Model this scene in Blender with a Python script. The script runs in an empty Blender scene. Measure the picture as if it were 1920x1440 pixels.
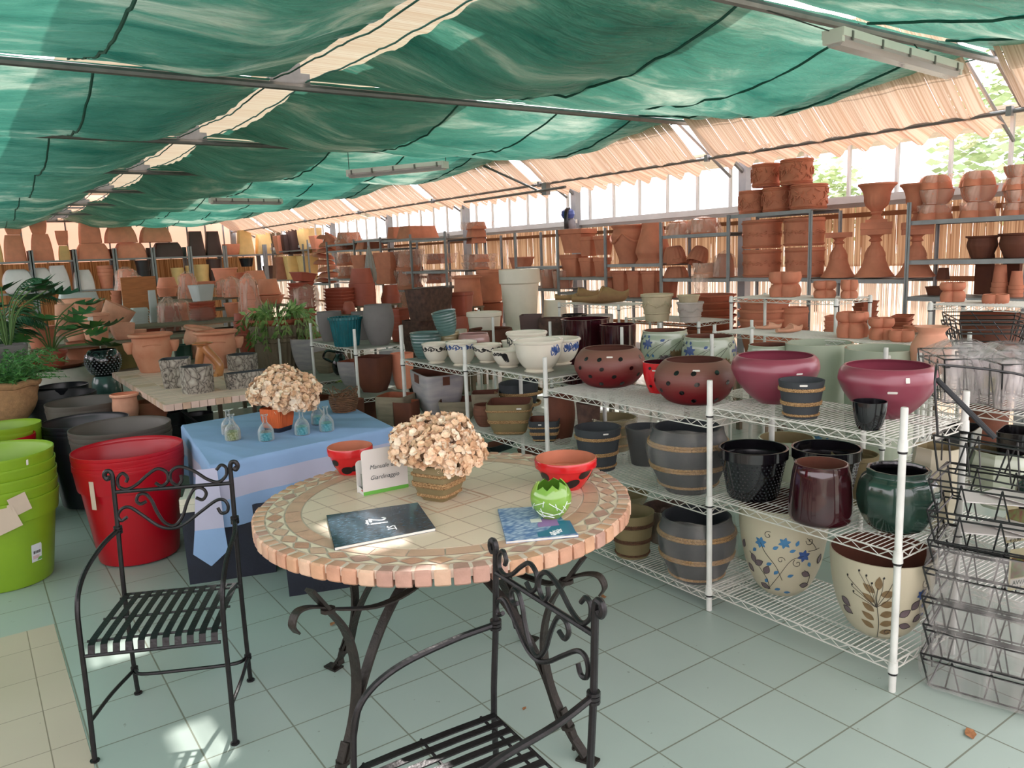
# photo study: nursery shop greenhouse full of terracotta. Units are metres; X runs across to the glazed side, Y down the hall, Z up.
SKY = 3.5; SUN = 7.5; EXPO = 0.1; OPAL = .6; REEDT = .2
FLOORC = (168, 184, 176)
CLOTH1 = (36, 104, 90); CLOTH15 = (76, 138, 120); CLOTH2 = (186, 206, 188); CLOTHT = .32
RIDGE_HOLES = [(3.3, 3.5, 2.3, 2.9), (3.62, 3.9, 2.45, 2.75), (4.0, 4.2, 2.3, 2.75), (4.4, 4.75, 2.6, 3.0), (5.5, 5.8, 2.6, 2.85), (6.5, 6.7, 2.4, 2.8), (8.5, 8.9, 2.5, 2.8), (10.2, 10.5, 2.5, 2.8)]
import bpy, math, random
from mathutils import Vector, Matrix, noise
random.seed(11)
PI = math.pi
sc = bpy.context.scene
COL = sc.collection
R = random.uniform

# ---------------------------------------------------------------- camera frame
FPX = 1469.7
CAM = Vector((0, 0, 1.6745))
_yaw, _pitch, _roll = 2.53407289, .164032402, -.0383908590
def _cam_axes():
    f = Vector((math.cos(_yaw)*math.cos(_pitch), math.sin(_yaw)*math.cos(_pitch), -math.sin(_pitch)))
    r0 = f.cross(Vector((0, 0, 1))).normalized(); u0 = r0.cross(f)
    r = math.cos(_roll)*r0 + math.sin(_roll)*u0; u = -math.sin(_roll)*r0 + math.cos(_roll)*u0
    w = lambda v: Vector((v.y, -v.x, v.z))
    return w(r), w(u), w(f)
CR, CU, CF = _cam_axes()
def ray(x, y): return CF + CR*((x-960)/FPX) - CU*((y-720)/FPX)
def at_z(x, y, z):
    d = ray(x, y); return CAM + d*((z-CAM.z)/d.z)
def at_x(x, y, X):
    d = ray(x, y); return CAM + d*(X/d.x)
def at_y(x, y, Y):
    d = ray(x, y); return CAM + d*(Y/d.y)
def depth(p): return (Vector(p)-CAM).dot(CF)
def row(p):
    d = Vector(p)-CAM; return 720 - FPX*d.dot(CU)/d.dot(CF)
def height_at(p, y):
    lo, hi = -2, 8
    for _ in range(40):
        m = (lo+hi)/2
        if row((p.x, p.y, m)) > y: lo = m
        else: hi = m
    return (lo+hi)/2
AWAY = Vector((CF.x, CF.y, 0)).normalized()
SIDE = Vector((CR.x, CR.y, 0)).normalized()

# ---------------------------------------------------------------- materials
def lin(c):
    return tuple(((v/255)/12.92 if v/255 <= .04045 else ((v/255+.055)/1.055)**2.4) for v in c)
MATS = {}
def mat(name, rgb, rough=.6, var=.12, scale=6., bump=0., bscale=60., metal=0., coat=0., spec=.5, rgb2=None, stretch=None, sub=None):
    """principled material: noise-mottled colour between rgb*(1-var) and rgb*(1+var) (or rgb2)"""
    if name in MATS: return MATS[name]
    m = bpy.data.materials.new(name); m.use_nodes = True
    nt = m.node_tree; b = nt.nodes['Principled BSDF']
    c = lin(rgb); c2 = lin(rgb2) if rgb2 else tuple(min(1, v*(1+var)) for v in c)
    c1 = c if rgb2 else tuple(v*(1-var) for v in c)
    tc = nt.nodes.new('ShaderNodeTexCoord'); mp = nt.nodes.new('ShaderNodeMapping')
    nt.links.new(tc.outputs['Object'], mp.inputs[0])
    if stretch: mp.inputs['Scale'].default_value = stretch
    n = nt.nodes.new('ShaderNodeTexNoise'); n.inputs['Scale'].default_value = scale; n.inputs['Detail'].default_value = 5
    nt.links.new(mp.outputs[0], n.inputs['Vector'])
    cr = nt.nodes.new('ShaderNodeValToRGB'); cr.color_ramp.elements[0].position = .35; cr.color_ramp.elements[1].position = .68
    cr.color_ramp.elements[0].color = (*c1, 1); cr.color_ramp.elements[1].color = (*c2, 1)
    nt.links.new(n.outputs['Fac'], cr.inputs[0]); nt.links.new(cr.outputs[0], b.inputs['Base Color'])
    b.inputs['Roughness'].default_value = rough; b.inputs['Metallic'].default_value = metal
    b.inputs['Specular IOR Level'].default_value = spec
    if coat: b.inputs['Coat Weight'].default_value = coat; b.inputs['Coat Roughness'].default_value = .08
    if bump:
        n2 = nt.nodes.new('ShaderNodeTexNoise'); n2.inputs['Scale'].default_value = bscale; n2.inputs['Detail'].default_value = 4
        nt.links.new(mp.outputs[0], n2.inputs['Vector'])
        bp = nt.nodes.new('ShaderNodeBump'); bp.inputs['Strength'].default_value = bump; bp.inputs['Distance'].default_value = .01
        nt.links.new(n2.outputs['Fac'], bp.inputs['Height']); nt.links.new(bp.outputs[0], b.inputs['Normal'])
    MATS[name] = m
    return m
def film(name, rgb, alpha=.35, rough=.25, wr=.6, scale=14):
    """thin clear plastic: mostly see-through, milky where creased"""
    if name in MATS: return MATS[name]
    m = bpy.data.materials.new(name); m.use_nodes = True; nt = m.node_tree
    out = nt.nodes['Material Output']; b = nt.nodes['Principled BSDF']
    b.inputs['Base Color'].default_value = (*lin(rgb), 1); b.inputs['Roughness'].default_value = rough
    t = nt.nodes.new('ShaderNodeBsdfTransparent'); mx = nt.nodes.new('ShaderNodeMixShader')
    tc = nt.nodes.new('ShaderNodeTexCoord'); n = nt.nodes.new('ShaderNodeTexNoise')
    n.inputs['Scale'].default_value = scale; n.inputs['Detail'].default_value = 3; n.inputs['Distortion'].default_value = .6
    mp = nt.nodes.new('ShaderNodeMapping'); mp.inputs['Scale'].default_value = (1, 1, .22); nt.links.new(tc.outputs['Object'], mp.inputs[0]); nt.links.new(mp.outputs[0], n.inputs['Vector'])
    rp = nt.nodes.new('ShaderNodeMapRange'); rp.inputs['From Min'].default_value = .45; rp.inputs['From Max'].default_value = .8
    rp.inputs['To Min'].default_value = alpha*.5; rp.inputs['To Max'].default_value = min(1, alpha*1.8)
    nt.links.new(n.outputs['Fac'], rp.inputs[0]); nt.links.new(rp.outputs[0], mx.inputs[0])
    bp = nt.nodes.new('ShaderNodeBump'); bp.inputs['Strength'].default_value = wr; bp.inputs['Distance'].default_value = .03
    nt.links.new(n.outputs['Fac'], bp.inputs['Height']); nt.links.new(bp.outputs[0], b.inputs['Normal'])
    nt.links.new(t.outputs[0], mx.inputs[1]); nt.links.new(b.outputs[0], mx.inputs[2]); nt.links.new(mx.outputs[0], out.inputs[0])
    MATS[name] = m
    return m

# ---------------------------------------------------------------- mesh builder
class MB:
    def __init__(s): s.v = []; s.f = []; s.mi = []
    def add(s, vs, fs, mi=0, T=None):
        o = len(s.v)
        s.v += [tuple(T @ Vector(p)) for p in vs] if T else [tuple(p) for p in vs]
        s.f += [tuple(i+o for i in f) for f in fs]; s.mi += [mi]*len(fs)
        return s
    def box(s, c, d, rz=0, mi=0, T=None):
        x, y, z = d[0]/2, d[1]/2, d[2]/2
        vs = [Vector((a*x, b*y, e*z)) for a in (-1, 1) for b in (-1, 1) for e in (-1, 1)]
        m = Matrix.Translation(c) @ Matrix.Rotation(rz, 4, 'Z')
        if T: m = T @ m
        return s.add(vs, [(0, 1, 3, 2), (4, 6, 7, 5), (0, 4, 5, 1), (2, 3, 7, 6), (0, 2, 6, 4), (1, 5, 7, 3)], mi, m)
    def bar(s, a, b, r, n=6, mi=0): return s.tube([a, b], r, n, mi)
    def tube(s, pts, r, n=8, mi=0, closed=False, T=None, cap=True, flat=None):
        """sweep along pts; r number or list; flat=(w,t) gives a rectangular strap lying across 'up'"""
        P = [Vector(p) for p in pts]; k = len(P); vs = []; fs = []
        rr = r if isinstance(r, (list, tuple)) else [r]*k
        prev = None
        for i in range(k):
            a = P[(i-1) % k] if (closed or i > 0) else P[i]; b = P[(i+1) % k] if (closed or i < k-1) else P[i]
            t = (b-a)
            t = t.normalized() if t.length > 1e-9 else Vector((0, 0, 1))
            if prev is None:
                h = Vector((0, 0, 1)) if abs(t.z) < .9 else Vector((1, 0, 0))
                nn = h.cross(t).normalized()
            else:
                nn = prev - t*prev.dot(t)
                nn = nn.normalized() if nn.length > 1e-6 else t.orthogonal().normalized()
            prev = nn; bb = t.cross(nn)
            if flat:
                w, th = flat[0]/2, flat[1]/2; sd = flat[2] if len(flat) > 2 else None
                if sd is not None:
                    q1 = Vector(sd) - t*t.dot(Vector(sd)); q1.normalize(); q2 = t.cross(q1)
                else: q1, q2 = nn, bb
                vs += [P[i]+q1*w+q2*th, P[i]-q1*w+q2*th, P[i]-q1*w-q2*th, P[i]+q1*w-q2*th]
            else:
                vs += [P[i]+(nn*math.cos(2*PI*j/n)+bb*math.sin(2*PI*j/n))*rr[i] for j in range(n)]
        m = 4 if flat else n
        for i in range(k if closed else k-1):
            for j in range(m):
                fs.append((i*m+j, i*m+(j+1) % m, ((i+1) % k)*m+(j+1) % m, ((i+1) % k)*m+j))
        if cap and not closed:
            fs.append(tuple(range(m-1, -1, -1))); fs.append(tuple((k-1)*m+j for j in range(m)))
        return s.add(vs, fs, mi, T)
    def lathe(s, prof, n=32, shp=None, mi=0, T=None, mis=None):
        """prof list of (r,z); shp(angle,z)->(x,y) multipliers"""
        vs = []; fs = []; k = len(prof)
        for (r, z) in prof:
            for j in range(n):
                a = 2*PI*j/n
                if shp: x, y = shp(a, z)
                else: x, y = math.cos(a), math.sin(a)
                vs.append((r*x, r*y, z))
        fi = []
        for i in range(k-1):
            for j in range(n):
                fs.append((i*n+j, i*n+(j+1) % n, (i+1)*n+(j+1) % n, (i+1)*n+j)); fi.append(mis[i] if mis else mi)
        o = len(s.v)
        s.add(vs, fs, mi, T)
        s.mi[-len(fi):] = fi
        return s
    def grid(s, fn, nu, nv, mi=0, T=None, wrap=False):
        vs = [fn(i/nu, j/nv) for j in range(nv+1) for i in range(nu+1)]
        fs = [(j*(nu+1)+i, j*(nu+1)+i+1, (j+1)*(nu+1)+i+1, (j+1)*(nu+1)+i) for j in range(nv) for i in range(nu)]
        return s.add(vs, fs, mi, T)
    def poly(s, pts, h, mi=0, T=None):
        """prism: polygon pts (3D, planar) extruded by vector h"""
        n = len(pts); h = Vector(h); P = [Vector(p) for p in pts]
        vs = P+[p+h for p in P]
        fs = [tuple(range(n-1, -1, -1)), tuple(range(n, 2*n))]+[(i, (i+1) % n, n+(i+1) % n, n+i) for i in range(n)]
        return s.add(vs, fs, mi, T)
    def mesh(s, name, mats, angle=35):
        me = bpy.data.meshes.new(name); me.from_pydata(s.v, [], s.f)
        for m in (mats if isinstance(mats, (list, tuple)) else [mats]): me.materials.append(m)
        me.polygons.foreach_set('material_index', s.mi)
        if angle: 
            me.polygons.foreach_set('use_smooth', [True]*len(s.f)); me.set_sharp_from_angle(angle=math.radians(angle))
        me.update()
        return me
    def build(s, name, mats, parent=None, loc=None, rot=None, angle=35):
        o = bpy.data.objects.new(name, s.mesh(name, mats, angle)); COL.objects.link(o)
        if parent: o.parent = parent
        if loc is not None: o.location = loc
        if rot is not None: o.rotation_euler = rot
        return o
def tag(o, label=None, cat=None, group=None, kind=None):
    if label: o['label'] = label
    if cat: o['category'] = cat
    if group: o['group'] = group
    if kind: o['kind'] = kind
    return o
def empty(name, loc=(0, 0, 0), rz=0, label=None, cat=None, group=None, kind=None):
    o = bpy.data.objects.new(name, None); COL.objects.link(o); o.location = loc; o.rotation_euler = (0, 0, rz)
    o.empty_display_size = .1
    return tag(o, label, cat, group, kind)
def copy_tree(o, parent=None):
    c = o.copy(); COL.objects.link(c)
    if parent: c.parent = parent
    for ch in list(o.children): copy_tree(ch, c)
    return c
def crom(P, n=8, closed=False):
    """Catmull-Rom through points"""
    P = [Vector(p) for p in P]; k = len(P); out = []
    for i in range(k if closed else k-1):
        p0 = P[(i-1) % k] if (closed or i > 0) else P[0]*2-P[1]
        p1 = P[i]; p2 = P[(i+1) % k]
        p3 = P[(i+2) % k] if (closed or i < k-2) else P[-1]*2-P[-2]
        for j in range(n):
            t = j/n
            out.append(.5*((2*p1)+(p2-p0)*t+(2*p0-5*p1+4*p2-p3)*t*t+(3*p1-p0-3*p2+p3)*t**3))
    if not closed: out.append(P[-1])
    return out
def text_mesh(s, size, mat_, parent, M, name='lettering', extrude=.0004, align='CENTER', shear=0, spacing=1):
    cu = bpy.data.curves.new(name, 'FONT'); cu.body = s; cu.size = size; cu.extrude = extrude; cu.align_x = align; cu.align_y = 'CENTER'; cu.shear = shear
    cu.space_character = spacing; cu.resolution_u = 3
    t = bpy.data.objects.new(name, cu); COL.objects.link(t)
    dg = bpy.context.evaluated_depsgraph_get(); me = bpy.data.meshes.new_from_object(t.evaluated_get(dg))
    bpy.data.objects.remove(t); bpy.data.curves.remove(cu)
    o = bpy.data.objects.new(name, me); COL.objects.link(o); me.materials.clear(); me.materials.append(mat_)
    if parent: o.parent = parent
    o.matrix_local = M
    return o
def basis(o, x, y):
    x = Vector(x).normalized(); y = Vector(y); y = (y-x*y.dot(x)).normalized(); z = x.cross(y)
    return Matrix(((x.x, y.x, z.x, o[0]), (x.y, y.y, z.y, o[1]), (x.z, y.z, z.z, o[2]), (0, 0, 0, 1)))
# ================================================================ camera, world, sun
cam = bpy.data.objects.new('camera', bpy.data.cameras.new('camera')); COL.objects.link(cam)
cam.data.sensor_fit = 'HORIZONTAL'; cam.data.sensor_width = 36; cam.data.lens = FPX/1920*36; cam.data.clip_end = 300
cam.matrix_world = Matrix(((CR.x, CU.x, -CF.x, CAM.x), (CR.y, CU.y, -CF.y, CAM.y), (CR.z, CU.z, -CF.z, CAM.z), (0, 0, 0, 1)))
sc.camera = cam
w = bpy.data.worlds.new('sky'); sc.world = w; w.use_nodes = True
w.node_tree.nodes['Background'].inputs[0].default_value = (1.0, .93, .97, 1)
w.node_tree.nodes['Background'].inputs[1].default_value = SKY
sun = bpy.data.objects.new('sun', bpy.data.lights.new('sun', 'SUN')); COL.objects.link(sun)
sun.data.energy = SUN; sun.data.angle = .012; sun.data.color = (1, .93, .88)
sun.rotation_euler = Vector((-.6, -.8, -1)).to_track_quat('-Z', 'Y').to_euler()
sc.view_settings.view_transform = 'Standard'; sc.view_settings.look = 'None'; sc.view_settings.gamma = 1
sc.view_settings.exposure = EXPO; sc.view_settings.use_curve_mapping = False
sc.cycles.max_bounces = 8; sc.cycles.diffuse_bounces = 4; sc.cycles.glossy_bounces = 3; sc.cycles.transmission_bounces = 6; sc.cycles.transparent_max_bounces = 12
sc.cycles.caustics_reflective = False; sc.cycles.caustics_refractive = False; sc.cycles.use_denoising = True
sc.cycles.adaptive_threshold = .03; sc.cycles.sample_clamp_indirect = 6

# ================================================================ floor
def tile_mat(name, rgb, grout, size, ox, oy, lw=.006, rough=.35, var=.05):
    m = bpy.data.materials.new(name); m.use_nodes = True; nt = m.node_tree; b = nt.nodes['Principled BSDF']
    def N(t, **k):
        n = nt.nodes.new(t)
        for a, v in k.items(): setattr(n, a, v)
        return n
    def math_(op, a, b2=None):
        n = N('ShaderNodeMath', operation=op)
        for i, q in enumerate((a, b2)):
            if q is None: continue
            if isinstance(q, (int, float)): n.inputs[i].default_value = q
            else: nt.links.new(q, n.inputs[i])
        return n.outputs[0]
    g = N('ShaderNodeNewGeometry'); sp = N('ShaderNodeSeparateXYZ'); nt.links.new(g.outputs['Position'], sp.inputs[0])
    edges = []; cells = []
    for ax, off in ((0, ox), (1, oy)):
        q = math_('DIVIDE', math_('SUBTRACT', sp.outputs[ax], off), size)
        cells.append(math_('FLOOR', q)); fr = math_('FRACT', q)
        edges.append(math_('GREATER_THAN', math_('ABSOLUTE', math_('SUBTRACT', fr, .5)), .5-lw/size/2))
    line = math_('MAXIMUM', edges[0], edges[1])
    cv = N('ShaderNodeCombineXYZ'); nt.links.new(cells[0], cv.inputs[0]); nt.links.new(cells[1], cv.inputs[1])
    wn = N('ShaderNodeTexWhiteNoise'); nt.links.new(cv.outputs[0], wn.inputs['Vector'])
    ns = N('ShaderNodeTexNoise'); ns.inputs['Scale'].default_value = 2.3; ns.inputs['Detail'].default_value = 6; nt.links.new(g.outputs['Position'], ns.inputs['Vector'])
    val = math_('ADD', math_('MULTIPLY', wn.outputs['Value'], var), math_('MULTIPLY', ns.outputs['Fac'], .16)); val = math_('ADD', val, .9-var/2)
    hs = N('ShaderNodeHueSaturation'); hs.inputs['Color'].default_value = (*lin(rgb), 1); nt.links.new(val, hs.inputs['Value'])
    sc1 = N('ShaderNodeTexNoise'); sc1.inputs['Scale'].default_value = 28; sc1.inputs['Detail'].default_value = 3; nt.links.new(g.outputs['Position'], sc1.inputs['Vector'])
    spk = math_('GREATER_THAN', sc1.outputs['Fac'], .735)
    mx0 = N('ShaderNodeMix', data_type='RGBA'); mx0.inputs[7].default_value = (*lin((112, 112, 98)), 1); nt.links.new(math_('MULTIPLY', spk, .5), mx0.inputs[0]); nt.links.new(hs.outputs[0], mx0.inputs[6])
    mx = N('ShaderNodeMix', data_type='RGBA'); mx.inputs[7].default_value = (*lin(grout), 1)
    nt.links.new(line, mx.inputs[0]); nt.links.new(mx0.outputs[2], mx.inputs[6]); nt.links.new(mx.outputs[2], b.inputs['Base Color'])
    rg = math_('ADD', math_('MULTIPLY', ns.outputs['Fac'], .2), rough-.1); nt.links.new(rg, b.inputs['Roughness'])
    bp = N('ShaderNodeBump'); bp.inputs['Strength'].default_value = .4; bp.inputs['Distance'].default_value = .002; bp.invert = True
    nt.links.new(line, bp.inputs['Height']); nt.links.new(bp.outputs[0], b.inputs['Normal'])
    return m
S = .31
M_floor = tile_mat('green_floor_tiles', FLOORC, (122, 128, 114), S, .606*S, .535*S)
M_beige = tile_mat('beige_floor_tiles', (198, 184, 166), (140, 126, 110), S, .606*S-.12, .535*S+.09, .004)
fl = MB().box((2.2, 10.2, -.05), (10.9, 27.4, .1)).build('floor', M_floor); tag(fl, kind='structure')
bf = MB().box((-1.5, 1.0, .0005), (3.36, 6.4, .003)).build('floor_beige_patch', M_beige); bf.name = 'floor_beige'; tag(bf, kind='structure')
gnd = MB().box((20, 30, -.15), (160, 160, .05)).build('ground', mat('outside_ground', (150, 146, 128), .9)); tag(gnd, kind='structure')

# ================================================================ right wall: posts, glazing band, reed screen
M_alu = mat('grey_painted_steel', (150, 150, 152), .5, .08)
M_gal = mat('galvanised_pipe', (138, 138, 138), .42, .12, 9, metal=.55)
M_white_al = mat('pale_aluminium', (205, 202, 198), .5, .05)
XW = 7.4
TIES = [2.9+2.95*i for i in range(-1, 8)]
def glass_mat():
    m = bpy.data.materials.new('window_glass'); m.use_nodes = True; nt = m.node_tree
    g = nt.nodes.new('ShaderNodeBsdfGlossy'); g.inputs['Roughness'].default_value = .03
    t = nt.nodes.new('ShaderNodeBsdfTransparent'); t.inputs[0].default_value = (.97, .98, .98, 1); mx = nt.nodes.new('ShaderNodeMixShader'); mx.inputs[0].default_value = .06
    nt.links.new(t.outputs[0], mx.inputs[1]); nt.links.new(g.outputs[0], mx.inputs[2]); nt.links.new(mx.outputs[0], nt.nodes['Material Output'].inputs[0])
    return m
M_glass = glass_mat()
for i in range(len(TIES)-1):
    y0, y1 = TIES[i], TIES[i+1]
    if y1 < 1: continue
    wdw = empty('window_%d' % (i+1), (XW, (y0+y1)/2, 2.1), 0, kind='structure')
    fr = MB(); L = y1-y0
    fr.box((0, 0, -.02), (.09, L, .07)); fr.box((.02, 0, -.075), (.03, L, .04)); fr.box((0, 0, .62), (.06, L, .05))
    k = 6
    for j in range(k): fr.box((0, -L/2+.25+(j)*L/k, .3), (.035, .028, .62))
    fr.build('window_frame', M_white_al, wdw)
    MB().box((.0, 0, .3), (.006, L-.02, .6)).build('window_glass', M_glass, wdw)
for i, y in enumerate(TIES):
    if 1 < y < 23: tag(MB().box((XW-.06, y, 1.4), (.1, .1, 2.8)).build('pillar', M_alu), kind='structure')
# low wall of the glazed side under the sill is a split reed screen on posts
def reed_mat(name, c1, c2, ax, freq, gap, trans=.5, gapcut=.08, tint=(1, .86, .7)):
    m = bpy.data.materials.new(name); m.use_nodes = True; nt = m.node_tree; out = nt.nodes['Material Output']
    g = nt.nodes.new('ShaderNodeTexCoord'); mp = nt.nodes.new('ShaderNodeMapping'); nt.links.new(g.outputs['Object'], mp.inputs[0])
    s_ = [.35, .35, .35]; s_[ax] = freq; mp.inputs['Scale'].default_value = s_
    n = nt.nodes.new('ShaderNodeTexNoise'); n.inputs['Scale'].default_value = 1.; n.inputs['Detail'].default_value = 2; nt.links.new(mp.outputs[0], n.inputs['Vector'])
    cr = nt.nodes.new('ShaderNodeValToRGB'); cr.color_ramp.elements[0].position = .36; cr.color_ramp.elements[1].position = .62
    cr.color_ramp.elements[0].color = (*lin(c1), 1); cr.color_ramp.elements[1].color = (*lin(c2), 1); nt.links.new(n.outputs['Fac'], cr.inputs[0])
    d = nt.nodes.new('ShaderNodeBsdfDiffuse'); t = nt.nodes.new('ShaderNodeBsdfTranslucent'); nt.links.new(cr.outputs[0], d.inputs[0]); nt.links.new(cr.outputs[0], t.inputs[0])
    mx = nt.nodes.new('ShaderNodeMixShader'); mx.inputs[0].default_value = trans; nt.links.new(d.outputs[0], mx.inputs[1]); nt.links.new(t.outputs[0], mx.inputs[2])
    tr = nt.nodes.new('ShaderNodeBsdfTransparent'); tr.inputs[0].default_value = (*tint, 1)
    gt = nt.nodes.new('ShaderNodeMath'); gt.operation = 'LESS_THAN'; gt.inputs[1].default_value = gap; nt.links.new(n.outputs['Fac'], gt.inputs[0])
    mx2 = nt.nodes.new('ShaderNodeMixShader'); nt.links.new(gt.outputs[0], mx2.inputs[0]); nt.links.new(mx.outputs[0], mx2.inputs[1]); nt.links.new(tr.outputs[0], mx2.inputs[2])
    nt.links.new(mx2.outputs[0], out.inputs[0])
    return m
M_fence = reed_mat('reed_fence', (160, 112, 80), (222, 184, 146), 1, 75, .34, .26)
def fence(x, y0, y1, z0, z1):
    def fn(u, v): return (x+.012*math.sin(u*190), y0+(y1-y0)*u, z0+(z1-z0)*v)
    return MB().grid(fn, 160, 2)
tag(fence(7.52, 1, 23.5, 1.42, 2.02).build('wall_right', M_fence), kind='structure')
M_fence2 = reed_mat('reed_fence_painted_glare', (178, 140, 112), (240, 214, 190), 1, 75, .45, .35, tint=(1, .94, .92))  # paler reed colour paints in backlit overexposure; gaps wider as well
f2_ = fence(7.53, 1, 23.5, 0, 1.44).build('wall_right_low', M_fence2); f2_.name = 'trim_5'; tag(f2_, kind='structure')
rl = MB()
for z in (.7, 1.3, 1.93): rl.box((7.49, 12, z), (.03, 22, .045))
tag(rl.build('trim_1', mat('fence_batten', (150, 96, 62), .8)), kind='structure')
tag(MB().box((2, -3.5, .75), (11, .06, 1.5)).build('wall_front_light_block', mat('light_block_board', (176, 170, 160), .8)), kind='structure')  # unseen low wall, added to cut low light from behind the camera
tag(MB().box((-3.45, 10, .75), (.06, 27, 1.5)).build('wall_left_light_block', mat('light_block_board', (176, 170, 160), .8)), kind='structure')  # unseen low wall, added so light enters from higher on this side
# unseen overhang outside, added to block sun through the window band
tag(MB().box((7.9, 12, 2.72), (1.3, 23.4, .03)).build('roof_sun_block', mat('sun_block_board', (190, 180, 165))), kind='structure')
# far wall: opaline panels between bars
def opal(name, c, tr=.6):
    m = bpy.data.materials.new(name); m.use_nodes = True; nt = m.node_tree
    d = nt.nodes.new('ShaderNodeBsdfDiffuse'); t = nt.nodes.new('ShaderNodeBsdfTranslucent'); d.inputs[0].default_value = t.inputs[0].default_value = (*lin(c), 1)
    mx = nt.nodes.new('ShaderNodeMixShader'); mx.inputs[0].default_value = tr
    nt.links.new(d.outputs[0], mx.inputs[1]); nt.links.new(t.outputs[0], mx.inputs[2]); nt.links.new(mx.outputs[0], nt.nodes['Material Output'].inputs[0])
    return m
YB = 23.7
tag(MB().box((1.9, YB+.03, 2.35), (11.1, .02, 4.7)).build('wall_back', opal('opal_panel', (236, 214, 200), OPAL)), kind='structure')
t2 = MB(); t2.box((1.9, YB-.02, 3.1), (11, .06, .12)); t2.box((1.9, YB-.02, 3.3), (11, .05, .05)); t2.box((1.9, YB-.02, 3.75), (11, .05, .05))
for k in range(22): t2.box((-3+.5*k, YB-.01, 2.4), (.035, .04, 4.5))
for k in (.35, 4.0, 6.75): t2.box((k, YB-.06, 1.6), (.14, .1, 3.2))
tag(t2.build('trim_2', M_alu), kind='structure')
M_bamb = reed_mat('bamboo_screen', (128, 92, 62), (188, 150, 106), 0, 60, .2, .15)
tag(MB().grid(lambda u, v: (-3.4+10.7*u, YB-.12, 1.9*v), 20, 2).build('wall_back_screen', M_bamb), kind='structure')
bpy.data.objects['wall_back_screen'].name = 'trim_3'

# ================================================================ roof: ties, rafters, pipes, cloth, reed mats
fr = MB()
for y in TIES:
    fr.tube([(-3.4, y, 2.95), (6.5, y, 2.95)], .028, 8); fr.tube([(6.0, y, 3.3), (7.36, y, 2.45)], .025, 8); fr.tube([(6.0, y+.22, 3.3), (7.36, y+.22, 2.45)], .016, 6)
    fr.box((2.19, y, 2.99), (.3, .012, .12)); fr.box((2.19, y, 3.05), (.16, .014, .14))
    for q in (-.1, -.03, .04, .11): fr.tube([(2.19+q, y-.015, 2.965), (2.19+q, y+.015, 2.965)], .012, 6)
    fr.tube([(6.5, y, 2.95), (6.95, y, 2.66)], .02, 6); fr.box((6.68, y-.03, 2.6), (.05, .04, .07))
fr.tube([(2.19, -.5, 3.1), (2.19, 23.6, 3.1)], .012, 6)
tag(fr.build('ceiling_frame', M_gal), kind='structure')
lp = MB(); lp.tube([(6.7, -.5, 2.6), (6.7, 23.6, 2.6)], .018, 8)
lp.tube([(6.55, 8.05, 2.5), (6.6, 10.6, 2.5)], .018, 8); lp.tube([(6.2, 9.4, 2.9), (6.62, 8.6, 2.47)], .016, 8); lp.box((6.62, 8.55, 2.52), (.07, .1, .16))
tag(lp.build('trim_4', M_gal), kind='structure')

def cloth_mat():
    m = bpy.data.materials.new('green_shade_cloth'); m.use_nodes = True; nt = m.node_tree; out = nt.nodes['Material Output']
    g = nt.nodes.new('ShaderNodeNewGeometry')
    n = nt.nodes.new('ShaderNodeTexNoise'); n.inputs['Scale'].default_value = 1.; n.inputs['Detail'].default_value = 8; n.inputs['Roughness'].default_value = .66; n.inputs['Distortion'].default_value = .5
    mp0 = nt.nodes.new('ShaderNodeMapping'); mp0.inputs['Scale'].default_value = (.55, 1.5, 1); mp0.inputs['Rotation'].default_value = (0, 0, .35); nt.links.new(g.outputs['Position'], mp0.inputs[0]); nt.links.new(mp0.outputs[0], n.inputs['Vector'])
    cr = nt.nodes.new('ShaderNodeValToRGB'); e = cr.color_ramp.elements; e[0].position = .36; e[0].color = (*lin(CLOTH1), 1); e[1].position = .70; e[1].color = (*lin(CLOTH2), 1)  # pale stops: worn patches, plus highlights painted in as streaks
    k = cr.color_ramp.elements.new(.54); k.color = (*lin(CLOTH15), 1)
    nt.links.new(n.outputs['Fac'], cr.inputs[0])
    mp = nt.nodes.new('ShaderNodeMapping'); mp.inputs['Scale'].default_value = (1.4, 8, 4); mp.inputs['Rotation'].default_value = (0, 0, .5); nt.links.new(g.outputs['Position'], mp.inputs[0])
    n2 = nt.nodes.new('ShaderNodeTexNoise'); n2.inputs['Scale'].default_value = 2.2; n2.inputs['Detail'].default_value = 6; n2.inputs['Distortion'].default_value = .6; nt.links.new(mp.outputs[0], n2.inputs['Vector'])
    bp = nt.nodes.new('ShaderNodeBump'); bp.inputs['Strength'].default_value = .85; bp.inputs['Distance'].default_value = .09; nt.links.new(n2.outputs['Fac'], bp.inputs['Height'])
    d = nt.nodes.new('ShaderNodeBsdfPrincipled'); d.inputs['Roughness'].default_value = .36; d.inputs['Specular IOR Level'].default_value = .5
    t = nt.nodes.new('ShaderNodeBsdfTranslucent')
    nt.links.new(cr.outputs[0], d.inputs['Base Color']); nt.links.new(cr.outputs[0], t.inputs[0]); nt.links.new(bp.outputs[0], d.inputs['Normal']); nt.links.new(bp.outputs[0], t.inputs['Normal'])
    mx = nt.nodes.new('ShaderNodeMixShader'); mx.inputs[0].default_value = CLOTHT; nt.links.new(d.outputs[0], mx.inputs[1]); nt.links.new(t.outputs[0], mx.inputs[2]); nt.links.new(mx.outputs[0], out.inputs[0])
    return m
M_cloth = cloth_mat()
M_seam = mat('cloth_seam', (30, 84, 72), .7)
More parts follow.
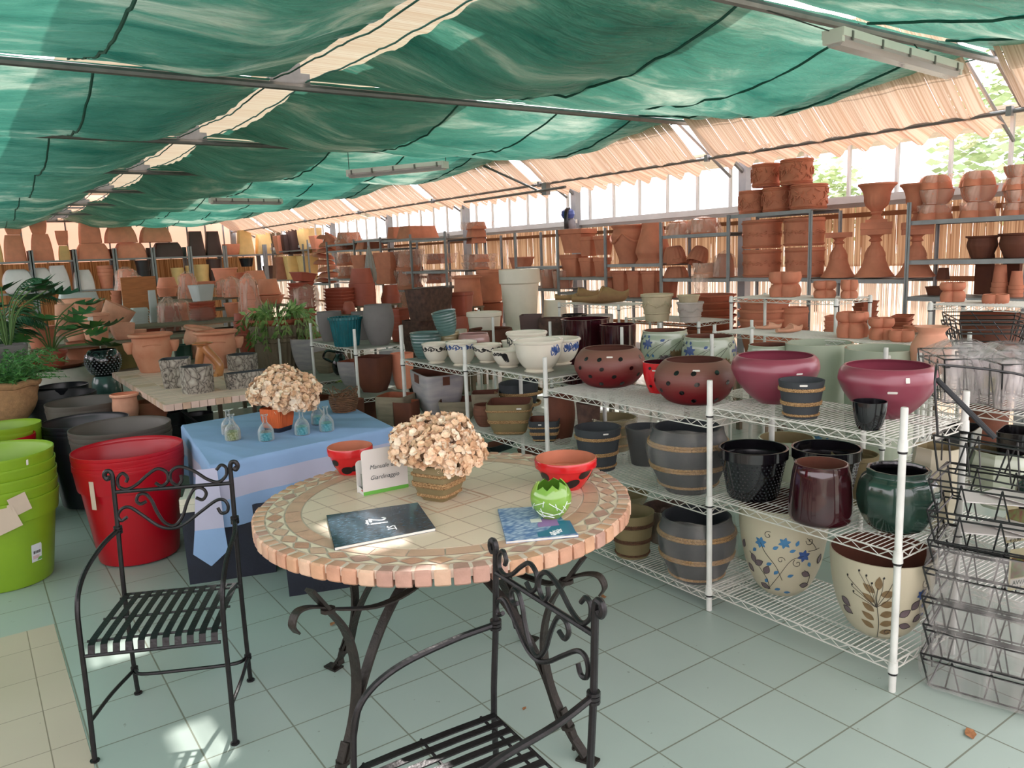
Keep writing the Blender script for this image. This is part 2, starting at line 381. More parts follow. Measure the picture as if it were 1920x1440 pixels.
def cloth(x0, x1, y0, y1, seams, seed, sagk=.3):
    mb = MB(); sm = []
    xs = sorted([x0]+seams+[x1])
    def z_of(x, y):
        u = (y-y0)/(y1-y0)
        sag = -sagk*math.sin(PI*u**.8)
        pu = 0
        for a, b in zip(xs, xs[1:]):
            if a <= x <= b: pu = -.05*math.sin(PI*(x-a)/(b-a))*math.sin(PI*u)
        dd = min(abs(x-q) for q in xs)
        wr = .03*(1-math.exp(-dd*14))*math.exp(-dd*3.2)*math.sin(y*17+seed*3+2.5*noise.noise((x*2, y*1.3, seed)))
        nz = .05*noise.noise((x*.9, y*1.1, seed))+.028*noise.noise((x*1.4+y*2.2, y*5-x*1.5, seed+4))+.012*noise.noise((x*4+y*3, y*13-x*4, seed+8))
        ed = math.sin(PI*min(max(u, 0), 1)); q = min(1, min(x-x0, x1-x)/.75); q = max(0, q); eg = .22+.78*q*q*(3-2*q)
        return 3.0+sag*eg+pu+(wr+nz)*(.3+.7*ed)*(.4+.6*eg)
    def fn(u, v):
        x = x0+(x1-x0)*u; y = y0+(y1-y0)*v
        wob = .04*math.sin(PI*v)*noise.noise((x, y*1.2, 3))
        if u == 0 or u == 1: x += (.07 if u == 0 else -.05)*math.sin(PI*v)*(1 if x0 > 0 or u == 1 else 0)
        return (x, y+wob, z_of(x, y))
    mb.grid(fn, max(10, int((x1-x0)/.09)), 56)
    for q in seams+[x0, x1]: sm.append(MB().tube([(q, y0+(y1-y0)*k/40, z_of(q, y0+(y1-y0)*k/40)-.012) for k in range(41)], .009 if q in seams else .006, 5))
    return mb, sm
SEL = [[-1.9, .35], [-1.9, .75], [-1.9, .9], [-1.9, .9], [-1.9, 1.0], [-1.9, 1.0], [-1.9, 1.1], [-1.9, 1.1]]
k = 0
where = ['over the camera', 'over the mosaic table', 'in the third bay', 'in the fourth bay', 'in the fifth bay', 'in the sixth bay', 'in the seventh bay', 'at the far wall']
for i in range(len(TIES)-1):
    y0, y1 = TIES[i], TIES[i+1]
    for sd, (x0, x1, seams) in (('beyond', (-3.4, 2.06, SEL[i])), ('window', (2.30, 6.45-.02*i, [3.6+.05*i, 4.75, 5.7]))):
        a, b = cloth(x0, x1, y0+.03, y1-.02, seams, i*2+(sd == 'window'), .24)
        o = a.build('shade_cloth', M_cloth)
        tag(o, 'green shade cloth %s, %s side of the ridge gap' % (where[i], 'window' if sd == 'window' else 'bucket'), 'shade cloth', 'green shade cloths under the roof')
        for q in b: q.build('seam', M_seam, o)
# reed matting along the window side, scalloped lower edge
M_reed = reed_mat('reed_matting', (206, 168, 138), (240, 212, 188), 1, 60, .33, REEDT, tint=(1, .93, .86))
def reed_strip(y0, y1, sd):
    def fn(u, v):
        y = y0+(y1-y0)*u; q = v  # v=0 lower edge
        sc_ = math.cos(2*PI*y/.26+sd)
        wv = (.028*sc_+.02*math.sin(y*9+sd))*(1-.7*q)+.03*math.sin(q*9+sd)*(1-q)
        x = 6.98-1.2*q-.02*sc_*(1-q); z = 2.50+.03*sc_*(1-q)**3+(.115*q/.25 if q < .25 else .115+(q-.25)*.95)+wv*.5
        return (x, y, z)
    return MB().grid(fn, int((y1-y0)/.035), 18)
wh = ['beside the nearest lamp', 'above the flower-relief planters', 'above the wrapped terracotta trays', 'by the blue machine', 'past the blue machine', 'over the tall wrapped stacks', 'over the yellow planters', 'ending at the far wall']
for i in range(len(TIES)-1):
    o = reed_strip(TIES[i]+.12, TIES[i+1]-.1, i*1.7).build('reed_mat', M_reed)
    tag(o, 'cream reed roof mat with a scalloped hem, '+wh[i], 'reed mat', 'reed mats along the window side')
# reed mats over the ridge gap, with a few torn holes the sun comes through
M_reed2 = reed_mat('ridge_reed', (226, 190, 160), (244, 222, 200), 1, 60, .12, .16)
rr = MB(); HOLES = RIDGE_HOLES
ys = sorted(set([-1.5, 23.6]+[h for q in HOLES for h in q[:2]]))
for a, b in zip(ys, ys[1:]):
    hs = [h for h in HOLES if h[0] <= a and h[1] >= b]
    if hs:
        h = hs[0]
        for xa, xb in ((1.0, h[2]), (h[3], 4.2)): rr.grid(lambda u, v, a=a, b=b, xa=xa, xb=xb: (xa+(xb-xa)*u, a+(b-a)*v, 3.62), 2, 2)
    else: rr.grid(lambda u, v, a=a, b=b: (1.0+3.2*u, a+(b-a)*v, 3.62), 4, 4)
tag(rr.build('ceiling_ridge_mat', M_reed2), kind='structure')
# fluorescent battens
M_tubewhite = mat('lamp_white', (228, 226, 218), .35, .03)
def lens_mat():
    m = bpy.data.materials.new('lamp_lens'); m.use_nodes = True; b = m.node_tree.nodes['Principled BSDF']
    b.inputs['Base Color'].default_value = (*lin((226, 214, 216)), 1); b.inputs['Roughness'].default_value = .12; b.inputs['Transmission Weight'].default_value = .35; b.inputs['Alpha'].default_value = .75
    return m
M_lens = lens_mat()
def batten(p0, p1, label, hang):
    p0, p1 = Vector(p0), Vector(p1); L = (p1-p0).length
    t = empty('ceiling_lamp', (p0+p1)/2, 0, label, 'lamp', 'fluorescent battens under the cloth')
    M_ = basis((0, 0, 0), p1-p0, (0, 0, 1)).to_3x3().to_4x4()
    sec = [(-.05, -.035), (-.06, 0), (-.06, .03), (.06, .03), (.06, 0), (.05, -.035)]
    h = MB()
    def ring(x, k): return [(x, y*k, -z*k if False else z*k) for z, y in sec]
    body = MB().box((0, .018, 0), (L, .045, .13)); 
    for q in (-1, 1): body.box((q*L/2*.985, 0, 0), (.03, .07, .115))
    body.v = [tuple(M_ @ Vector(v)) for v in body.v]; body.build('housing', M_tubewhite, t)
    ln = MB(); vs = []
    prof = [(.058, -.004), (.056, -.022), (.036, -.05), (-.036, -.05), (-.056, -.022), (-.058, -.004)]
    for x in (-L*.485, L*.485): vs += [(x, b_, a_) for a_, b_ in prof]
    ln.add(vs, [(i, (i+1) % 6, 6+(i+1) % 6, 6+i) for i in range(6)]+[tuple(range(5, -1, -1)), tuple(range(6, 12))], 0, M_); ln.build('diffuser', M_lens, t, angle=20)
    tb = MB().tube([(-L*.45, -.02, .0), (L*.45, -.02, 0)], .013, 8, 0, T=M_); tb.build('tube', mat('tube_glass', (245, 245, 245), .3, 0), t)
    for i in range(5):
        for s_ in (-1, 1): MB().box((-L*.44+L*.88*i/4, .005, s_*.066), (.018, .05, .008), T=M_).build('clip', mat('clip_grey', (110, 108, 104), .5), t, angle=0)
    for q in hang: MB().bar(Vector(q[0])-(p0+p1)/2, Vector(q[1])-(p0+p1)/2, .004, 5).build('hanger', mat('wire_dark', (60, 64, 60), .6), t)
    return t
batten((4.15, 2.72, 2.80), (5.78, 2.86, 2.80), 'nearest white fluorescent batten lamp, hung along the galvanised tie', [((4.2, 2.72, 2.82), (3.75, 2.9, 2.94)), ((4.6, 2.77, 2.82), (4.62, 2.9, 2.94)), ((5.3, 2.8, 2.82), (5.32, 2.9, 2.94))])
a = at_y(655, 325, 9.3); b = at_y(836, 308, 8.2)
a = at_z(655, 326, 2.66); b = at_z(836, 309, 2.66)
batten(a, b, 'white fluorescent batten lamp under the cloth above the tall white planter', [(a+Vector((0, 0, .02)), a+Vector((0, 0, .3))), (b+Vector((0, 0, .02)), b+Vector((0, 0, .3)))])
a = at_z(394, 376, 2.66); b = at_z(527, 378, 2.66)
batten(a, b, 'farthest white fluorescent batten lamp, above the dark brown planters at the far wall', [(a+Vector((0, 0, .02)), a+Vector((0, 0, .3))), (b+Vector((0, 0, .02)), b+Vector((0, 0, .3)))])
# tree seen through the glazing
def tree(x, y, h, label):
    t = empty('tree', (x, y, -.13), 0, label, 'tree')
    MB().tube(crom([(0, 0, 0), (.1, .05, h*.3), (0, .1, h*.6), (.1, 0, h*.8)], 5), [.16-.005*i for i in range(16)], 8).build('trunk', mat('bark', (96, 80, 66), .9), t)
    cr = MB()
    for i in range(1500):
        v = Vector((random.gauss(0, 1), random.gauss(0, 1), random.gauss(0, .8))); v.normalize(); v *= R(.5, 1)
        p = Vector((v.x*h*.34, v.y*h*.34, h*.68+v.z*h*.33)); q = Matrix.Rotation(R(0, 6.3), 4, 'Z') @ Matrix.Rotation(R(0, 6.3), 4, 'X')
        s_ = R(.08, .16)
        cr.add([(-s_, 0, 0), (0, s_*.5, 0), (s_, 0, 0), (0, -s_*.5, 0)], [(0, 1, 2, 3)], 0, Matrix.Translation(p) @ q)
    cr.build('crown', mat('tree_leaf', (176, 196, 150), .6, .25, .6), t)
tree(16.5, 6.6, 5.4, 'hazy leafy tree outside the glazing above the wrapped terracotta tubs')
tree(18.5, 12.5, 4.0, 'lower leafy tree outside, seen through the reed screen')
# ================================================================ mosaic table
M_iron = mat('wrought_iron', (34, 32, 34), .38, .25, 30, .15, 90, metal=.35)
M_iron_old = mat('rusty_iron', (44, 38, 34), .5, .3, 22, .3, 70, metal=.25)
STONES = [mat('stone_%d' % i, c, .55, .14, 14, .25, 50) for i, c in enumerate([(206, 164, 138), (196, 148, 122), (212, 176, 150), (186, 146, 130), (204, 158, 126)])]
M_grout = mat('pale_grout', (214, 196, 178), .8, .06, 20)
M_tri = mat('cream_stone', (232, 216, 188), .5, .06, 20)
M_ring = mat('pink_ring_stone', (204, 166, 140), .5, .1, 9)
def tiles_obj_mat():
    m = tile_mat('travertine_tiles', (224, 204, 180), (184, 158, 138), .118, 0, 0, .005, .4, .07)
    nt = m.node_tree
    g = nt.nodes.new('ShaderNodeTexCoord'); mp = nt.nodes.new('ShaderNodeMapping'); mp.inputs['Rotation'].default_value = (0, 0, -.12)
    nt.links.new(g.outputs['Object'], mp.inputs[0])
    for l in list(nt.links):
        if l.from_node.type == 'NEW_GEOMETRY' and l.from_socket.name == 'Position': nt.links.new(mp.outputs[0], l.to_socket)
    return m
M_trav = tiles_obj_mat()
TC = Vector((1.386, 2.464)); TR = .687; TZ = .79
table = empty('mosaic_table', (TC.x, TC.y, 0), 0, 'round pink and cream mosaic stone table on black iron legs', 'table')
top = MB(); zt = TZ
def ringf(r0, r1, a0, a1, z, mi, inset=.0, n=2):
    vs = []
    for i in range(n+1):
        a = a0+(a1-a0)*i/n; vs += [(r0*math.cos(a), r0*math.sin(a), z), (r1*math.cos(a), r1*math.sin(a), z)]
    top.add(vs, [(2*i, 2*i+1, 2*i+3, 2*i+2) for i in range(n)], mi)
# base disc (grout) and centre
top.lathe([(0, zt-.04), (TR*.95, zt-.04), (TR*.985, zt-.03), (TR*.985, zt-.003), (TR*.75, zt-.0015), (0, zt-.0015)], 96, mi=5)
top.lathe([(.747*TR, zt-.001), (.747*TR, zt), (0, zt)], 96, mi=8)
N_ = 76
for i in range(N_):   # tumbled edge stones
    a0 = 2*PI*i/N_+.006; a1 = 2*PI*(i+1)/N_-.006; mi = random.randrange(5); j = R(-.003, .003)
    r0, r1 = TR*.936, TR+j; dz = R(-.002, .001); b = .006
    sec = [(r0, zt-.002), (r0, zt+dz), (r1-b, zt+dz), (r1, zt-b+dz), (r1, zt-.046), (r1-b, zt-.052), (r0, zt-.052)]
    vs = []
    for a, ins in ((a0, 1), (a0+.012, 0), (a1-.012, 0), (a1, 1)):
        for k, (r, z) in enumerate(sec): 
            rr_ = r-(.004 if ins and k in (2, 3, 4, 5) else 0); zz = z-(.003 if ins and k in (1, 2, 3) else 0)
            vs.append((rr_*math.cos(a), rr_*math.sin(a), zz))
    m = len(sec); fs = [(s_*m+k, (s_+1)*m+k, (s_+1)*m+(k+1) % m, s_*m+(k+1) % m) for s_ in range(3) for k in range(m)]
    fs += [tuple(range(m)), tuple(range(4*m-1, 3*m-1, -1))]
    top.add(vs, fs, mi)
ND = 46
for i in range(ND):   # diamonds with cream triangles
    a0 = 2*PI*i/ND; a1 = 2*PI*(i+1)/ND; am = (a0+a1)/2; r0, r1 = TR*.84, TR*.93; rm = (r0+r1)/2
    P = lambda r, a: (r*math.cos(a), r*math.sin(a), zt)
    g = .004
    top.add([P(r0+g, am), P(rm, a1-g), P(r1-g, am), P(rm, a0+g)], [(0, 1, 2, 3)], random.randrange(5))
    for s_ in (0, 1):
        rr_ = r1 if s_ else r0; sg = -1 if s_ else 1
        top.add([P(rr_+sg*.001, am+g*2), P(rr_+sg*.001, a1+(a1-a0)/2-g*2), P(rm-sg*.008, a1)], [(0, 1, 2)], 6)
for i in range(30):
    a0 = 2*PI*i/30; a1 = 2*PI*(i+1)/30
    ringf(.755*TR, .832*TR, a0+.004, a1-.004, zt, random.choice([7, 7, 7, 0, 2]), n=4)
# centre medallion border
cm = Matrix.Rotation(.12, 4, 'Z')
for h_, w_, mi in ((.125, .009, 7), (.098, .004, 7)):
    for s_ in range(4): top.add([(h_, -h_, zt+.0006), (h_, h_, zt+.0006), (h_-w_, h_-w_, zt+.0006), (h_-w_, -h_+w_, zt+.0006)], [(0, 1, 2, 3)], mi, cm @ Matrix.Rotation(s_*PI/2, 4, 'Z'))
top.build('mosaic_top', STONES+[M_grout, M_tri, M_ring, M_trav], table, angle=30)
LC = Vector((1.305, 2.39))-TC
ang0 = math.atan2(2.94-2.39, 1.09-1.305)
for k in range(4):
    a = ang0+k*PI/2; d = Vector((math.cos(a), math.sin(a), 0)); o = Vector((LC.x, LC.y, 0)); tg = Vector((-d.y, d.x, 0))
    P = lambda r, z: o+d*r+Vector((0, 0, z))
    lg = MB()
    lg.tube(crom([P(.59, .012), P(.53, .09), P(.465, .22), P(.44, .37), P(.47, .52), P(.55, .64), P(.6, .71)], 6), 0, flat=(.036, .011, tg))
    lg.tube(crom([P(.57, .045), P(.55, .03), P(.55, .07), P(.51, .16)], 4), 0, flat=(.03, .006, tg))
    lg.poly([P(.565, .0)+tg*.025, P(.565, 0)-tg*.025, P(.635, 0)-tg*.02, P(.635, 0)+tg*.02], (0, 0, .008))
    for z in (.1, .62): lg.tube([P(.525 if z < .3 else .535, z-.006), P(.525 if z < .3 else .535, z+.006)], .024, 8)
    lg.build('leg', M_iron_old, table, angle=50)
    ar = MB()
    ar.tube(crom([P(.50, .10), P(.43, .29), P(.30, .48), P(.13, .61), P(-.06, .68), P(-.2, .735)], 7), 0, flat=(.036, .009, tg))
    ar.build('arch_brace', M_iron_old, table, angle=50)
    sb = MB(); d2 = Vector((math.cos(a+PI/2), math.sin(a+PI/2), 0))
    Q = lambda u, w_, z: o+d*u+d2*w_+Vector((0, 0, z))
    sb.tube(crom([P(.66, .60), P(.675, .63), P(.655, .662), P(.61, .66), P(.55, .635), P(.48, .60), Q(.36, .05, .575), Q(.2, .07, .585), Q(.02, .02, .615)], 6), 0, flat=(.03, .006, Vector((0, 0, 1)) if False else tg))
    sb.build('scroll_stretcher', M_iron_old, table, angle=50)
MB().lathe([(.30, TZ-.06), (.58, TZ-.06), (.58, TZ-.052), (.30, TZ-.052), (.30, TZ-.06)], 48).build('support_ring', M_iron_old, table)

# ================================================================ iron chairs
def scroll_curves():
    def c(pts, tilt=True):
        return [((x-275)/525, .832+(195-45*(x-275)/525-y)*.00095) for x, y in pts]
    return [c([(335, 130), (312, 113), (290, 128), (293, 160), (330, 181), (380, 162), (440, 117), (500, 91), (540, 105), (547, 140), (520, 166), (497, 150), (499, 126)]),
            c([(617, 140), (590, 157), (560, 142), (560, 106), (600, 84), (650, 104), (700, 134), (745, 146), (780, 130), (780, 94), (757, 79), (738, 100), (746, 117)]),
            c([(440, 230), (410, 243), (391, 220), (408, 195), (445, 194), (480, 240), (510, 300), (550, 329), (592, 310), (622, 260), (640, 212), (665, 179), (695, 177), (708, 200), (692, 216), (666, 210)]),
            c([(345, 288), (330, 313), (303, 311), (297, 285), (315, 259), (352, 258), (420, 290), (500, 330), (560, 340), (620, 320), (690, 262), (740, 223), (775, 222), (798, 246), (786, 271), (757, 260)])]
def iron_chair(loc, rz, label):
    t = empty('iron_chair', loc, rz, label, 'chair', 'wrought iron chairs around the mosaic table')
    hw = .22; r = .009
    bx = lambda z: -.205-.05*max(0, z-.43)
    for s_ in (-1, 1):
        x = s_*hw*.985
        lg = MB()
        lg.tube(crom([(x, -.215, 0), (x, -.205, .11), (x, -.2, .43), (x, bx(.684), .684), (x, bx(.85), .85), (x, bx(.9), .895), (x*1.03, bx(.9), .914), (x*1.10, bx(.9), .914), (x*1.13, bx(.9), .898), (x*1.09, bx(.9), .884), (x*1.05, bx(.9), .894)], 4), r, 8)
        lg.tube([(x, -.215, 0), (x, -.215, .006)], .016, 10)
        for z in (.674, .684, .694): lg.tube([(x, bx(z), z-.004), (x, bx(z), z+.004)], .016, 10)
        for z in (.104, .116): lg.tube([(x, -.207, z-.004), (x, -.207, z+.004)], .014, 10)
        lg.build('leg', M_iron, t)
        xf = s_*hw*1.06
        fl_ = MB()
        fl_.tube(crom([(x, bx(.684)+.005, .684), (xf*1.01, -.1, .668), (xf*1.02, .05, .645), (xf*1.02, .14, .605), (xf*1.01, .185, .545), (xf, .2, .43), (xf, .205, .2), (xf, .215, 0)], 5), r, 8)
        fl_.tube([(xf, .215, 0), (xf, .215, .006)], .016, 10)
        fl_.build('leg', M_iron, t)
        MB().tube(crom([(x, -.207, .108), (xf*.99, 0, .13), (xf, .2, .145)], 5), r*.8, 8).build('stretcher', M_iron, t)
    MB().tube(crom([(-hw*.98, -.207, .11), (-hw*.8, -.16, .11), (0, -.15, .112), (hw*.8, -.16, .11), (hw*.98, -.207, .11)], 5), r*.8, 8).build('stretcher', M_iron, t)
    bk = MB(); bk.tube([(-hw, bx(.832), .832), (hw, bx(.832), .832)], r*.85, 8)
    for cv in scroll_curves():
        pts = crom([(hw*2*(u-.5)*.97, bx(z), z) for u, z in cv], 5)
        bk.tube(pts, r*.72, 7)
    bk.build('scroll_back', M_iron, t)
    st = MB(); sw = .2
    n = 11
    for i in range(n):
        x = -sw+2*sw*i/(n-1)
        st.tube([(x, -.195, .432), (x, -.05, .434), (x, .1, .433), (x, .185, .43), (x, .203, .42), (x, .214, .385)], 0, flat=(.022, .004, Vector((1, 0, 0))))
    for y, z in ((-.195, .429), (-.16, .428), (.02, .43), (.18, .425), (.213, .388)): st.tube([(-hw, y, z), (hw, y, z)], .0045 if y != .213 else .006, 6)
    st.build('seat', M_iron, t)
    return t
iron_chair((.49, 2.97, 0), math.atan2(-.365, -.179)-PI/2, 'black wrought iron scroll chair standing before the red bucket stack')
iron_chair((.852, 1.475, 0), math.atan2(.06, -1)-PI/2, 'black wrought iron scroll chair tucked against the mosaic table, seat cut by the photo edge')

# ================================================================ things on the mosaic table
def rope_ring(mb, path, r=.006, tw=60, mi=0, strands=2, n=8):
    """twisted cord lying along a closed path"""
    P = [Vector(p) for p in path]; k = len(P); vs = []; fs = []
    for i in range(k):
        t = (P[(i+1) % k]-P[i-1]).normalized(); up = Vector((0, 0, 1)); nn = up.cross(t).normalized()
        ph = 2*PI*tw*i/k/strands
        for j in range(n):
            a = 2*PI*j/n; rr_ = r*(.55+.6*abs(math.cos((a-ph))))
            vs.append(P[i]+nn*math.cos(a)*rr_+up*math.sin(a)*rr_*1.15)
    fs = [(i*n+j, i*n+(j+1) % n, ((i+1) % k)*n+(j+1) % n, ((i+1) % k)*n+j) for i in range(k) for j in range(n)]
    mb.add(vs, fs, mi)
M_jute = mat('jute_rope', (138, 102, 66), .85, .3, 190, .8, 220, rgb2=(204, 166, 116))
M_jute_dk = mat('dark_rope', (92, 62, 42), .85, .3, 60, .6, 200)
def sq(r=.12):
    """rounded square unit shape"""
    def f(a, z):
        c, s_ = math.cos(a), math.sin(a); e = 2/(2+6*(1-r*2)); d = (abs(c)**(2/e)+abs(s_)**(2/e))**(-e/2)
        return c*d*.92, s_*d*.92
    return f
SQ = sq(.08)
def petal(s_):
    vs = [(0, 0, 0), (s_*.55, s_*.3, s_*.1), (s_*.5, s_*.75, s_*.02), (0, s_*1.0, s_*.16), (-s_*.5, s_*.75, s_*.02), (-s_*.55, s_*.3, s_*.1), (0, s_*.5, -s_*.06)]
    return vs, [(0, 1, 6), (1, 2, 6), (2, 3, 6), (3, 4, 6), (4, 5, 6), (5, 0, 6)]
PET = [mat('dried_petal_%d' % i, c, .8, .15, 50) for i, c in enumerate([(240, 208, 176), (226, 190, 154), (246, 224, 200), (198, 158, 122)])]
def hydrangea(name, heads, parent, dens=1.0, ps=.013):
    """dried hydrangea: several mop-heads made of four-petalled florets"""
    mb = MB()
    for (c, rx, ry, rz_) in heads:
        n = int(84*dens*(rx*ry+ry*rz_+rx*rz_)/.0075)
        for i in range(n):
            z = 1-1.7*(i+.5)/n; a = i*2.39996+R(-.3, .3); q = math.sqrt(max(0, 1-z*z)); d = Vector((q*math.cos(a), q*math.sin(a), z))
            k = R(.72, 1.12); p = Vector(c)+Vector((d.x*rx, d.y*ry, d.z*rz_))*k
            nrm = (d+Vector((R(-.5, .5), R(-.5, .5), R(-.3, .5)))).normalized(); t1 = nrm.orthogonal().normalized(); t1 = Matrix.Rotation(R(0, 6.28), 3, nrm) @ t1; t2 = nrm.cross(t1)
            mi = random.choices([0, 1, 2, 3], [5, 3, 3, 1])[0]
            for f in range(4):
                aa = f*PI/2+R(-.2, .2); vv, ff = petal(ps*R(.85, 1.2)); ux = t1*math.cos(aa)+t2*math.sin(aa); uy = -t1*math.sin(aa)+t2*math.cos(aa)
                lift = R(.1, .6)
                uy2 = (uy*math.cos(lift)+nrm*math.sin(lift)); un = ux.cross(uy2)
                mb.add([p+ux*x+uy2*y+un*zz for x, y, zz in vv], ff, mi)
    return mb.build(name, PET, parent, angle=0)
M_khaki = mat('khaki_clay', (126, 112, 78), .7, .08, 10)
M_soil = mat('dry_soil', (58, 42, 32), .95, .3, 40, .6, 60)
def on_table(px, py, z=TZ): return at_z(px, py, z)
# khaki square pot with rope bands and dried hydrangeas
p = on_table(825, 933); p.z = TZ
hp = empty('planter_with_hydrangea', p, -.35, 'khaki square rope-banded planter with cream dried hydrangeas on the mosaic table', 'planter')
rad = lambda z: .052+.03*(math.sin(min(1, z/.09)*PI/2))**.8-.004*max(0, z-.1)/.05
H_ = .135
prof = [(0, .0)]+[(rad(H_*k/12), H_*k/12) for k in range(13)]+[(rad(H_)-.008, H_), (rad(H_)-.01, H_-.02), (0, H_-.025)]
MB().lathe(prof, 48, SQ).build('pot_body', M_khaki, hp, rot=(0, 0, PI/4))
rb = MB()
for z in (.103, .062, .071, .024):
    rope_ring(rb, [Vector((SQ(a, 0)[0]*(rad(z)+.002), SQ(a, 0)[1]*(rad(z)+.002), z)) for a in [2*PI*i/160 for i in range(160)]], .0052, 70)
rb.build('rope_band', M_jute, hp, rot=(0, 0, PI/4))
inv = Matrix.Rotation(.35, 4, 'Z')
def hd(px, py, rw, dd=0):
    q = CAM+ray(px, py)*(depth(p)+dd); k = rw*depth(p)/FPX
    v = inv @ (q-Vector(p)); return ((v.x, v.y, v.z), k, k, k*.82)
hydrangea('flower_head', [hd(768, 824, 34), hd(800, 808, 34, .03), hd(845, 806, 36, .02), hd(872, 838, 34, .02), hd(806, 848, 38, -.07), hd(850, 862, 36, -.06), hd(764, 846, 30, .0), hd(828, 830, 40, -.03), hd(882, 856, 24, -.02)], hp, 1.15, .0175)
st = MB()
for i in range(14): st.tube(crom([(R(-.03, .03), R(-.03, .03), H_-.03), (R(-.05, .05), R(-.05, .05), H_+.03), (R(-.07, .07), R(-.07, .07), H_+.08)], 3), .0025, 5)
st.build('stem', mat('dry_stem', (110, 78, 52), .8), hp)

# red ladybird bowls
M_lady = mat('red_glaze', (206, 26, 34), .22, .12, 12, coat=.4)
M_ladyin = mat('bare_clay_inside', (186, 108, 78), .7, .1, 10)
M_black = mat('black_paint', (26, 22, 24), .3, .1)
def decal(mb, prof_r, a0, zc, pts, mi=0, off=.0012, shp=None):
    """flat mark wrapped onto a turned body: pts are (arc metres, height metres) about angle a0, height zc"""
    vs = []; c = (sum(q[0] for q in pts)/len(pts), sum(q[1] for q in pts)/len(pts))
    for (u, v) in [c]+list(pts):
        z = zc+v; r = prof_r(z)+off; a = a0+u/max(prof_r(zc), .01)
        if shp: x, y = shp(a, z); vs.append((x*r, y*r, z))
        else: vs.append((r*math.cos(a), r*math.sin(a), z))
    n = len(pts); mb.add(vs, [(0, 1+i, 1+(i+1) % n) for i in range(n)], mi)
def ell(a, b, n=14, rot=0, cx=0, cy=0):
    return [(cx+a*math.cos(2*PI*i/n)*math.cos(rot)-b*math.sin(2*PI*i/n)*math.sin(rot), cy+a*math.cos(2*PI*i/n)*math.sin(rot)+b*math.sin(2*PI*i/n)*math.cos(rot)) for i in range(n)]
def toward_cam(p): 
    d = CAM-Vector(p); return math.atan2(d.y, d.x)
def interp(prof):
    def f(z):
        for (r0, z0), (r1, z1) in zip(prof, prof[1:]):
            if z0 <= z <= z1: return r0+(r1-r0)*((z-z0)/(z1-z0) if z1 > z0 else 0)
        return prof[-1][0] if z > prof[-1][1] else prof[0][0]
    return f
def ladybird_bowl(loc, D, H, label):
    t = empty('ladybird_bowl', loc, 0, label, 'bowl', 'red ladybird bowls on the mosaic table')
    r = D/2
    out = [(r*.5, 0), (r*.56, H*.05), (r*.72, H*.3), (r*.85, H*.55), (r*.92, H*.72), (r*.99, H*.73), (r*1.0, H*.8), (r*1.0, H*.97), (r*.985, H)]
    body = [(0, 0)]+out
    MB().lathe(body, 48).build('bowl_body', M_lady, t)
    MB().lathe([(r*.985, H), (r*.95, H+.002), (r*.93, H*.97), (r*.86, H*.6), (r*.8, H*.58), (r*.7, H*.3), (r*.5, H*.1), (0, H*.09)], 48).build('inner_face', M_ladyin, t)
    d = MB(); f = interp(out); a0 = toward_cam(loc)
    for (a, z, s1) in ((-.95, .5, 1), (-.28, .22, 1.2), (.28, .3, 1.0), (.75, .6, 1.0), (1.5, .4, 1), (2.4, .5, 1), (3.3, .4, 1), (-1.7, .3, 1)):
        decal(d, f, a0+a, H*z, ell(.02*s1*D/.17, .013*s1*D/.17, 14, .3), 0, .0015)
    d.build('dot_pattern', M_black, t)
    return t
b = on_table(1063, 918); ladybird_bowl(b+AWAY*.035, 116*depth(b+AWAY*.05)/FPX, .116, 'red ladybird bowl with black spots behind the green cracked-egg pot')
b = on_table(655, 892); ladybird_bowl(b+AWAY*.05, .19, .116, 'red ladybird bowl half hidden by the white leaflet holder')

# green cracked-egg pot on the folded magazine
M_lime = mat('lime_glaze', (128, 172, 70), .12, .08, 8, coat=.6)
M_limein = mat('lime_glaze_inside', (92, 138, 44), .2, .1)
M_wstroke = mat('white_glaze_line', (226, 236, 226), .2, .03, coat=.5)
b = on_table(1035, 973, TZ+.008)+AWAY*.028
eg = empty('egg_pot', b, 0, 'small lime green pot shaped like a cracked egg on the magazine', 'pot')
Dg = 78*depth(b)/FPX; rg = Dg/2
def egg_r(z): 
    q = z/(rg*2.05); return rg*math.sin(PI*min(.97, max(.0, .13+.80*q)))**.75
n = 72; mb = MB(); Hs = []
for j in range(n):
    a = 2*PI*j/n; k = (a*9/(2*PI)) % 1; Hs.append(rg*(1.50+.22*abs(2*k-1)+.07*math.sin(a*3)+.05*math.sin(a*5+1)))
vs = []; m = 14
for i in range(m+1):
    for j in range(n):
        z = Hs[j]*i/m; r = egg_r(z); vs.append((r*math.cos(2*PI*j/n), r*math.sin(2*PI*j/n), z))
for i in range(m+1):
    for j in range(n):
        z = Hs[j]*(1-i/m)+.004*i/m; r = egg_r(z)-.004; vs.append((r*math.cos(2*PI*j/n), r*math.sin(2*PI*j/n), z))
fs = []; mi = []
for i in range(2*m+1):
    for j in range(n): fs.append((i*n+j, i*n+(j+1) % n, (i+1)*n+(j+1) % n, (i+1)*n+j))
fs.append(tuple(range(n-1, -1, -1))); fs.append(tuple((2*m+1)*n+j for j in range(n)))
mb.add(vs, fs); 
for q in range(len(mb.f)): 
    if (m+1)*n <= q < (2*m+1)*n or q == len(mb.f)-1: mb.mi[q] = 1
mb.build('pot_body', [M_lime, M_limein], eg)
d = MB(); a0 = toward_cam(b)
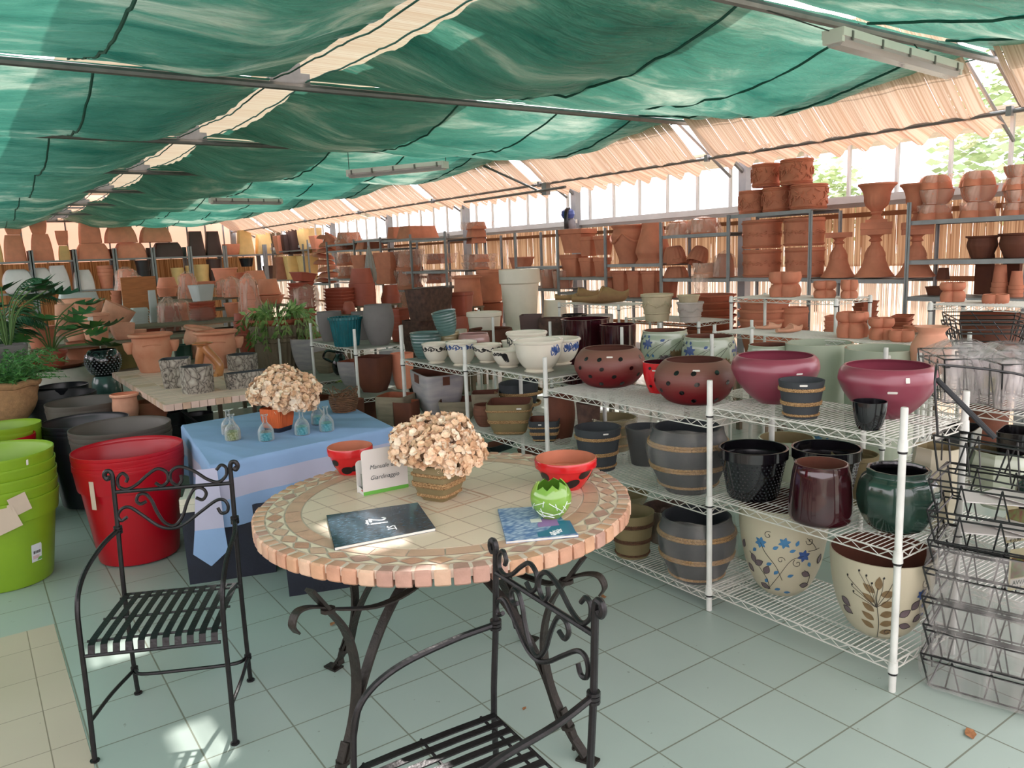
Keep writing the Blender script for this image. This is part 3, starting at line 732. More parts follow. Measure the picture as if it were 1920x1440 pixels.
for (u0, v0, u1, v1) in ((-.7, .55, .1, .35), (-.6, .2, .7, .42), (-.55, .7, -.5, .2), (-.9, .8, -.3, 1.05), (-.1, 1.0, .75, .4), (-.35, 1.1, -.4, .8), (.2, .95, .3, .6), (-.75, .35, .2, .15), (.6, .8, .9, .5), (.5, .3, .85, 1.0), (-.6, .15, -.9, .5), (.85, .85, 1.2, .8), (-1.3, .5, -.9, .9)):
    pts = []
    for q in range(7):
        s_ = q/6; u = u0+(u1-u0)*s_; z = (v0+(v1-v0)*s_)*rg*.95; r = egg_r(z)+.0008; pts.append((r*math.cos(a0+u), r*math.sin(a0+u), z))
    d.tube(pts, .0016, 5)
d.build('white_stroke', M_wstroke, eg)

# closed catalogue and folded magazine
def slab_on(corners, z, th, mb=None, mi=0, curl=0):
    P = [at_z(x, y, z) for x, y in corners]
    return P
def quad_book(name, corners, z, th, cover, pages, label, cat):
    P = [at_z(x, y, z+th) for x, y in corners]; o = sum(P, Vector())/4; o.z = z
    t = empty(name, o, 0, label, cat)
    q = [Vector((p_.x-o.x, p_.y-o.y, 0)) for p_ in P]
    MB().poly([v*.99+Vector((0, 0, .0008)) for v in q], (0, 0, th-.0016)).build('pages', pages, t, angle=0)
    cv = MB(); cv.poly([v+Vector((0, 0, th-.0008)) for v in q], (0, 0, .0008)); cv.poly([v+Vector((0, 0, 0)) for v in q], (0, 0, .0008)); 
    e = q[0]-q[3]; cv.poly([q[3], q[0], q[0]+Vector((0, 0, th)), q[3]+Vector((0, 0, th))], (q[1]-q[0]).normalized()*.0008)
    cv.build('cover', cover, t, angle=0)
    return t, q
def seascape():
    m = mat('dark_sea_cover', (14, 32, 44), .25, .2, 9, rgb2=(62, 92, 112), coat=.3, stretch=(6, 14, 1)); return m
M_pages = mat('paper', (226, 226, 218), .8, .03)
t, q = quad_book('catalogue', [(612, 966), (783, 942), (817, 990), (627, 1027)], TZ, .010, seascape(), M_pages, 'dark blue seascape catalogue marked 21ST lying on the mosaic table', 'catalogue')
M_print = mat('white_print', (244, 244, 244), .5, 0)
ex = (q[1]-q[0]).normalized(); ey = (q[0]-q[3]).normalized()   # long edge / short edge
c = (q[0]+q[1]+q[2]+q[3])/4; cw = (q[1]-q[0]).length; chh = (q[0]-q[3]).length
# lettering reads with its top towards the short right-hand edge
def lay(u, v): return c+ex*u*cw+ey*v*chh+Vector((0, 0, .0106))
text_mesh('21', .085, M_print, t, basis(lay(-.015, .03), -ey, ex), 'cover_title', .0002, spacing=.9)
text_mesh('ST', .042, M_print, t, basis(lay(.09, -.22), -ey, ex), 'cover_title', .0002)
text_mesh('livingart', .016, M_print, t, basis(lay(-.115, .04), -ey, ex), 'cover_subtitle', .0002)
def mag_mat():
    m = bpy.data.materials.new('blue_magazine_cover'); m.use_nodes = True; nt = m.node_tree; b_ = nt.nodes['Principled BSDF']; b_.inputs['Roughness'].default_value = .3
    tc = nt.nodes.new('ShaderNodeTexCoord'); mp = nt.nodes.new('ShaderNodeMapping'); mp.inputs['Scale'].default_value = (50, 110, 1); mp.inputs['Rotation'].default_value = (0, 0, .62); nt.links.new(tc.outputs['Object'], mp.inputs[0])
    v = nt.nodes.new('ShaderNodeTexVoronoi'); nt.links.new(mp.outputs[0], v.inputs['Vector']); v.inputs['Scale'].default_value = .8
    cr = nt.nodes.new('ShaderNodeValToRGB'); e = cr.color_ramp.elements; e[0].color = (*lin((196, 212, 228)), 1); e[1].color = (*lin((70, 112, 170)), 1); e[1].position = .8; nt.links.new(v.outputs['Distance'], cr.inputs[0]); nt.links.new(cr.outputs[0], b_.inputs['Base Color'])
    return m
t, q = quad_book('magazine', [(933, 954), (1030, 948), (1085, 1002), (949, 1015)], TZ, .008, mag_mat(), M_pages, 'folded magazine with blue sea cover under the green egg pot', 'magazine')
c = sum(q, Vector())/4
pa = MB()
lp_ = lambda u, v, h=.0085: q[3]+(q[2]-q[3])*u+(q[0]-q[3])*v+Vector((0, 0, h))
pa.add([lp_(.45, .03), lp_(.98, .03), lp_(.98, .42), lp_(.8, .45), lp_(.62, .22), lp_(.45, .15)], [(0, 1, 2, 3, 4, 5)], 0)
pa.add([lp_(.5, .3, .0087), lp_(.8, .3, .0087), lp_(.8, .5, .0087), lp_(.62, .56, .0087), lp_(.5, .4, .0087)], [(0, 1, 2, 3, 4)], 1)
pa.add([lp_(.42, .45, .0088), lp_(.58, .45, .0088), lp_(.58, .56, .0088), lp_(.42, .56, .0088)], [(0, 1, 2, 3)], 2)
pa.build('cover_panel', [mat('teal_print', (28, 112, 146), .35), mat('mauve_print', (150, 112, 170), .35), M_pages], t, angle=0)
sq_ = MB()
for k in range(3): sq_.tube(crom([lp_(.66+.05*k+.04*math.sin(i*1.7+k), .08+.03*k+.05*math.cos(i*2.1), .0088) for i in range(8)], 4), .0011, 4)
sq_.build('white_scribble', M_print, t)

# leaflet holder with booklets
M_card = mat('white_card', (222, 216, 212), .6, .03)
M_cardg = mat('green_print', (104, 176, 70), .5, .05)
fa, fb = at_z(682, 930, TZ), at_z(772, 912, TZ)
u = (fb-fa).normalized(); Wd = .185; v = Vector((-u.y, u.x, 0))
t = empty('leaflet_holder', fa, 0, 'white card leaflet holder lettered Manuale del Giardinaggio', 'leaflet holder')
zf = height_at(fa, 846)-TZ; zb = .125
def rounded(w_, h, r_, n=5):
    pts = [(0, 0), (w_, 0)]
    for cx, cy, a0 in ((w_-r_, h-r_, 0), (r_, h-r_, PI/2)):
        pts += [(cx+r_*math.cos(a0+PI/2*i/n), cy+r_*math.sin(a0+PI/2*i/n)) for i in range(n+1)]
    return pts
mb = MB(); mb.poly([u*a_+Vector((0, 0, b_)) for a_, b_ in rounded(Wd, zf, .016)], v*.003); mb.build('front_panel', M_card, t, angle=20)
mb = MB(); mb.poly([u*(a_-.004)+v*.055+Vector((0, 0, b_)) for a_, b_ in rounded(Wd+.004, zb, .016)], v*.003); mb.build('back_panel', M_card, t, angle=20)
mb = MB(); mb.poly([u*0+v*0, u*Wd, u*Wd+v*.055, v*.055], (0, 0, .003)); mb.poly([v*.003, v*.055, v*.055+Vector((0, 0, .028)), v*.003+Vector((0, 0, .02))], u*.002); mb.build('tray', M_card, t, angle=20)
mb = MB(); mb.poly([u*0-v*.0008, u*Wd-v*.0008, u*Wd-v*.0008+Vector((0, 0, .014)), u*0-v*.0008+Vector((0, 0, .014))], v*.0006); mb.build('green_stripe', M_cardg, t, angle=0)
mb = MB(); mb.box((0, 0, 0), (.014, .0006, .005)); mb.v = [tuple(u*(a_-.0)+v*(.012)+Vector((0, 0, .019+c_)) for a_, b_, c_ in [vv])[0] if False else tuple(v*(.012+vv[0])-u*.0008+u*vv[1]+Vector((0, 0, .018+vv[2]))) for vv in mb.v]; mb.build('red_label', mat('red_print', (200, 40, 44), .5), t, angle=0)
M_ink = mat('grey_ink', (60, 70, 72), .6)
text_mesh('Manuale del', .0235, M_ink, t, basis(u*.03-v*.001+Vector((0, 0, zf*.60)), u, (0, 0, 1)), 'lettering', .0002, 'LEFT', .25)
text_mesh('Giardinaggio', .0235, M_ink, t, basis(u*.03-v*.001+Vector((0, 0, zf*.36)), u, (0, 0, 1)), 'lettering', .0002, 'LEFT', .25)
for i in range(4):
    mb = MB(); mb.box((.08, 0, .0), (.14, .006, .07)); 
    o = mb.build('booklet', mat('booklet_grey', (150, 152, 142), .7, .1), None, angle=0); o.matrix_world = Matrix.Translation(fa+v*(.012+.0105*i)+Vector((0, 0, .0388))) @ basis((0, 0, 0), u, v)
    tag(o, 'grey garden booklet standing in the white leaflet holder', 'booklet', 'booklets in the leaflet holder')
# ================================================================ blue display table
ZC = .66
M_blue = mat('sky_blue_cloth', (142, 172, 214), .85, .05, 5)
M_lilac = mat('lilac_stripe', (184, 182, 206), .85, .04, 5)
c0, c1, c2, c3 = at_z(393, 873, ZC), at_z(738, 800, ZC), at_z(628, 757, ZC), at_z(340, 797, ZC)
ux = (c1-c0).normalized(); Lx = (c1-c0).length; uy = (c3-c0).normalized(); Ly = (c3-c0).length
dt = empty('cloth_display_table', c0, 0, 'low display table under a sky blue cloth with a lilac stripe', 'table')
cl = MB(); dr = .34
def edge_pt(s_):   # walk round the rectangle
    per = [(Vector((0, 0, 0)), ux*Lx), (ux*Lx, uy*Ly), (ux*Lx+uy*Ly, -ux*Lx), (uy*Ly, -uy*Ly)]
    k = int(s_) % 4; f = s_-int(s_); return per[k][0]+per[k][1]*f, [(-uy), ux, uy, -ux][k]
ns = 160; rows = [0, .012, .03, .09, .0901, .15, .195, .1951, .26, .33]
vs = []; 
for ri, dz in enumerate(rows):
    for i in range(ns):
        p, nrm = edge_pt(4*i/ns)
        cnr = min((4*i/ns) % 1, 1-(4*i/ns) % 1)
        fl_ = (.012*math.sin(i*.55)+.01*math.sin(i*.23+1))*dz/.3+.05*dz*(1 if cnr < .02 else .25)
        dzz = dz*(1+.06*math.sin(i*.21)) if dz > .3 else dz
        q = p+nrm*((.004 if ri else -.006)+fl_)+Vector((0, 0, 0 if ri == 0 else -dzz))
        vs.append(q)
fs = []; mi = []
for r_ in range(len(rows)-1):
    for i in range(ns): fs.append((r_*ns+i, r_*ns+(i+1) % ns, (r_+1)*ns+(i+1) % ns, (r_+1)*ns+i)); mi.append(1 if 4 <= r_ <= 6 else 0)
fs.append(tuple(range(ns-1, -1, -1))); mi.append(0)
cl.add([tuple(p) for p in vs], fs); cl.mi = mi
cl.build('tablecloth', [M_blue, M_lilac], dt, angle=50)
# pointed tie-like tail hanging at the near corner
tl = MB(); a_ = Vector((-.012, 0, 0))-uy*.02
def tail(s_, w_): return a_-ux*.02-uy*(.01+.05*s_)+Vector((0, 0, -.02-.42*s_))
pts = [(0, .05, 1), (.3, .062, 1), (.55, .07, 1), (.62, .072, 1), (.6201, .072, 0), (.86, .085, 0), (1.0, .002, 0)]
vs = []; 
for s_, w_, m_ in pts:
    z_ = -.01-.5*s_; o_ = -ux*(.02+.03*s_)-uy*(.015+.04*s_)
    vs += [o_-(ux-uy*.5).normalized()*w_+Vector((0, 0, z_+(.05 if s_ < .9 else 0)*0)), o_+(ux-uy*.5).normalized()*w_+Vector((0, 0, z_))]
tl.add(vs, [(2*i, 2*i+1, 2*i+3, 2*i+2) for i in range(len(pts)-1)]); tl.mi = [1, 1, 1, 0, 0, 0]
o = tl.build('cloth_tail', [M_blue, M_lilac], dt, angle=0); md = o.modifiers.new('thick', 'SOLIDIFY'); md.thickness = .003
# board and trestle beneath
MB().poly([ux*.02+uy*.02, ux*(Lx-.02)+uy*.02, ux*(Lx-.02)+uy*(Ly-.02), ux*.02+uy*(Ly-.02)], (0, 0, -.022), T=Matrix.Translation((0, 0, -.004))).build('table_board', mat('plywood', (170, 140, 100)), dt)
for a1, b1 in ((.12, .25), (Lx-.12, .25), (.12, Ly-.12), (Lx-.12, Ly-.12)):
    MB().box(tuple(ux*a1+uy*b1+Vector((0, 0, -.34))), (.05, .05, .63)).build('leg', M_iron, dt)
# navy cube planters underneath and a slab of styrofoam
M_navy = mat('navy_stone', (30, 34, 50), .6, .25, 6, .2)
def cube_planter(base, w_, d_, h, rz, label, grp='navy cube planters under the blue cloth'):
    mb = MB()
    for z0, z1, k0, k1 in ((0, h, .97, 1.0),):
        pr = [(0, 0), (.5*k0, 0), (.5*k1, h), (.5*k1-.03, h), (.5*k0-.03, .04), (0, .04)]
        mb.lathe(pr, 64, lambda a, z: (max(-1, min(1, math.cos(a)*1.42))*w_*.98+.02*math.cos(a)*w_, max(-1, min(1, math.sin(a)*1.42))*d_*.98+.02*math.sin(a)*d_))
    o_ = mb.build('cube_planter', M_navy, None, base, (0, 0, rz), 40); tag(o_, label, 'planter', grp); return o_
f1 = at_z(353, 1098, 0); f2 = at_z(495, 1077, 0); e = (f2-f1).normalized(); n_ = Vector((-e.y, e.x, 0)); W1 = .46
f2b = at_z(540, 1122, 0)
rz1 = math.atan2(e.y, e.x)
cube_planter(tuple(f1+e*.23+n_*.23), .46, .46, .40, rz1, 'tall navy cube planter beside the red buckets under the blue cloth corner')
cube_planter(tuple(f2b+e*.22+n_*.23), .44, .44, .26, rz1, 'lower navy cube planter half under the mosaic table')
fo = empty('foam_slab', tuple(f1+e*.12+n_*.16+Vector((0, 0, .402))), rz1, 'cream styrofoam packing slab lying on the tall navy cube planter', 'packing foam')
mb = MB(); mb.box((0, 0, .02), (.24, .33, .04)); mb.box((.0, -.13, .055), (.24, .05, .03)); mb.box((.09, 0, .055), (.05, .33, .03)); mb.build('slab', mat('styrofoam', (222, 216, 198), .8, .03, 40), fo, angle=0)

# bottles with coloured sand
def clear_mat(name, rgb, a=.3):
    m = bpy.data.materials.new(name); m.use_nodes = True; nt = m.node_tree
    g = nt.nodes.new('ShaderNodeBsdfPrincipled'); g.inputs['Base Color'].default_value = (*lin(rgb), 1); g.inputs['Roughness'].default_value = .06
    t_ = nt.nodes.new('ShaderNodeBsdfTransparent'); t_.inputs[0].default_value = (.93, .95, .95, 1); mx = nt.nodes.new('ShaderNodeMixShader'); lw = nt.nodes.new('ShaderNodeLayerWeight'); lw.inputs[0].default_value = a
    nt.links.new(lw.outputs['Facing'], mx.inputs[0]); nt.links.new(t_.outputs[0], mx.inputs[1]); nt.links.new(g.outputs[0], mx.inputs[2]); nt.links.new(mx.outputs[0], nt.nodes['Material Output'].inputs[0])
    return m
M_bottle = clear_mat('bottle_glass', (190, 194, 196), .62)
def glitter(name, c1, c2):
    m = mat(name, c1, .25, 0, 120, rgb2=c2, metal=.3); return m
M_turq = glitter('turquoise_glitter', (58, 142, 156), (130, 202, 208)); M_lgr = glitter('gold_green_glitter', (134, 140, 84), (206, 206, 160)); M_silv = glitter('silver_glitter', (150, 142, 140), (214, 208, 204))
def bottle(px, py, fill, label, s_=1.0):
    b_ = at_z(px, py, ZC)+AWAY*.03
    t_ = empty('glass_bottle', b_, 0, label, 'bottle', 'little glass bottles of glitter on the blue cloth')
    k = .045*s_; out = [(k*.9, 0), (k, .006), (k*1.0, .05*s_), (k*.93, .066*s_), (k*.68, .086*s_), (k*.36, .1*s_), (k*.28, .108*s_), (k*.28, .142*s_), (k*.42, .145*s_), (k*.42, .152*s_), (k*.3, .153*s_)]
    MB().lathe([(0, 0)]+out, 28).build('bottle_glass', M_bottle, t_)
    h = .052*s_; MB().lathe([(0, .003), (k*.88, .003), (k*.965, .008), (k*.965, h*.95), (k*.9, h), (0, h)], 28).build('glitter_band', fill, t_)
    return t_
bottle(427, 816, M_silv, 'glass bottle with silver glitter, behind the gold-green one', 1.0)
bottle(434, 827, M_lgr, 'glass bottle with gold-green glitter, nearest the red buckets', 1.02)
bottle(497, 828, M_turq, 'turquoise glitter bottle in front of the orange planter', 1.02)
bottle(565, 817, M_turq, 'turquoise glitter bottle standing just past the orange planter', 1.0)
bottle(595, 797, M_turq, 'turquoise glitter bottle hidden partly behind its neighbour by the wicker basket', 1.0)
bottle(611, 810, M_turq, 'turquoise glitter bottle nearest the bare cloth end', 1.0)
# orange ribbed square pot with dried hydrangea
b = at_z(517, 811, ZC)+AWAY*.06
op = empty('planter_with_hydrangea', b, -.25, 'orange ribbed square planter with dried hydrangeas on the blue cloth', 'planter')
M_orange = mat('orange_terracotta', (206, 96, 44), .55, .08, 12)
rr2 = lambda z: .066+.018*math.sin(min(1, z/.13)*PI/2)
H2 = .145
def SQR(a, z):
    x, y = SQ(a, z); k = 1+.012*(1 if math.sin(a*44) > 0 else -1); return x*k, y*k
MB().lathe([(rr2(H2*k/10), H2*k/10) for k in range(2, 11)]+[(rr2(H2)-.006, H2), (rr2(H2)-.01, H2-.02), (0, H2-.025)], 180, SQR).build('pot_body', M_orange, op, rot=(0, 0, PI/4))
MB().lathe([(0, 0)]+[(rr2(H2*k/10)*.99, H2*k/10) for k in range(0, 3)], 48, SQ).build('dark_foot', M_navy, op, rot=(0, 0, PI/4))
inv2 = Matrix.Rotation(.25, 4, 'Z'); bp_ = Vector(b)
def hd2(px, py, rw, dd=0):
    q_ = CAM+ray(px, py)*(depth(bp_)+dd); k = rw*depth(bp_)/FPX; v_ = inv2 @ (q_-bp_); return ((v_.x, v_.y, v_.z), k, k, k*.85)
hydrangea('flower_head', [hd2(528, 722, 38), hd2(566, 728, 30), hd2(505, 735, 32, -.03), hd2(487, 742, 20, -.05), hd2(545, 745, 34, -.06), hd2(573, 752, 20)], op, .9, .024)
st = MB()
for i in range(12): st.tube(crom([(R(-.03, .03), R(-.03, .03), H2-.03), (R(-.05, .05), R(-.05, .05), H2+.04), (R(-.09, .09), R(-.09, .09), H2+.1)], 3), .003, 5)
st.build('stem', mat('dry_stem', (110, 78, 52)), op)
# wicker basket behind
b = at_z(640, 776, ZC)+AWAY*.1
wb = empty('wicker_basket', b, 0, 'small brown wicker basket behind the bottles on the blue cloth', 'basket')
M_wick = mat('wicker', (112, 78, 54), .8, .3, 40, .5, 90)
mb = MB()
for i in range(9):
    z = .006+.0125*i; r_ = .075+.02*math.sin(i/9*2.2)
    mb.tube([((r_+.004*math.sin(j*PI+i*PI))*math.cos(2*PI*j/40), (r_+.004*math.sin(j*PI+i*PI))*math.sin(2*PI*j/40), z+R(-.002, .002)) for j in range(40)], .006, 5, closed=True)
mb.lathe([(0, .004), (.07, .004)], 24); mb.build('woven_body', M_wick, wb)
mb = MB()
for k in range(14): 
    a_ = R(0, 6.28); mb.tube(crom([(.09*math.cos(a_), .09*math.sin(a_), .1), (.1*math.cos(a_+.4), .1*math.sin(a_+.4), R(.12, .17)), (.07*math.cos(a_+1), .07*math.sin(a_+1), R(.1, .15))], 4), .003, 5)
mb.build('twig', M_wick, wb)

# ================================================================ rectangular stone table with bark pots
M_plank = mat('pale_stone_top', (230, 198, 182), .6, .14, 5, .15, 30, stretch=(1, 5, 1))
SX0, SX1, SY0, SY1, SZ = 1.07, 2.02, 5.73, 7.95, .74
stb = empty('stone_table', ((SX0+SX1)/2, (SY0+SY1)/2, 0), 0, 'rectangular pale stone table on curved iron legs carrying terracotta and bark pots', 'table')
mb = MB(); L, W_ = SY1-SY0, SX1-SX0
mb.box((0, 0, SZ-.022), (W_-.02, L-.02, .04), mi=5)
nx, ny = 6, 13
for i in range(nx):
    for j in range(ny):
        mb.box((-W_/2+W_*(i+.5)/nx, -L/2+L*(j+.5)/ny, SZ-.003), (W_/nx-.005, L/ny-.005, .006), mi=random.choice([6, 6, 6, 2]))
for s_ in (-1, 1):
    for j in range(40): mb.box((s_*(W_/2-.004), -L/2+L*(j+.5)/40, SZ-.022), (.02, L/40-.004, .046), mi=random.choice([6, 2, 6]))
    for j in range(17): mb.box((-W_/2+W_*(j+.5)/17, s_*(L/2-.004), SZ-.022), (W_/17-.004, .02, .046), mi=random.choice([6, 2, 6]))
mb.build('stone_top', STONES+[M_grout, M_plank], stb, angle=0)
for sx in (-1, 1):
    for sy in (-1, 1):
        MB().tube(crom([(sx*W_*.32, sy*L*.44, 0), (sx*W_*.28, sy*L*.36, .2), (sx*W_*.26, sy*L*.33, .45), (sx*W_*.34, sy*L*.42, SZ-.05)], 6), 0, flat=(.035, .01, (1, 0, 0))).build('leg', M_iron, stb)
for sy in (-1, 1):
    MB().tube(crom([(-W_*.38, sy*L*.46, SZ-.06), (-W_*.15, sy*L*.43, .48), (W_*.15, sy*L*.43, .48), (W_*.38, sy*L*.46, SZ-.06)], 6), .008, 6).build('arch_brace', M_iron, stb)
# ================================================================ white wire shelving
M_wire = mat('white_epoxy_wire', (214, 212, 204), .4, .06, 20)
M_post = mat('white_post', (208, 208, 202), .4, .1, 12, rgb2=(226, 226, 220))
M_clip = mat('black_clip', (28, 26, 28), .5, .1)
M_ply = mat('dusty_board', (150, 148, 140), .8, .14, 5)
ME_CLIP = MB().tube([(0, 0, -.045), (0, 0, -.038)], .0165, 10).mesh('clip_ring', M_clip)
ME_COLLAR = MB().tube([(0, 0, -.036), (0, 0, .008)], [.0185, .016], 12).mesh('collar', M_post)
def wire_shelf_mesh(x0, x1, y0, y1, deck=True):
    mb = MB(); r = .0034; h = .03
    A = [(x0, y0), (x1, y0), (x1, y1), (x0, y1)]
    for i in range(4):
        (a, b), (c, d) = A[i], A[(i+1) % 4]
        mb.bar((a, b, 0), (c, d, 0), r, 5); mb.bar((a, b, -h), (c, d, -h), r*.9, 5)
        L = math.hypot(c-a, d-b); n = max(4, int(L/.036)); 
        mb.tube([(a+(c-a)*k/n, b+(d-b)*k/n, -.003 if k % 2 else -h+.003) for k in range(n+1)], r*.72, 4)
    if deck:
        n = int(abs(y1-y0)/.0215)
        for k in range(1, n):
            y = y0+(y1-y0)*k/n; mb.tube([(x0, y, .0015), (x1, y, .0015)], .0022, 4)
        for k in (.3, .7): mb.tube([(x0+(x1-x0)*k, y0, -.004), (x0+(x1-x0)*k, y1, -.004)], .003, 4)
    return mb
def unit(label, x0, x1, y0, y1, levels, ztop, group, sides=('y0', 'y1'), boards=(), base=0, deck=None):
    """levels: list of shelf heights; posts at both ends (or only the far one for an add-on bay)"""
    t = empty('wire_shelving', ((x0+x1)/2, (y0+y1)/2, base), 0, label, 'shelving', group)
    X0, X1, Y0, Y1 = -(x1-x0)/2, (x1-x0)/2, -(y1-y0)/2, (y1-y0)/2
    for s_ in sides:
        y = Y0 if s_ == 'y0' else Y1
        for x in (X0, X1):
            p = MB(); p.tube([(x, y, 0), (x, y, ztop)], .0132, 12); p.tube([(x, y, ztop), (x, y, ztop+.003)], .012, 12)
            o = p.build('post', M_post, t)
            for z in levels:
                for nm, me in (('clip_ring', ME_CLIP), ('collar', ME_COLLAR)):
                    c = bpy.data.objects.new(nm, me); COL.objects.link(c); c.parent = o; c.location = (x, y, z)
    for i, z in enumerate(levels):
        o = wire_shelf_mesh(X0, X1, Y0, Y1).build('wire_shelf', M_wire, t, (0, 0, z), angle=50)
        if i in boards: MB().box((0, 0, .005), (x1-x0-.02, y1-y0-.03, .005)).build('board', M_ply, o)
    return t
G1 = 'white wire shelving units of the front row'
FX0, FX1 = 2.685, 3.13
PY = [1.437, 2.32, 3.525, 4.395, 5.30]
L0 = [.113, .545, .965]; L1 = [.075, .49, .90]; L2 = [.10, .535, .962]; L3 = [.09, .505, .918]
unit('white wire shelving bay holding the plum bowls and the two flower-painted egg pots', FX0, FX1, PY[0], PY[1], L0, 1.085, G1)
unit('white wire shelving bay holding the two dotted red pots', FX0, FX1, PY[1], PY[2], L1, 1.085, G1, ('y1',))
unit('white wire shelving bay holding the blue and black scroll-painted bowls', FX0, FX1, PY[2], PY[3], L2, 1.085, G1, ('y1',), boards=(2,))
unit('white wire shelving bay holding the ribbed blue-green pots over the whitewashed trough', FX0, FX1, PY[3], PY[4], L3, 1.175, G1, ('y1',), boards=(2,))
G2 = 'white wire shelving units past the gap'
LU2 = [.06, .478, .91]; LU3 = [.06, .51]
unit('white wire shelving unit topped by the teal ribbed pot and tall grey planters', 2.73, 3.18, 6.26, 7.28, LU2, 1.09, G2, boards=(0, 1, 2))
unit('white wire shelving unit with grey planters, beside the leafy ribbed tub', 2.76, 3.2, 7.28, 8.33, LU3, 1.09, G2, ('y1',), boards=(0, 1))
G3 = 'white wire shelving units of the second row'
BX0, BX1 = 4.15, 4.57
unit('second row white wire shelving bay beneath the flared clay jar', BX0, BX1, 1.5, 2.34, [.12, .928], 1.085, G3, ('y0',))
unit('second row white wire shelving bay beneath the pale flower-painted jars', BX0, BX1, 2.34, 3.57, [.12, .55], 1.085, G3)
unit('second row white wire shelving bay beneath the burgundy cylinders', BX0, BX1, 3.57, 4.46, [.12, .55], 1.085, G3, ('y1',))
unit('second row white wire shelving bay with square brown planters', BX0, BX1, 4.46, 5.36, [.12, .55], 1.085, G3, ('y1',))
unit('second row white wire shelving bay with the low brown oval planter', BX0, BX1, 5.36, 6.25, [.12, .6], 1.085, G3, ('y1',))
unit('second row white wire shelving bay beneath the small white tub', BX0+.0, 4.64, 6.25, 7.26, [.12, .6], 1.085, G3, ('y1',))
# ================================================================ pots: profiles, clay colours, placing
def tm(name, c, **k): return mat(name, c, k.pop('rough', .78), k.pop('var', .12), k.pop('scale', 7), k.pop('bump', .2), k.pop('bscale', 45), **k)
C = {
 'terra': tm('terracotta', (194, 122, 93)), 'terra_d': tm('dark_terracotta', (150, 80, 54)), 'terra_l': tm('pale_terracotta', (216, 156, 128)),
 'terra_o': tm('orange_plastic_terracotta', (240, 154, 122), rough=.6, var=.06, bump=0), 'red_p': tm('red_brown_plastic', (166, 82, 62), rough=.5, var=.08, bump=0),
 'brown_p': tm('dark_brown_plastic', (82, 58, 54), rough=.5, var=.06, bump=0), 'yellow_p': tm('yellow_plastic', (244, 204, 138), rough=.55, var=.05, bump=0),
 'mauve_p': tm('mauve_brown_plastic', (150, 96, 74), rough=.55, bump=0), 'moroc': tm('dusty_pink_clay', (182, 120, 90), rgb2=(206, 152, 122), scale=4),
 'white_p': tm('white_plastic', (244, 234, 234), rough=.45, var=.03, bump=0), 'ivory': tm('ivory_plastic', (226, 216, 198), rough=.5, var=.04, bump=0), 'foam_w': tm('pale_grey_plastic', (188, 194, 192), rough=.5, var=.04, bump=0),
 'red': tm('red_plastic', (176, 8, 30), rough=.34, var=.04, bump=0), 'lime': tm('lime_plastic', (134, 170, 40), rough=.36, var=.05, bump=0), 'black_p': tm('black_plastic', (24, 26, 32), rough=.32, var=.08, bump=0), 'taupe': tm('taupe_plastic', (92, 84, 78), rough=.45, var=.05, bump=0), 'char': tm('charcoal_plastic', (48, 46, 50), rough=.4, var=.05, bump=0),
 'slate': tm('slate_clay', (52, 56, 60), rough=.75, var=.15), 'khaki': M_khaki, 'wine': mat('wine_glaze', (52, 14, 22), .08, .25, 6, coat=.6), 'blackg': mat('black_glaze', (20, 18, 22), .12, .2, 8, coat=.5), 'greeng': mat('green_glaze', (40, 66, 56), .16, .35, 5, coat=.5, bump=.05),
 'plum': mat('plum_lacquer', (142, 66, 82), .3, .06, 4, coat=.2), 'celadon': mat('celadon_glaze', (172, 180, 160), .2, .05, 5, coat=.4), 'cream_g': mat('cream_glaze', (222, 214, 198), .22, .05, 6, coat=.4), 'egg': mat('egg_cream_paint', (190, 180, 156), .3, .05, 5),
 'seag': mat('sea_green_glaze', (84, 112, 108), .2, .15, 5, coat=.4), 'straw_g': mat('straw_glaze', (170, 156, 120), .25, .1, coat=.3), 'rose_g': mat('rose_glaze', (172, 132, 126), .25, .1, coat=.4), 'teal': mat('teal_glaze', (22, 92, 100), .22, .2, 8, coat=.4),
 'grey_c': tm('grey_concrete', (112, 108, 106), var=.07), 'wash': tm('whitewashed_clay', (176, 168, 166), rgb2=(150, 146, 150), stretch=(1, 1, 5), scale=5), 'wash_k': tm('khaki_washed_clay', (142, 130, 108), rgb2=(116, 106, 88), stretch=(1, 1, 6), scale=5), 'rust': tm('rust_clay', (106, 58, 38), rgb2=(84, 46, 34), scale=5), 'rustw': tm('woven_clay', (128, 80, 60), rgb2=(100, 64, 50), stretch=(1, 1, 14), scale=7),
 'dkbrown': tm('dark_bark_brown', (64, 44, 38), rgb2=(94, 66, 54), scale=20, bump=.5), 'olive': tm('olive_jar', (122, 104, 60)), 'ribgrey': tm('taupe_rib', (120, 106, 86)), 'stonew': tm('pale_ornate_stone', (194, 178, 148), bump=.3), 'stoneg': tm('lilac_stone', (184, 172, 164), bump=.3), 'clog': tm('mossy_clay', (160, 126, 82), rgb2=(132, 98, 66), scale=5), 'whiteplinth': tm('white_jar', (206, 198, 186), rough=.5),
}
PROF = {
 'taper': [(.72, 0), (1, 1)], 'cyl': [(.96, 0), (1, 1)], 'tcyl': [(.82, 0), (1, 1)],
 'rim': [(.70, 0), (.92, .80), (.93, .8), (1.0, .815), (1.0, 1)],
 'lip': [(.70, 0), (.93, .9), (1.0, .915), (1.0, 1)],
 'vaso': [(.68, 0), (.90, .70), (.96, .72), (.95, .78), (1.0, .8), (1, 1)],
 'cup': 's', 'bulb': 's', 'egg': 's', 'belly': 's', 'urnbowl': 's',
}
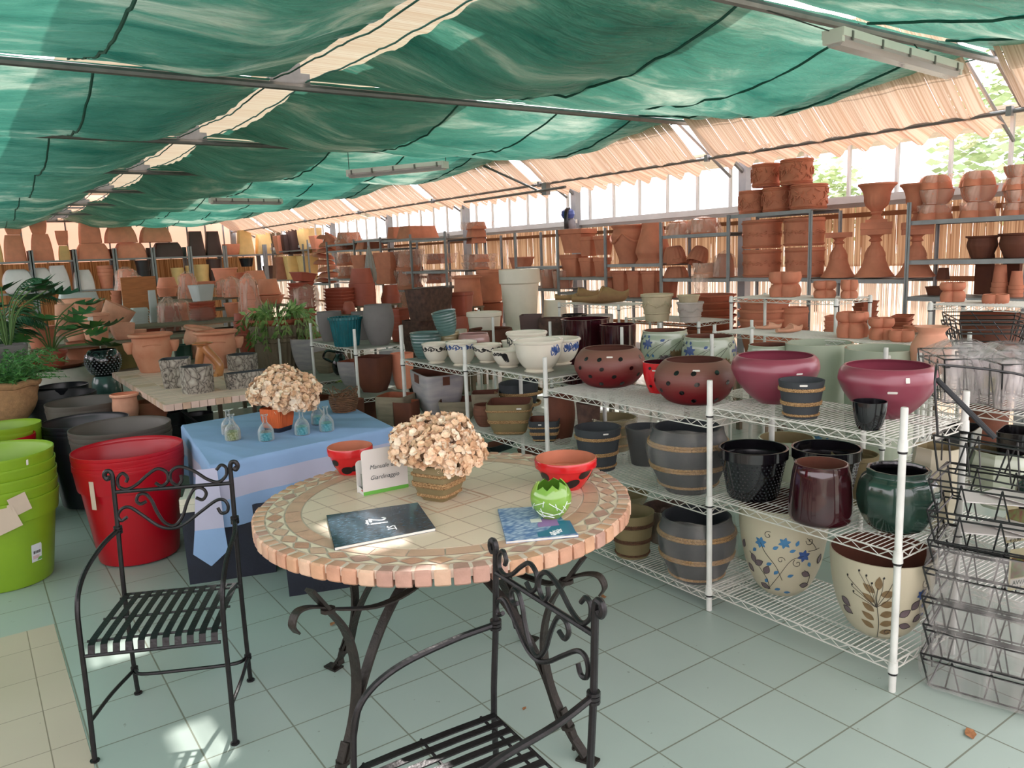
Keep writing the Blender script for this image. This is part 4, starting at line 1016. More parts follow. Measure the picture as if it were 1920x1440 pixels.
SMOOTH = {
 'cup': [(.60, 0), (.76, .18), (.90, .5), (.97, .8), (1, 1)],
 'deep': [(.62, 0), (.80, .22), (.93, .5), (.99, .8), (1, 1)],
 'bulb': [(.50, 0), (.70, .08), (.90, .28), (1.0, .52), (.96, .75), (.84, .92), (.74, 1.0)],
 'plum': [(.36, 0), (.58, .15), (.84, .42), (.985, .68), (1.0, .78), (.96, .92), (.88, 1.0)],
 'egg': [(.42, 0), (.62, .1), (.82, .32), (.94, .6), (.99, .85), (1, 1)],
 'belly': [(.55, 0), (.72, .12), (.92, .4), (1.0, .62), (.97, .8), (.90, .93), (.89, 1)],
 'ming': [(.62, 0), (.74, .12), (.93, .4), (1.0, .65), (.97, .85), (.90, .96), (.90, 1)],
 'bell': [(1.0, 0), (.95, .06), (.72, .2), (.58, .42), (.50, .7), (.44, 1)],
 'greenjar': [(.56, 0), (.74, .08), (.94, .32), (1.0, .55), (.93, .80), (.78, .90), (.76, .94), (.78, 1)],
 'stout': [(.74, 0), (.90, .16), (1.0, .5), (.97, .85), (.94, 1)], 'bowlc': [(.44, 0), (.48, .07), (.70, .2), (.90, .48), (.98, .8), (1, 1)],
 'barrel': [(.80, 0), (.95, .05), (1.0, .16), (.98, .45), (.91, .8), (.85, .95), (.84, 1)],
 'moroc': [(.58, 0), (.64, .06), (.80, .35), (.90, .55), (.88, .72), (.84, .82), (.86, .90), (.97, .93), (1, .97), (.98, 1)],
 'flare': [(.60, 0), (.66, .3), (.80, .65), (1, 1)],
 'jug': [(.58, 0), (.82, .15), (.98, .42), (.95, .62), (.70, .8), (.62, .86), (.74, .94), (.86, 1.0)],
}
def resample(P, n=6):
    return [(max(0, q.x), q.y) for q in crom([(r, z, 0) for r, z in P], n)]
def outer(kind):
    if kind in SMOOTH: return resample(SMOOTH[kind], 5)
    return PROF[kind]
def ROUND(a, z): return math.cos(a), math.sin(a)
def SQUARE(a, z): return SQ(a, z)
SQ2 = sq(.02)
def SHARP(a, z): return SQ2(a, z)
def HEX(a, z):
    k = math.cos(PI/6)/math.cos((a % (PI/3))-PI/6); return k*math.cos(a), k*math.sin(a)
def OCT(a, z):
    k = math.cos(PI/8)/math.cos((a % (PI/4))-PI/8); return k*math.cos(a), k*math.sin(a)
def RIBS(n, d=.02, base=ROUND):
    def f(a, z):
        x, y = base(a, z); k = 1+d*math.cos(n*a); return x*k, y*k
    return f
def QUAD(a, z):
    f_ = (a % (PI/2))-PI/4; k = .52*math.cos(f_)+math.sqrt(max(0, .48**2-(.52*math.sin(f_))**2)); return k*math.cos(a), k*math.sin(a)
def body_mb(kind, r, h, n=40, shp=None, t=.07, flip=False, asp=1, mi_in=0, rimr=.0):
    """hollow pot: outer wall, rim and inner wall down to a floor"""
    o = [(q*r, z*h) for q, z in outer(kind)]
    th = max(.004, t*r)
    inn = [(max(.01, q-th), z) for q, z in reversed(o) if z > .12*h]
    prof = [(0, 0)]+o
    rt = o[-1][0]
    prof += [(rt-th*.25, h+th*.12), (rt-th*.75, h+th*.12)]+[(q, z-.0) for q, z in inn]+[(max(.01, o[0][0]-th), .1*h), (0, .1*h)]
    mis = [0]*len(prof)
    k0 = len(o)+2
    mis = [0 if i < k0 else mi_in for i in range(len(prof)-1)]
    if flip: prof = [(q, h-z) for q, z in prof]
    mb = MB()
    f = shp
    if asp != 1:
        b_ = shp or ROUND
        def f(a, z):
            x, y = b_(a, z); return x, y*asp
    mb.lathe(prof, n, f, 0, mis=mis)
    if flip: mb.f = [tuple(reversed(q)) for q in mb.f]
    return mb
RACKS = []; FREE = []
def snap_rack(p):
    for (x0, x1, y0, y1, lv) in RACKS:
        if x0-.1 <= p.x <= x1+.25 and y0-.06 <= p.y <= y1+.06:
            for z in lv:
                if abs(p.z-z) < (.2 if y0 > 21 else .085): p.z = z+.002; return True
    return False
def hdir(px, py):
    d = ray(px, py); return Vector((d.x, d.y, 0)).normalized()
def wpx(w, px, p): return w*depth(p)/FPX/math.sqrt(1+((px-960)/FPX)**2)
def pot(label, px, yb, yt, w, z=None, X=None, Y=None, D=None, kind='rim', m='terra', shp=None, n=36, cat='pot', name='flower_pot', g=None, flip=False, asp=1, rz=0, t=.07, min_=None, parts=None, h=None, tilt=None, foot=.6):
    """stand a pot whose base shows at pixel (px,yb) on a known height z, or in the plane X / Y, or at depth D; its rim centre shows at row yt and it is w pixels wide"""
    if z is not None:
        p = at_z(px, yb, z); wd = wpx(w, px, p); p = p+hdir(px, yb)*wd/2*foot
        wd = wpx(w, px, p)
    else:
        p = at_x(px, yb, X) if X is not None else at_y(px, yb, Y) if Y is not None else CAM+ray(px, yb)*D
        wd = wpx(w, px, p)
    sn = snap_rack(p)
    hh = h if h else abs(height_at(p, yt)-p.z)
    r = wd/2
    if shp in (SQUARE, SHARP) : r = r*1.0
    mats = [C[m] if isinstance(m, str) else m]
    if min_: mats.append(C[min_])
    mb = body_mb(kind, r, hh, n, shp, t, flip, asp, 1 if min_ else 0)
    if parts or tilt:
        o = empty(name, p, rz, label, cat, g); b = mb.build('pot_body', mats, o)
        if tilt: o.rotation_euler = (tilt[0], tilt[1], rz)
        if parts: parts(o, r, hh, interp([(q*r, zz*hh) for q, zz in outer(kind)]), shp)
    else:
        o = mb.build(name, mats, None, p, (0, 0, rz)); tag(o, label, cat, g)
    FREE.append((p.copy(), r, hh, [o], label)); return o
ORD = ['lowest', 'second', 'third', 'fourth', 'fifth', 'sixth', 'seventh', 'eighth', 'ninth', 'tenth', 'eleventh', 'twelfth']
def stack(what, where, n, px, yb, yt, w, kind='lip', m='terra', z=None, X=None, Y=None, D=None, step=None, hpot=None, g=None, flip=False, shp=None, asp=1, rz=0, cat='pot', name='flower_pot', jit=.004, n_=32, t=.07, foot=.6):
    """nested pile: every pot of the pile is its own object"""
    if z is not None:
        p = at_z(px, yb, z); p = p+hdir(px, yb)*wpx(w, px, p)/2*foot
    else: p = at_x(px, yb, X) if X is not None else at_y(px, yb, Y) if Y is not None else CAM+ray(px, yb)*D
    snap_rack(p)
    wd = wpx(w, px, p); tot = abs(height_at(p, yt)-p.z)
    hp = hpot*tot if hpot else tot/(1+(n-1)*.28); st = (tot-hp)/max(1, n-1)
    me = body_mb(kind, wd/2, hp, n_, shp, t, flip, asp).mesh(name, [C[m]]); ME_ = []
    for i in range(n):
        o = bpy.data.objects.new(name, me); COL.objects.link(o); o.location = p+Vector((R(-jit, jit), R(-jit, jit), st*i)); o.rotation_euler = (0, 0, rz+R(-.05, .05)*(jit > 0))
        nm = ORD[i] if i < n-1 or n == 1 else 'topmost'
        lab = '%s, %s of the pile %s' % (what, nm, where)
        tag(o, lab, cat, g or what+'s piled '+where); ME_.append(o)
    FREE.append((p.copy(), wd/2, tot, ME_, what+' pile')); return p, wd, tot
# parts builders
def ropes(levels, r_=.006, mat_=None, twist=60, tag_=None):
    def f(o, r, h, fr, shp):
        mb = MB(); s_ = shp or ROUND
        for z in levels:
            path = []
            for i in range(150):
                a = 2*PI*i/150; x, y = s_(a, z*h); q = fr(z*h)+r_*.4; path.append((x*q, y*q, z*h))
            rope_ring(mb, path, r_, twist)
        mb.build('rope_band', mat_ or M_jute, o)
        if tag_: sticker(tag_[0], tag_[1])(o, r, h, fr, shp)
    return f
M_tag = mat('price_sticker', (226, 222, 214), .5, .03)
def sticker(da, zf, w_=.026, h_=.008, m_=None):
    def f(o, r, h, fr, shp):
        a0 = toward_cam(o.location)-o.rotation_euler.z+da; mb = MB()
        decal(mb, fr, a0, zf*h, rounded_c(w_, h_), 0, .0014, shp); mb.build('price_tag', m_ or M_tag, o, angle=0)
    return f
def rounded_c(w_, h_): return [(x-w_/2, y-h_/2) for x, y in [(0, h_*.3), (w_*.06, 0), (w_*.94, 0), (w_, h_*.3), (w_, h_*.7), (w_*.94, h_), (w_*.06, h_), (0, h_*.7)]]
def both(*fs):
    def f(*a):
        for q in fs: q(*a)
    return f
M_dimple = mat('black_dimple', (24, 18, 20), .2, .2, coat=.5)
def dimples(rows, s_=.014):
    def f(o, r, h, fr, shp):
        mb = MB(); a0 = toward_cam(o.location)
        for zf, offs in rows:
            for da in offs: decal(mb, fr, a0+da, zf*h, ell(s_, s_*.8, 14, .4), 0, .0015)
        mb.build('dot_pattern', M_dimple, o)
    return f
M_wrapf = film('clear_wrap', (218, 210, 202), .15)
M_wrapd = film('dusty_wrap', (188, 176, 156), .42)
M_wrapp = film('pink_wrap', (240, 208, 192), .42)
def wrap(mat_, k=1.06, top=1.02, skirt=.25, ang=0, close=False):
    """loose plastic bag around the pot"""
    def f(o, r, h, fr, shp):
        sd = R(0, 50); s_ = shp or ROUND
        def fn(u, v):
            a = 2*PI*u; zz = h*(top*(1-v)); q = max(fr(min(zz, h)), fr(h*.35)*.86)*k
            cr = .05*noise.noise((math.cos(a)*3+sd, math.sin(a)*3, v*2.2))+.025*noise.noise((math.cos(a)*9, math.sin(a)*9+sd, v*5))
            q *= 1+cr+.035*math.sin(a*9+sd)*v
            if v > .55: q *= 1+skirt*(v-.55)*max(0, math.cos(a-ang-1.2))*1.6
            if close and v < .2: q *= (.15+.85*(v/.2)**.6); zz = h*(1.02+.5*(.2-v)*1.2)
            x, y = s_(a, zz)
            return (x*q, y*q, max(.004, zz+.02*h*math.sin(a*5+sd)*(1 if v < .05 else .0)))
        MB().grid(fn, 64, 26).build('plastic_wrap', mat_, o, angle=70)
    return f
# painted decoration -------------------------------------------------------------
M_blu = mat('cobalt_paint', (58, 84, 140), .35, .15, 30); M_blu2 = mat('sky_paint', (66, 118, 160), .35, .15, 30); M_brn = mat('umber_paint', (120, 96, 66), .4, .15, 30); M_pur = mat('dusky_leaf_paint', (104, 88, 92), .4, .15, 30); M_ink2 = mat('black_line', (34, 30, 32), .4, .1)
def leafpts(L, W, rot, cx, cy, n=7):
    pts = []
    for i in range(n+1): pts.append((L*i/n, W*math.sin(PI*(i/n)**.85)))
    for i in range(n-1, 0, -1): pts.append((L*i/n, -W*math.sin(PI*(i/n)**.85)))
    c, s_ = math.cos(rot), math.sin(rot); return [(cx+x*c-y*s_, cy+x*s_+y*c) for x, y in pts]
def stroke(mb, fr, a0, pts, r_=.0016, off=.001):
    P = []
    for u, z in pts:
        q = fr(z)+off; a = a0+u/max(fr(z), .02); P.append((q*math.cos(a), q*math.sin(a), z))
    mb.tube(P, r_, 4)
def c2(pts, n=6): return [(v.x, v.y) for v in crom([(u, z, 0) for u, z in pts], n)]
def spiral(cx, cy, r0, turns, ph, n=22, dirn=1):
    return [(cx+r0*(1-i/n*.85)*math.cos(ph+dirn*turns*2*PI*i/n), cy+r0*(1-i/n*.85)*math.sin(ph+dirn*turns*2*PI*i/n)) for i in range(n+1)]
def floral(style, sc_=1.0):
    def f(o, r, h, fr, shp):
        a0 = toward_cam(o.location); k = min(h, r*1.75); dz_ = (h-k) if style == 'jar' else 0
        dk = [MB() for _ in range(5)]  # blue, sky, brown, purple, ink
        ar = r
        def leaf(i, L, W, rot, u, z, outline=False):
            decal(dk[i], fr, a0, 0, [(0, 0)]*3, 0) if False else None
            pts = leafpts(L*k, W*k, rot, u*k, z*k+dz_)
            zc = sum(q[1] for q in pts)/len(pts); uc = sum(q[0] for q in pts)/len(pts)
            decal(dk[i], fr, a0+uc/fr(zc), zc, [(x-uc, y-zc) for x, y in pts], 0, .0012)
            if outline: stroke(dk[4], fr, a0, [(x, y) for x, y in pts]+[pts[0]], .0011, .0018)
        def st(pts, r_=.0013): stroke(dk[4], fr, a0, [(u*k, z*k+dz_) for u, z in c2(pts)], r_)
        def flower(i, u, z, s_):
            for q in range(6): leaf(i, s_, s_*.28, q*PI/3+.3, u, z)
        if style == 'blue':
            flower(1, -.28, .80, .085); flower(1, .02, .84, .08); flower(0, .26, .66, .09)
            for u, z, ro in ((-.34, .70, 3.9), (-.12, .74, .6), (.08, .72, .4), (.16, .80, 1.2), (-.2, .5, .5), (-.05, .44, 4), (.06, .36, .4), (-.02, .16, 3.6), (.02, .10, 0), (-.22, .22, 1.0), (.32, .56, -1)): leaf(1, .085, .024, ro, u, z)
            for u, z, ro in ((-.5, .42, -.8), (-.42, .60, -1.1), (-.36, .46, .6), (-.22, .36, 1.2), (-.28, .18, -.4), (.24, .42, -.5), (.22, .22, -.2), (.5, .5, 1.2), (-.62, .62, 1.2)): leaf(3, .14, .042, ro, u, z, True)
            st([(-.15, .12), (-.2, .3), (-.35, .5), (-.46, .62)]); st([(-.18, .1), (-.05, .35), (.1, .6), (.26, .66)]); st([(0, .3), (-.08, .5), (-.22, .68), (-.28, .8)]); st([(.34, .2), (.36, .35), (.28, .45)])
            for c in ((.18, .56, .06, 2.2), (-.02, .6, .05, 0), (-.18, .92, .055, 1), (.34, .86, .06, 3)): st(spiral(c[0], c[1], c[2], 1.1, c[3]))
            st([(.3, .9), (.4, .8), (.45, .72)]); st([(.32, .72), (.42, .72), (.5, .73)])
        elif style == 'brown':
            for i in range(5):
                leaf(2, .16, .04, 2.5, -.06, .20+.12*i); leaf(2, .16, .045, .35, .0, .14+.13*i)
            leaf(2, .17, .04, 1.5, -.03, .72); 
            st([(-.02, .05), (-.01, .3), (-.04, .6), (-.03, .75)])
            for u, z, ro in ((.2, .40, .6), (.34, .48, .9), (.2, .28, -.3), (.38, .3, .8), (-.46, .5, -.6), (-.44, .38, -.4)): leaf(3, .15, .045, ro, u, z, True)
            for u, z in ((-.24, .9), (-.38, .8), (-.16, .86), (-.32, .7), (.02, .86), (.14, .9), (.12, .68), (-.1, .78), (-.3, .62)):
                st([(-.04, .5), (u*.6, .5+(z-.5)*.6), (u, z)], .0009); leaf(4, .035, .012, 1.2, u, z)
            flower(0, .46, .66, .07); leaf(0, .07, .02, -1.2, .48, .54); leaf(0, .06, .02, -1, .5, .4)
            for c in ((.52, .78, .06, 2.2), (.08, .16, .05, 0)): st(spiral(c[0], c[1], c[2], 1.1, c[3]))
        elif style == 'jar':
            for s_ in (-1, 0, 1, 2, 3):
                b_ = s_*1.15
                def L_(i, L, W, ro, u, z, ol=False): leaf(i, L, W, ro, u+b_, z, ol)
                for q in range(6): L_(0, .12, .03, q*PI/3+.3, -.4, .74)
                for q in range(3): L_(3, .2, .05, .9+q*.5, .1, .30, True)
                for q in range(4): L_(2, .19, .05, .5+q*.5, .35, .42)
                L_(0, .09, .03, .5, -.1, .8); L_(0, .08, .03, 2, -.52, .86); L_(1, .09, .03, -1, -.3, .5); L_(0, .1, .03, .6, .6, .7); L_(0, .08, .025, 1.4, .72, .6)
                st([(-.4+b_, .4), (-.2+b_, .6), (.1+b_, .84)]); st([(-.2+b_, .3), (.1+b_, .5), (.4+b_, .8)])
                st(spiral(.48+b_, .84, .06, 1.1, 1))
        nm = ['blue_flower', 'sky_blue_leaf', 'brown_leaf', 'dusky_leaf', 'stem_line']; ms = [M_blu, M_blu2, M_brn, M_pur, M_ink2]
        for i in range(5):
            if dk[i].f: dk[i].build(nm[i], ms[i], o, angle=60)
    return f
def scrollwork(col, z0=.62, amp=.16, n=9, solid=True, span=(0, 2*PI), drop=None):
    """baroque painted scroll frieze"""
    def f(o, r, h, fr, shp):
        mb = MB(); a0 = toward_cam(o.location)
        for i in range(n):
            a = a0+span[0]+(span[1]-span[0])*i/n; L = r*(span[1]-span[0])/n; s_ = 1 if i % 2 else -1
            stroke(mb, fr, a, c2([(0, h*z0), (L*.25, h*(z0+amp*.5*s_)), (L*.6, h*(z0+amp*.35*s_)), (L*.75, h*(z0-amp*.1)), (L*.5, h*(z0-amp*.3*s_)), (L*.38, h*z0)]), .0034)
            stroke(mb, fr, a, c2([(L*.5, h*(z0+amp*.5)), (L*.75, h*(z0+amp*.2)), (L, h*(z0+amp*.1*s_)), (L*1.1, h*(z0-amp*.2)), (L*.9, h*(z0-amp*.3))]), .003)
            for q in range(3): 
                pts = leafpts(h*amp*.6, h*amp*.15, 1.2+q*.9+s_, L*.5, h*(z0-amp*.15)); zc = sum(v[1] for v in pts)/len(pts); uc = sum(v[0] for v in pts)/len(pts)
                decal(mb, fr, a+uc/r, zc, [(x-uc, y-zc) for x, y in pts], 0, .0012)
        if drop is not None:
            for i in range(7):
                z = h*(z0-.06*i); w_ = r*(.36-.02*i); aa = a0+drop+.03*i
                stroke(mb, fr, aa, c2([(-w_*.5, z+h*.08), (-w_*.1, z+h*.03), (w_*.4, z+h*.05), (w_*.7, z-h*.03), (w_*.3, z-h*.06)]), .0036)
                stroke(mb, fr, aa, c2([(-w_*.3, z), (w_*.1, z-h*.05), (w_*.5, z-h*.02)]), .002)
        mb.build('painted_scroll', col, o, angle=60)
    return f
# ================================================================ pots on the front row of shelves
zA, zB, zC = L0[2]+.004, L0[1]+.004, L0[0]+.004
z1A, z1B, z1C = L1[2]+.004, L1[1]+.004, L1[0]+.004
z2A, z2B, z2C = L2[2]+.008, L2[1]+.004, L2[0]+.004
z3A, z3B, z3C = L3[2]+.008, L3[1]+.004, L3[0]+.004
GR = 'dotted red pots on the wire shelf'
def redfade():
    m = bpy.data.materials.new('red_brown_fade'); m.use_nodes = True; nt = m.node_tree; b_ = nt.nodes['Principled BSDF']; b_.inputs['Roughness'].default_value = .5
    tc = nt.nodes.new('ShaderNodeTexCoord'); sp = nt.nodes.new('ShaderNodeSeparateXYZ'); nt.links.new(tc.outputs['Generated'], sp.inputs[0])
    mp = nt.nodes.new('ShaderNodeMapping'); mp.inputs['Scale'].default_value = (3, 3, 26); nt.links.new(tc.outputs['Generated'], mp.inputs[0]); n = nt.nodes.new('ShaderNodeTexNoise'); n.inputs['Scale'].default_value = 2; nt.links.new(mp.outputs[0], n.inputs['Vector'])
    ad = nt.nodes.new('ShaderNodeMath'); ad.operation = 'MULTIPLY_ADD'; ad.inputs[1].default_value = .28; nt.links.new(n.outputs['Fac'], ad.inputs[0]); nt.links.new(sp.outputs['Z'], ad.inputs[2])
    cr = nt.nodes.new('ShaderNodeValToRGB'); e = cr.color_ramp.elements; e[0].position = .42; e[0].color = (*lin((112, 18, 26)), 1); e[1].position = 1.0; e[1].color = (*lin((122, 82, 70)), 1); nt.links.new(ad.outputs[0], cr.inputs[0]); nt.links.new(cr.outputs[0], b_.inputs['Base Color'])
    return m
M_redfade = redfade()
dots = [(.80, (-.75, -.3, .32, 1.1, 1.9, 2.7, 3.5, 4.3)), (.56, (-.95, -.22, .62, 1.5, 2.3, 3.1, 3.9, 4.7)), (.36, (-.6, .12, .95, 1.8, 2.6, 3.4, 4.2, 5)), (.16, (-.3, .42, 1.2, 2, 2.8, 3.6, 4.4))]
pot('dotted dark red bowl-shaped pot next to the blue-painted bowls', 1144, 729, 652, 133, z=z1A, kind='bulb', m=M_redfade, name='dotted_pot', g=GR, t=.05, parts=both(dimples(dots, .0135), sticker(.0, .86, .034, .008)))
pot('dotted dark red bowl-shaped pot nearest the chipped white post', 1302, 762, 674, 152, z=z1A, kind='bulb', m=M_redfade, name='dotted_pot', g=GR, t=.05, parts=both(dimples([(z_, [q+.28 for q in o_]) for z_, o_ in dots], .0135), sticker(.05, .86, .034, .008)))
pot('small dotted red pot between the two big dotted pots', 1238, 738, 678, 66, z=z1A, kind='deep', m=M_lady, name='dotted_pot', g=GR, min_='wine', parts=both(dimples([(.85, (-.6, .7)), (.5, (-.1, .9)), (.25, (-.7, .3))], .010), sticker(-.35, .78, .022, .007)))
GP = 'plum bowls on the wire shelf'
pot('plum lacquer bowl pot behind the dark rope-banded pot', 1452, 762, 666, 166, z=zA, kind='plum', m='plum', g=GP, t=.05, n=48, parts=sticker(.55, .72, .03, .008))
pot('plum lacquer bowl pot with the little black pot before it', 1660, 790, 684, 189, z=zA, kind='plum', m='plum', g=GP, t=.05, n=48, parts=both(sticker(.12, .60, .036, .01), sticker(.4, .83, .016, .02)))
pot('dark slate pot with three rope bands before the first plum bowl', 1501, 786, 712, 88, z=zA, kind='taper', m='slate', name='rope_banded_pot', g='slate rope-banded round pots', parts=both(ropes([.80, .77, .43, .39, .10], .0045), sticker(.1, .93, .03, .008)))
pot('little glossy black pot standing near the shelf corner post', 1629, 808, 752, 68, z=zA, kind='cup', m='blackg', name='flower_pot')
# middle shelf, near bay
def studs(o, r, h, fr, z0=.08, z1=.74, rows=11, per=40, mm=None, ks=1.25):
    mb = MB(); k = .0045*r/.17*ks
    for i in range(rows):
        for j in range(per):
            a = 2*PI*(j+.5*(i % 2))/per; z = h*(z0+(z1-z0)*i/(rows-1)); q = fr(z)
            c = Vector((q*math.cos(a), q*math.sin(a), z)); nn = Vector((math.cos(a), math.sin(a), 0)); t1 = Vector((-nn.y, nn.x, 0))
            mb.add([c+t1*k, c+Vector((0, 0, k)), c-t1*k, c-Vector((0, 0, k)), c+nn*k*.8], [(0, 1, 4), (1, 2, 4), (2, 3, 4), (3, 0, 4)])
    mb.build('stud_relief', mm or mat('black_stud', (54, 54, 58), .15, .1), o, angle=60)  # stud colour lightened to paint in shiny dots on the black body
pot('black pot with a studded body beside the chipped post', 1411, 940, 838, 132, z=zB, kind='rim', m='blackg', name='studded_pot', g='black studded pots on the middle shelf', parts=lambda o, r, h, fr, s_: studs(o, r, h, fr))
pot('black pot with a studded body behind the burgundy one', 1546, 962, 838, 134, z=zB, kind='rim', m='blackg', name='studded_pot', g='black studded pots on the middle shelf', foot=1.6, parts=lambda o, r, h, fr, s_: studs(o, r, h, fr))
pot('glossy burgundy barrel pot in front of the studded black pots', 1537, 987, 868, 122, z=zB, kind='barrel', m='wine', min_='rust', t=.09, n=48)
pot('glossy dark green melon jar beside the corner post', 1679, 1003, 878, 156, z=zB, kind='greenjar', m='greeng', min_='blackg', shp=RIBS(11, .018), n=66, t=.09)
# lower shelf, near bay
GE = 'cream flower-painted egg pots on the bottom shelf'
pot('cream egg pot painted with blue flowers and dusky leaves', 1466, 1120, 938, 170, z=zC, kind='egg', m='egg', g=GE, t=.04, n=56, min_='rust', foot=.5, parts=floral('blue'))
pot('cream egg pot painted with brown leaves, behind the corner post', 1648, 1200, 1030, 200, z=zC, kind='egg', m='egg', g=GE, t=.04, n=56, min_='rust', foot=.5, parts=floral('brown'))
# middle shelf, second bay
pot('slate pot with rope bands, partly behind the red ladybird bowl', 1122, 884, 800, 88, z=z1B, kind='taper', m='slate', name='rope_banded_pot', g='slate rope-banded round pots', parts=both(ropes([.80, .77, .43, .39, .10], .005), sticker(.35, .93, .03, .008)))
pot('big slate pot with rope bands in clear wrap on the middle shelf', 1290, 930, 800, 150, z=z1B, kind='belly', m='slate', name='rope_banded_pot', g='wrapped slate rope-banded tubs', n=44, parts=both(ropes([.80, .76, .45, .41, .14], .006), wrap(M_wrapf, 1.05, 1.05, .9, 3.6)))
pot('smaller slate pot in clear wrap behind the big wrapped one', 1212, 882, 800, 78, z=z1B, kind='taper', m='slate', name='rope_banded_pot', g='wrapped slate rope-banded tubs', foot=1.4, parts=wrap(M_wrapf, 1.06, 1.05, .3, 2))
pot('khaki straw-banded basket pot in dusty wrap under the dotted pot', 1148, 858, 782, 92, z=z1B, kind='taper', m='khaki', name='rope_banded_pot', foot=1.5, parts=both(ropes([.8, .5, .2], .006), wrap(M_wrapd, 1.07, 1.06, .2, 1)))
# bottom shelf, second bay
pot('khaki pot with dark rope bands on the bottom shelf under the table rim', 1186, 1048, 958, 84, z=z1C, kind='taper', m='khaki', name='rope_banded_pot', parts=ropes([.78, .74, .42, .38, .08], .005, M_jute_dk))
pot('slate pot with rope bands in clear wrap on the bottom shelf', 1306, 1098, 966, 146, z=z1C, kind='belly', m='slate', name='rope_banded_pot', g='wrapped slate rope-banded tubs', n=44, parts=both(ropes([.80, .76, .45, .41, .10], .006), wrap(M_wrapf, 1.05, 1.05, 1.0, 3.6)))
pot('dark wrapped pot at the back of the bottom shelf', 1250, 1040, 950, 90, z=z1C, kind='taper', m='dkbrown', foot=1.8, parts=wrap(M_wrapd, 1.06, 1.05, .3, 2))
pot('khaki wrapped pot at the back, above the bottom shelf pots', 1176, 985, 925, 80, z=z1C, kind='taper', m='khaki', foot=2.6, parts=wrap(M_wrapd, 1.06, 1.05, .2, 2))
# third bay: top
GC = 'cream scroll-painted bowls on the wire shelf'
def foot_ring(o, r, h, fr, s_): MB().lathe([(0, 0), (r*.60, 0), (r*.64, .006), (r*.58, h*.05), (r*.48, h*.12)], 36).build('foot', C['cream_g'], o)
def lipr(o, r, h, fr, s_): MB().lathe([(r*.98, h*.9), (r*1.05, h*.92), (r*1.07, h*.97), (r*1.03, h*1.01), (r*.95, h*1.0)], 48).build('rim', C['cream_g'], o)
pot('large cream bowl with a blue acanthus mark beside the front post', 1011, 700, 637, 90, z=z2A, kind='bowlc', m='cream_g', g=GC, cat='bowl', name='scroll_bowl', t=.06, n=48, parts=both(foot_ring, lipr, scrollwork(M_blu, .72, .3, 2, span=(.55, 1.05))))
pot('large cream bowl with blue acanthus marks behind the front one', 1046, 692, 634, 84, z=z2A, kind='bowlc', m='cream_g', g=GC, cat='bowl', name='scroll_bowl', t=.06, n=48, foot=1.6, parts=both(foot_ring, lipr, scrollwork(M_blu, .72, .3, 4, span=(.3, 1.25))))
pot('cream bowl with one big black plume, before the large blue-marked bowl', 954, 690, 655, 60, z=z2A, kind='bowlc', m='cream_g', g=GC, cat='bowl', name='scroll_bowl', t=.06, n=48, parts=both(foot_ring, lipr, scrollwork(M_ink2, .8, .16, 2, span=(-1.2, -.5), drop=-.35)))
pot('small cream bowl with a black scroll frieze and plume, next to the post', 915, 681, 645, 52, z=z2A, kind='bowlc', m='cream_g', g=GC, cat='bowl', name='scroll_bowl', t=.06, n=48, parts=both(foot_ring, lipr, scrollwork(M_ink2, .75, .2, 9, drop=.55)))
pot('cream bowl with a black frieze at the back of the blue-marked bowls', 989, row((at_x(989, 660, 3.0).x, at_x(989, 660, 3.0).y, z2A)), 622, 74, X=3.0, kind='bowlc', m='cream_g', g=GC, cat='bowl', name='scroll_bowl', t=.06, n=48, foot=1.6, parts=both(lipr, scrollwork(M_ink2, .72, .25, 9)))
pot('plain small cream pot behind the black plume bowl', 957, 668, 638, 30, z=z2A, kind='bowlc', m='cream_g', g=GC, cat='bowl', name='scroll_bowl', foot=2.5, parts=lipr)
# fourth bay: top
pot('cream bowl with black scrolls closest to the ribbed blue-green pot', 819, 682, 643, 51, z=z3A, kind='bowlc', m='cream_g', g=GC, cat='bowl', name='scroll_bowl', t=.06, n=48, parts=both(foot_ring, lipr, scrollwork(M_ink2, .74, .22, 10)))
pot('cream bowl with blue scrolls behind the second front post', 867, 687, 640, 56, z=z3A, kind='bowlc', m='cream_g', g=GC, cat='bowl', name='scroll_bowl', t=.06, n=48, parts=both(foot_ring, lipr, scrollwork(M_blu, .8, .2, 10)))
def rib_h(n, d=.02):
    def f(a, z): return math.cos(a), math.sin(a)
    return f
def hrib_prof(kind, n, d):
    pts = outer(kind); fr = interp(pts); out = []
    for i in range(n*6+1):
        z = i/(n*6); out.append((fr(z)*(1+d*math.cos(2*PI*i/6)), z))
    return out
for nm, kd, nn in (('hr_taper', 'cup', 8), ('hr_deep', 'deep', 7)): PROF[nm] = hrib_prof(kd, nn, .014)
pot('sea green glazed pot with horizontal ribs at the shelf end', 801, 675, 623, 60, z=z3A, kind='hr_taper', m='seag', g='ribbed glazed pots', foot=1.2, n=40, name='ribbed_pot')
pot('sea green ribbed pot tilted on top of the straw-coloured one', 840, 628, 599, 46, z=z3A+.19, kind='hr_taper', m='seag', g='ribbed glazed pots', n=40, name='ribbed_pot', tilt=(0, -.18), h=.17)
pot('straw-coloured ribbed pot under the tilted sea green one', 843, 672, 626, 40, z=z3A, kind='hr_taper', m='straw_g', g='ribbed glazed pots', n=40, name='ribbed_pot', foot=2.2, h=.185)
pot('rose glazed bowl pot behind the small cream bowls', 890, 676, 625, 60, z=z3A, kind='ming', m='rose_g', foot=2.6)
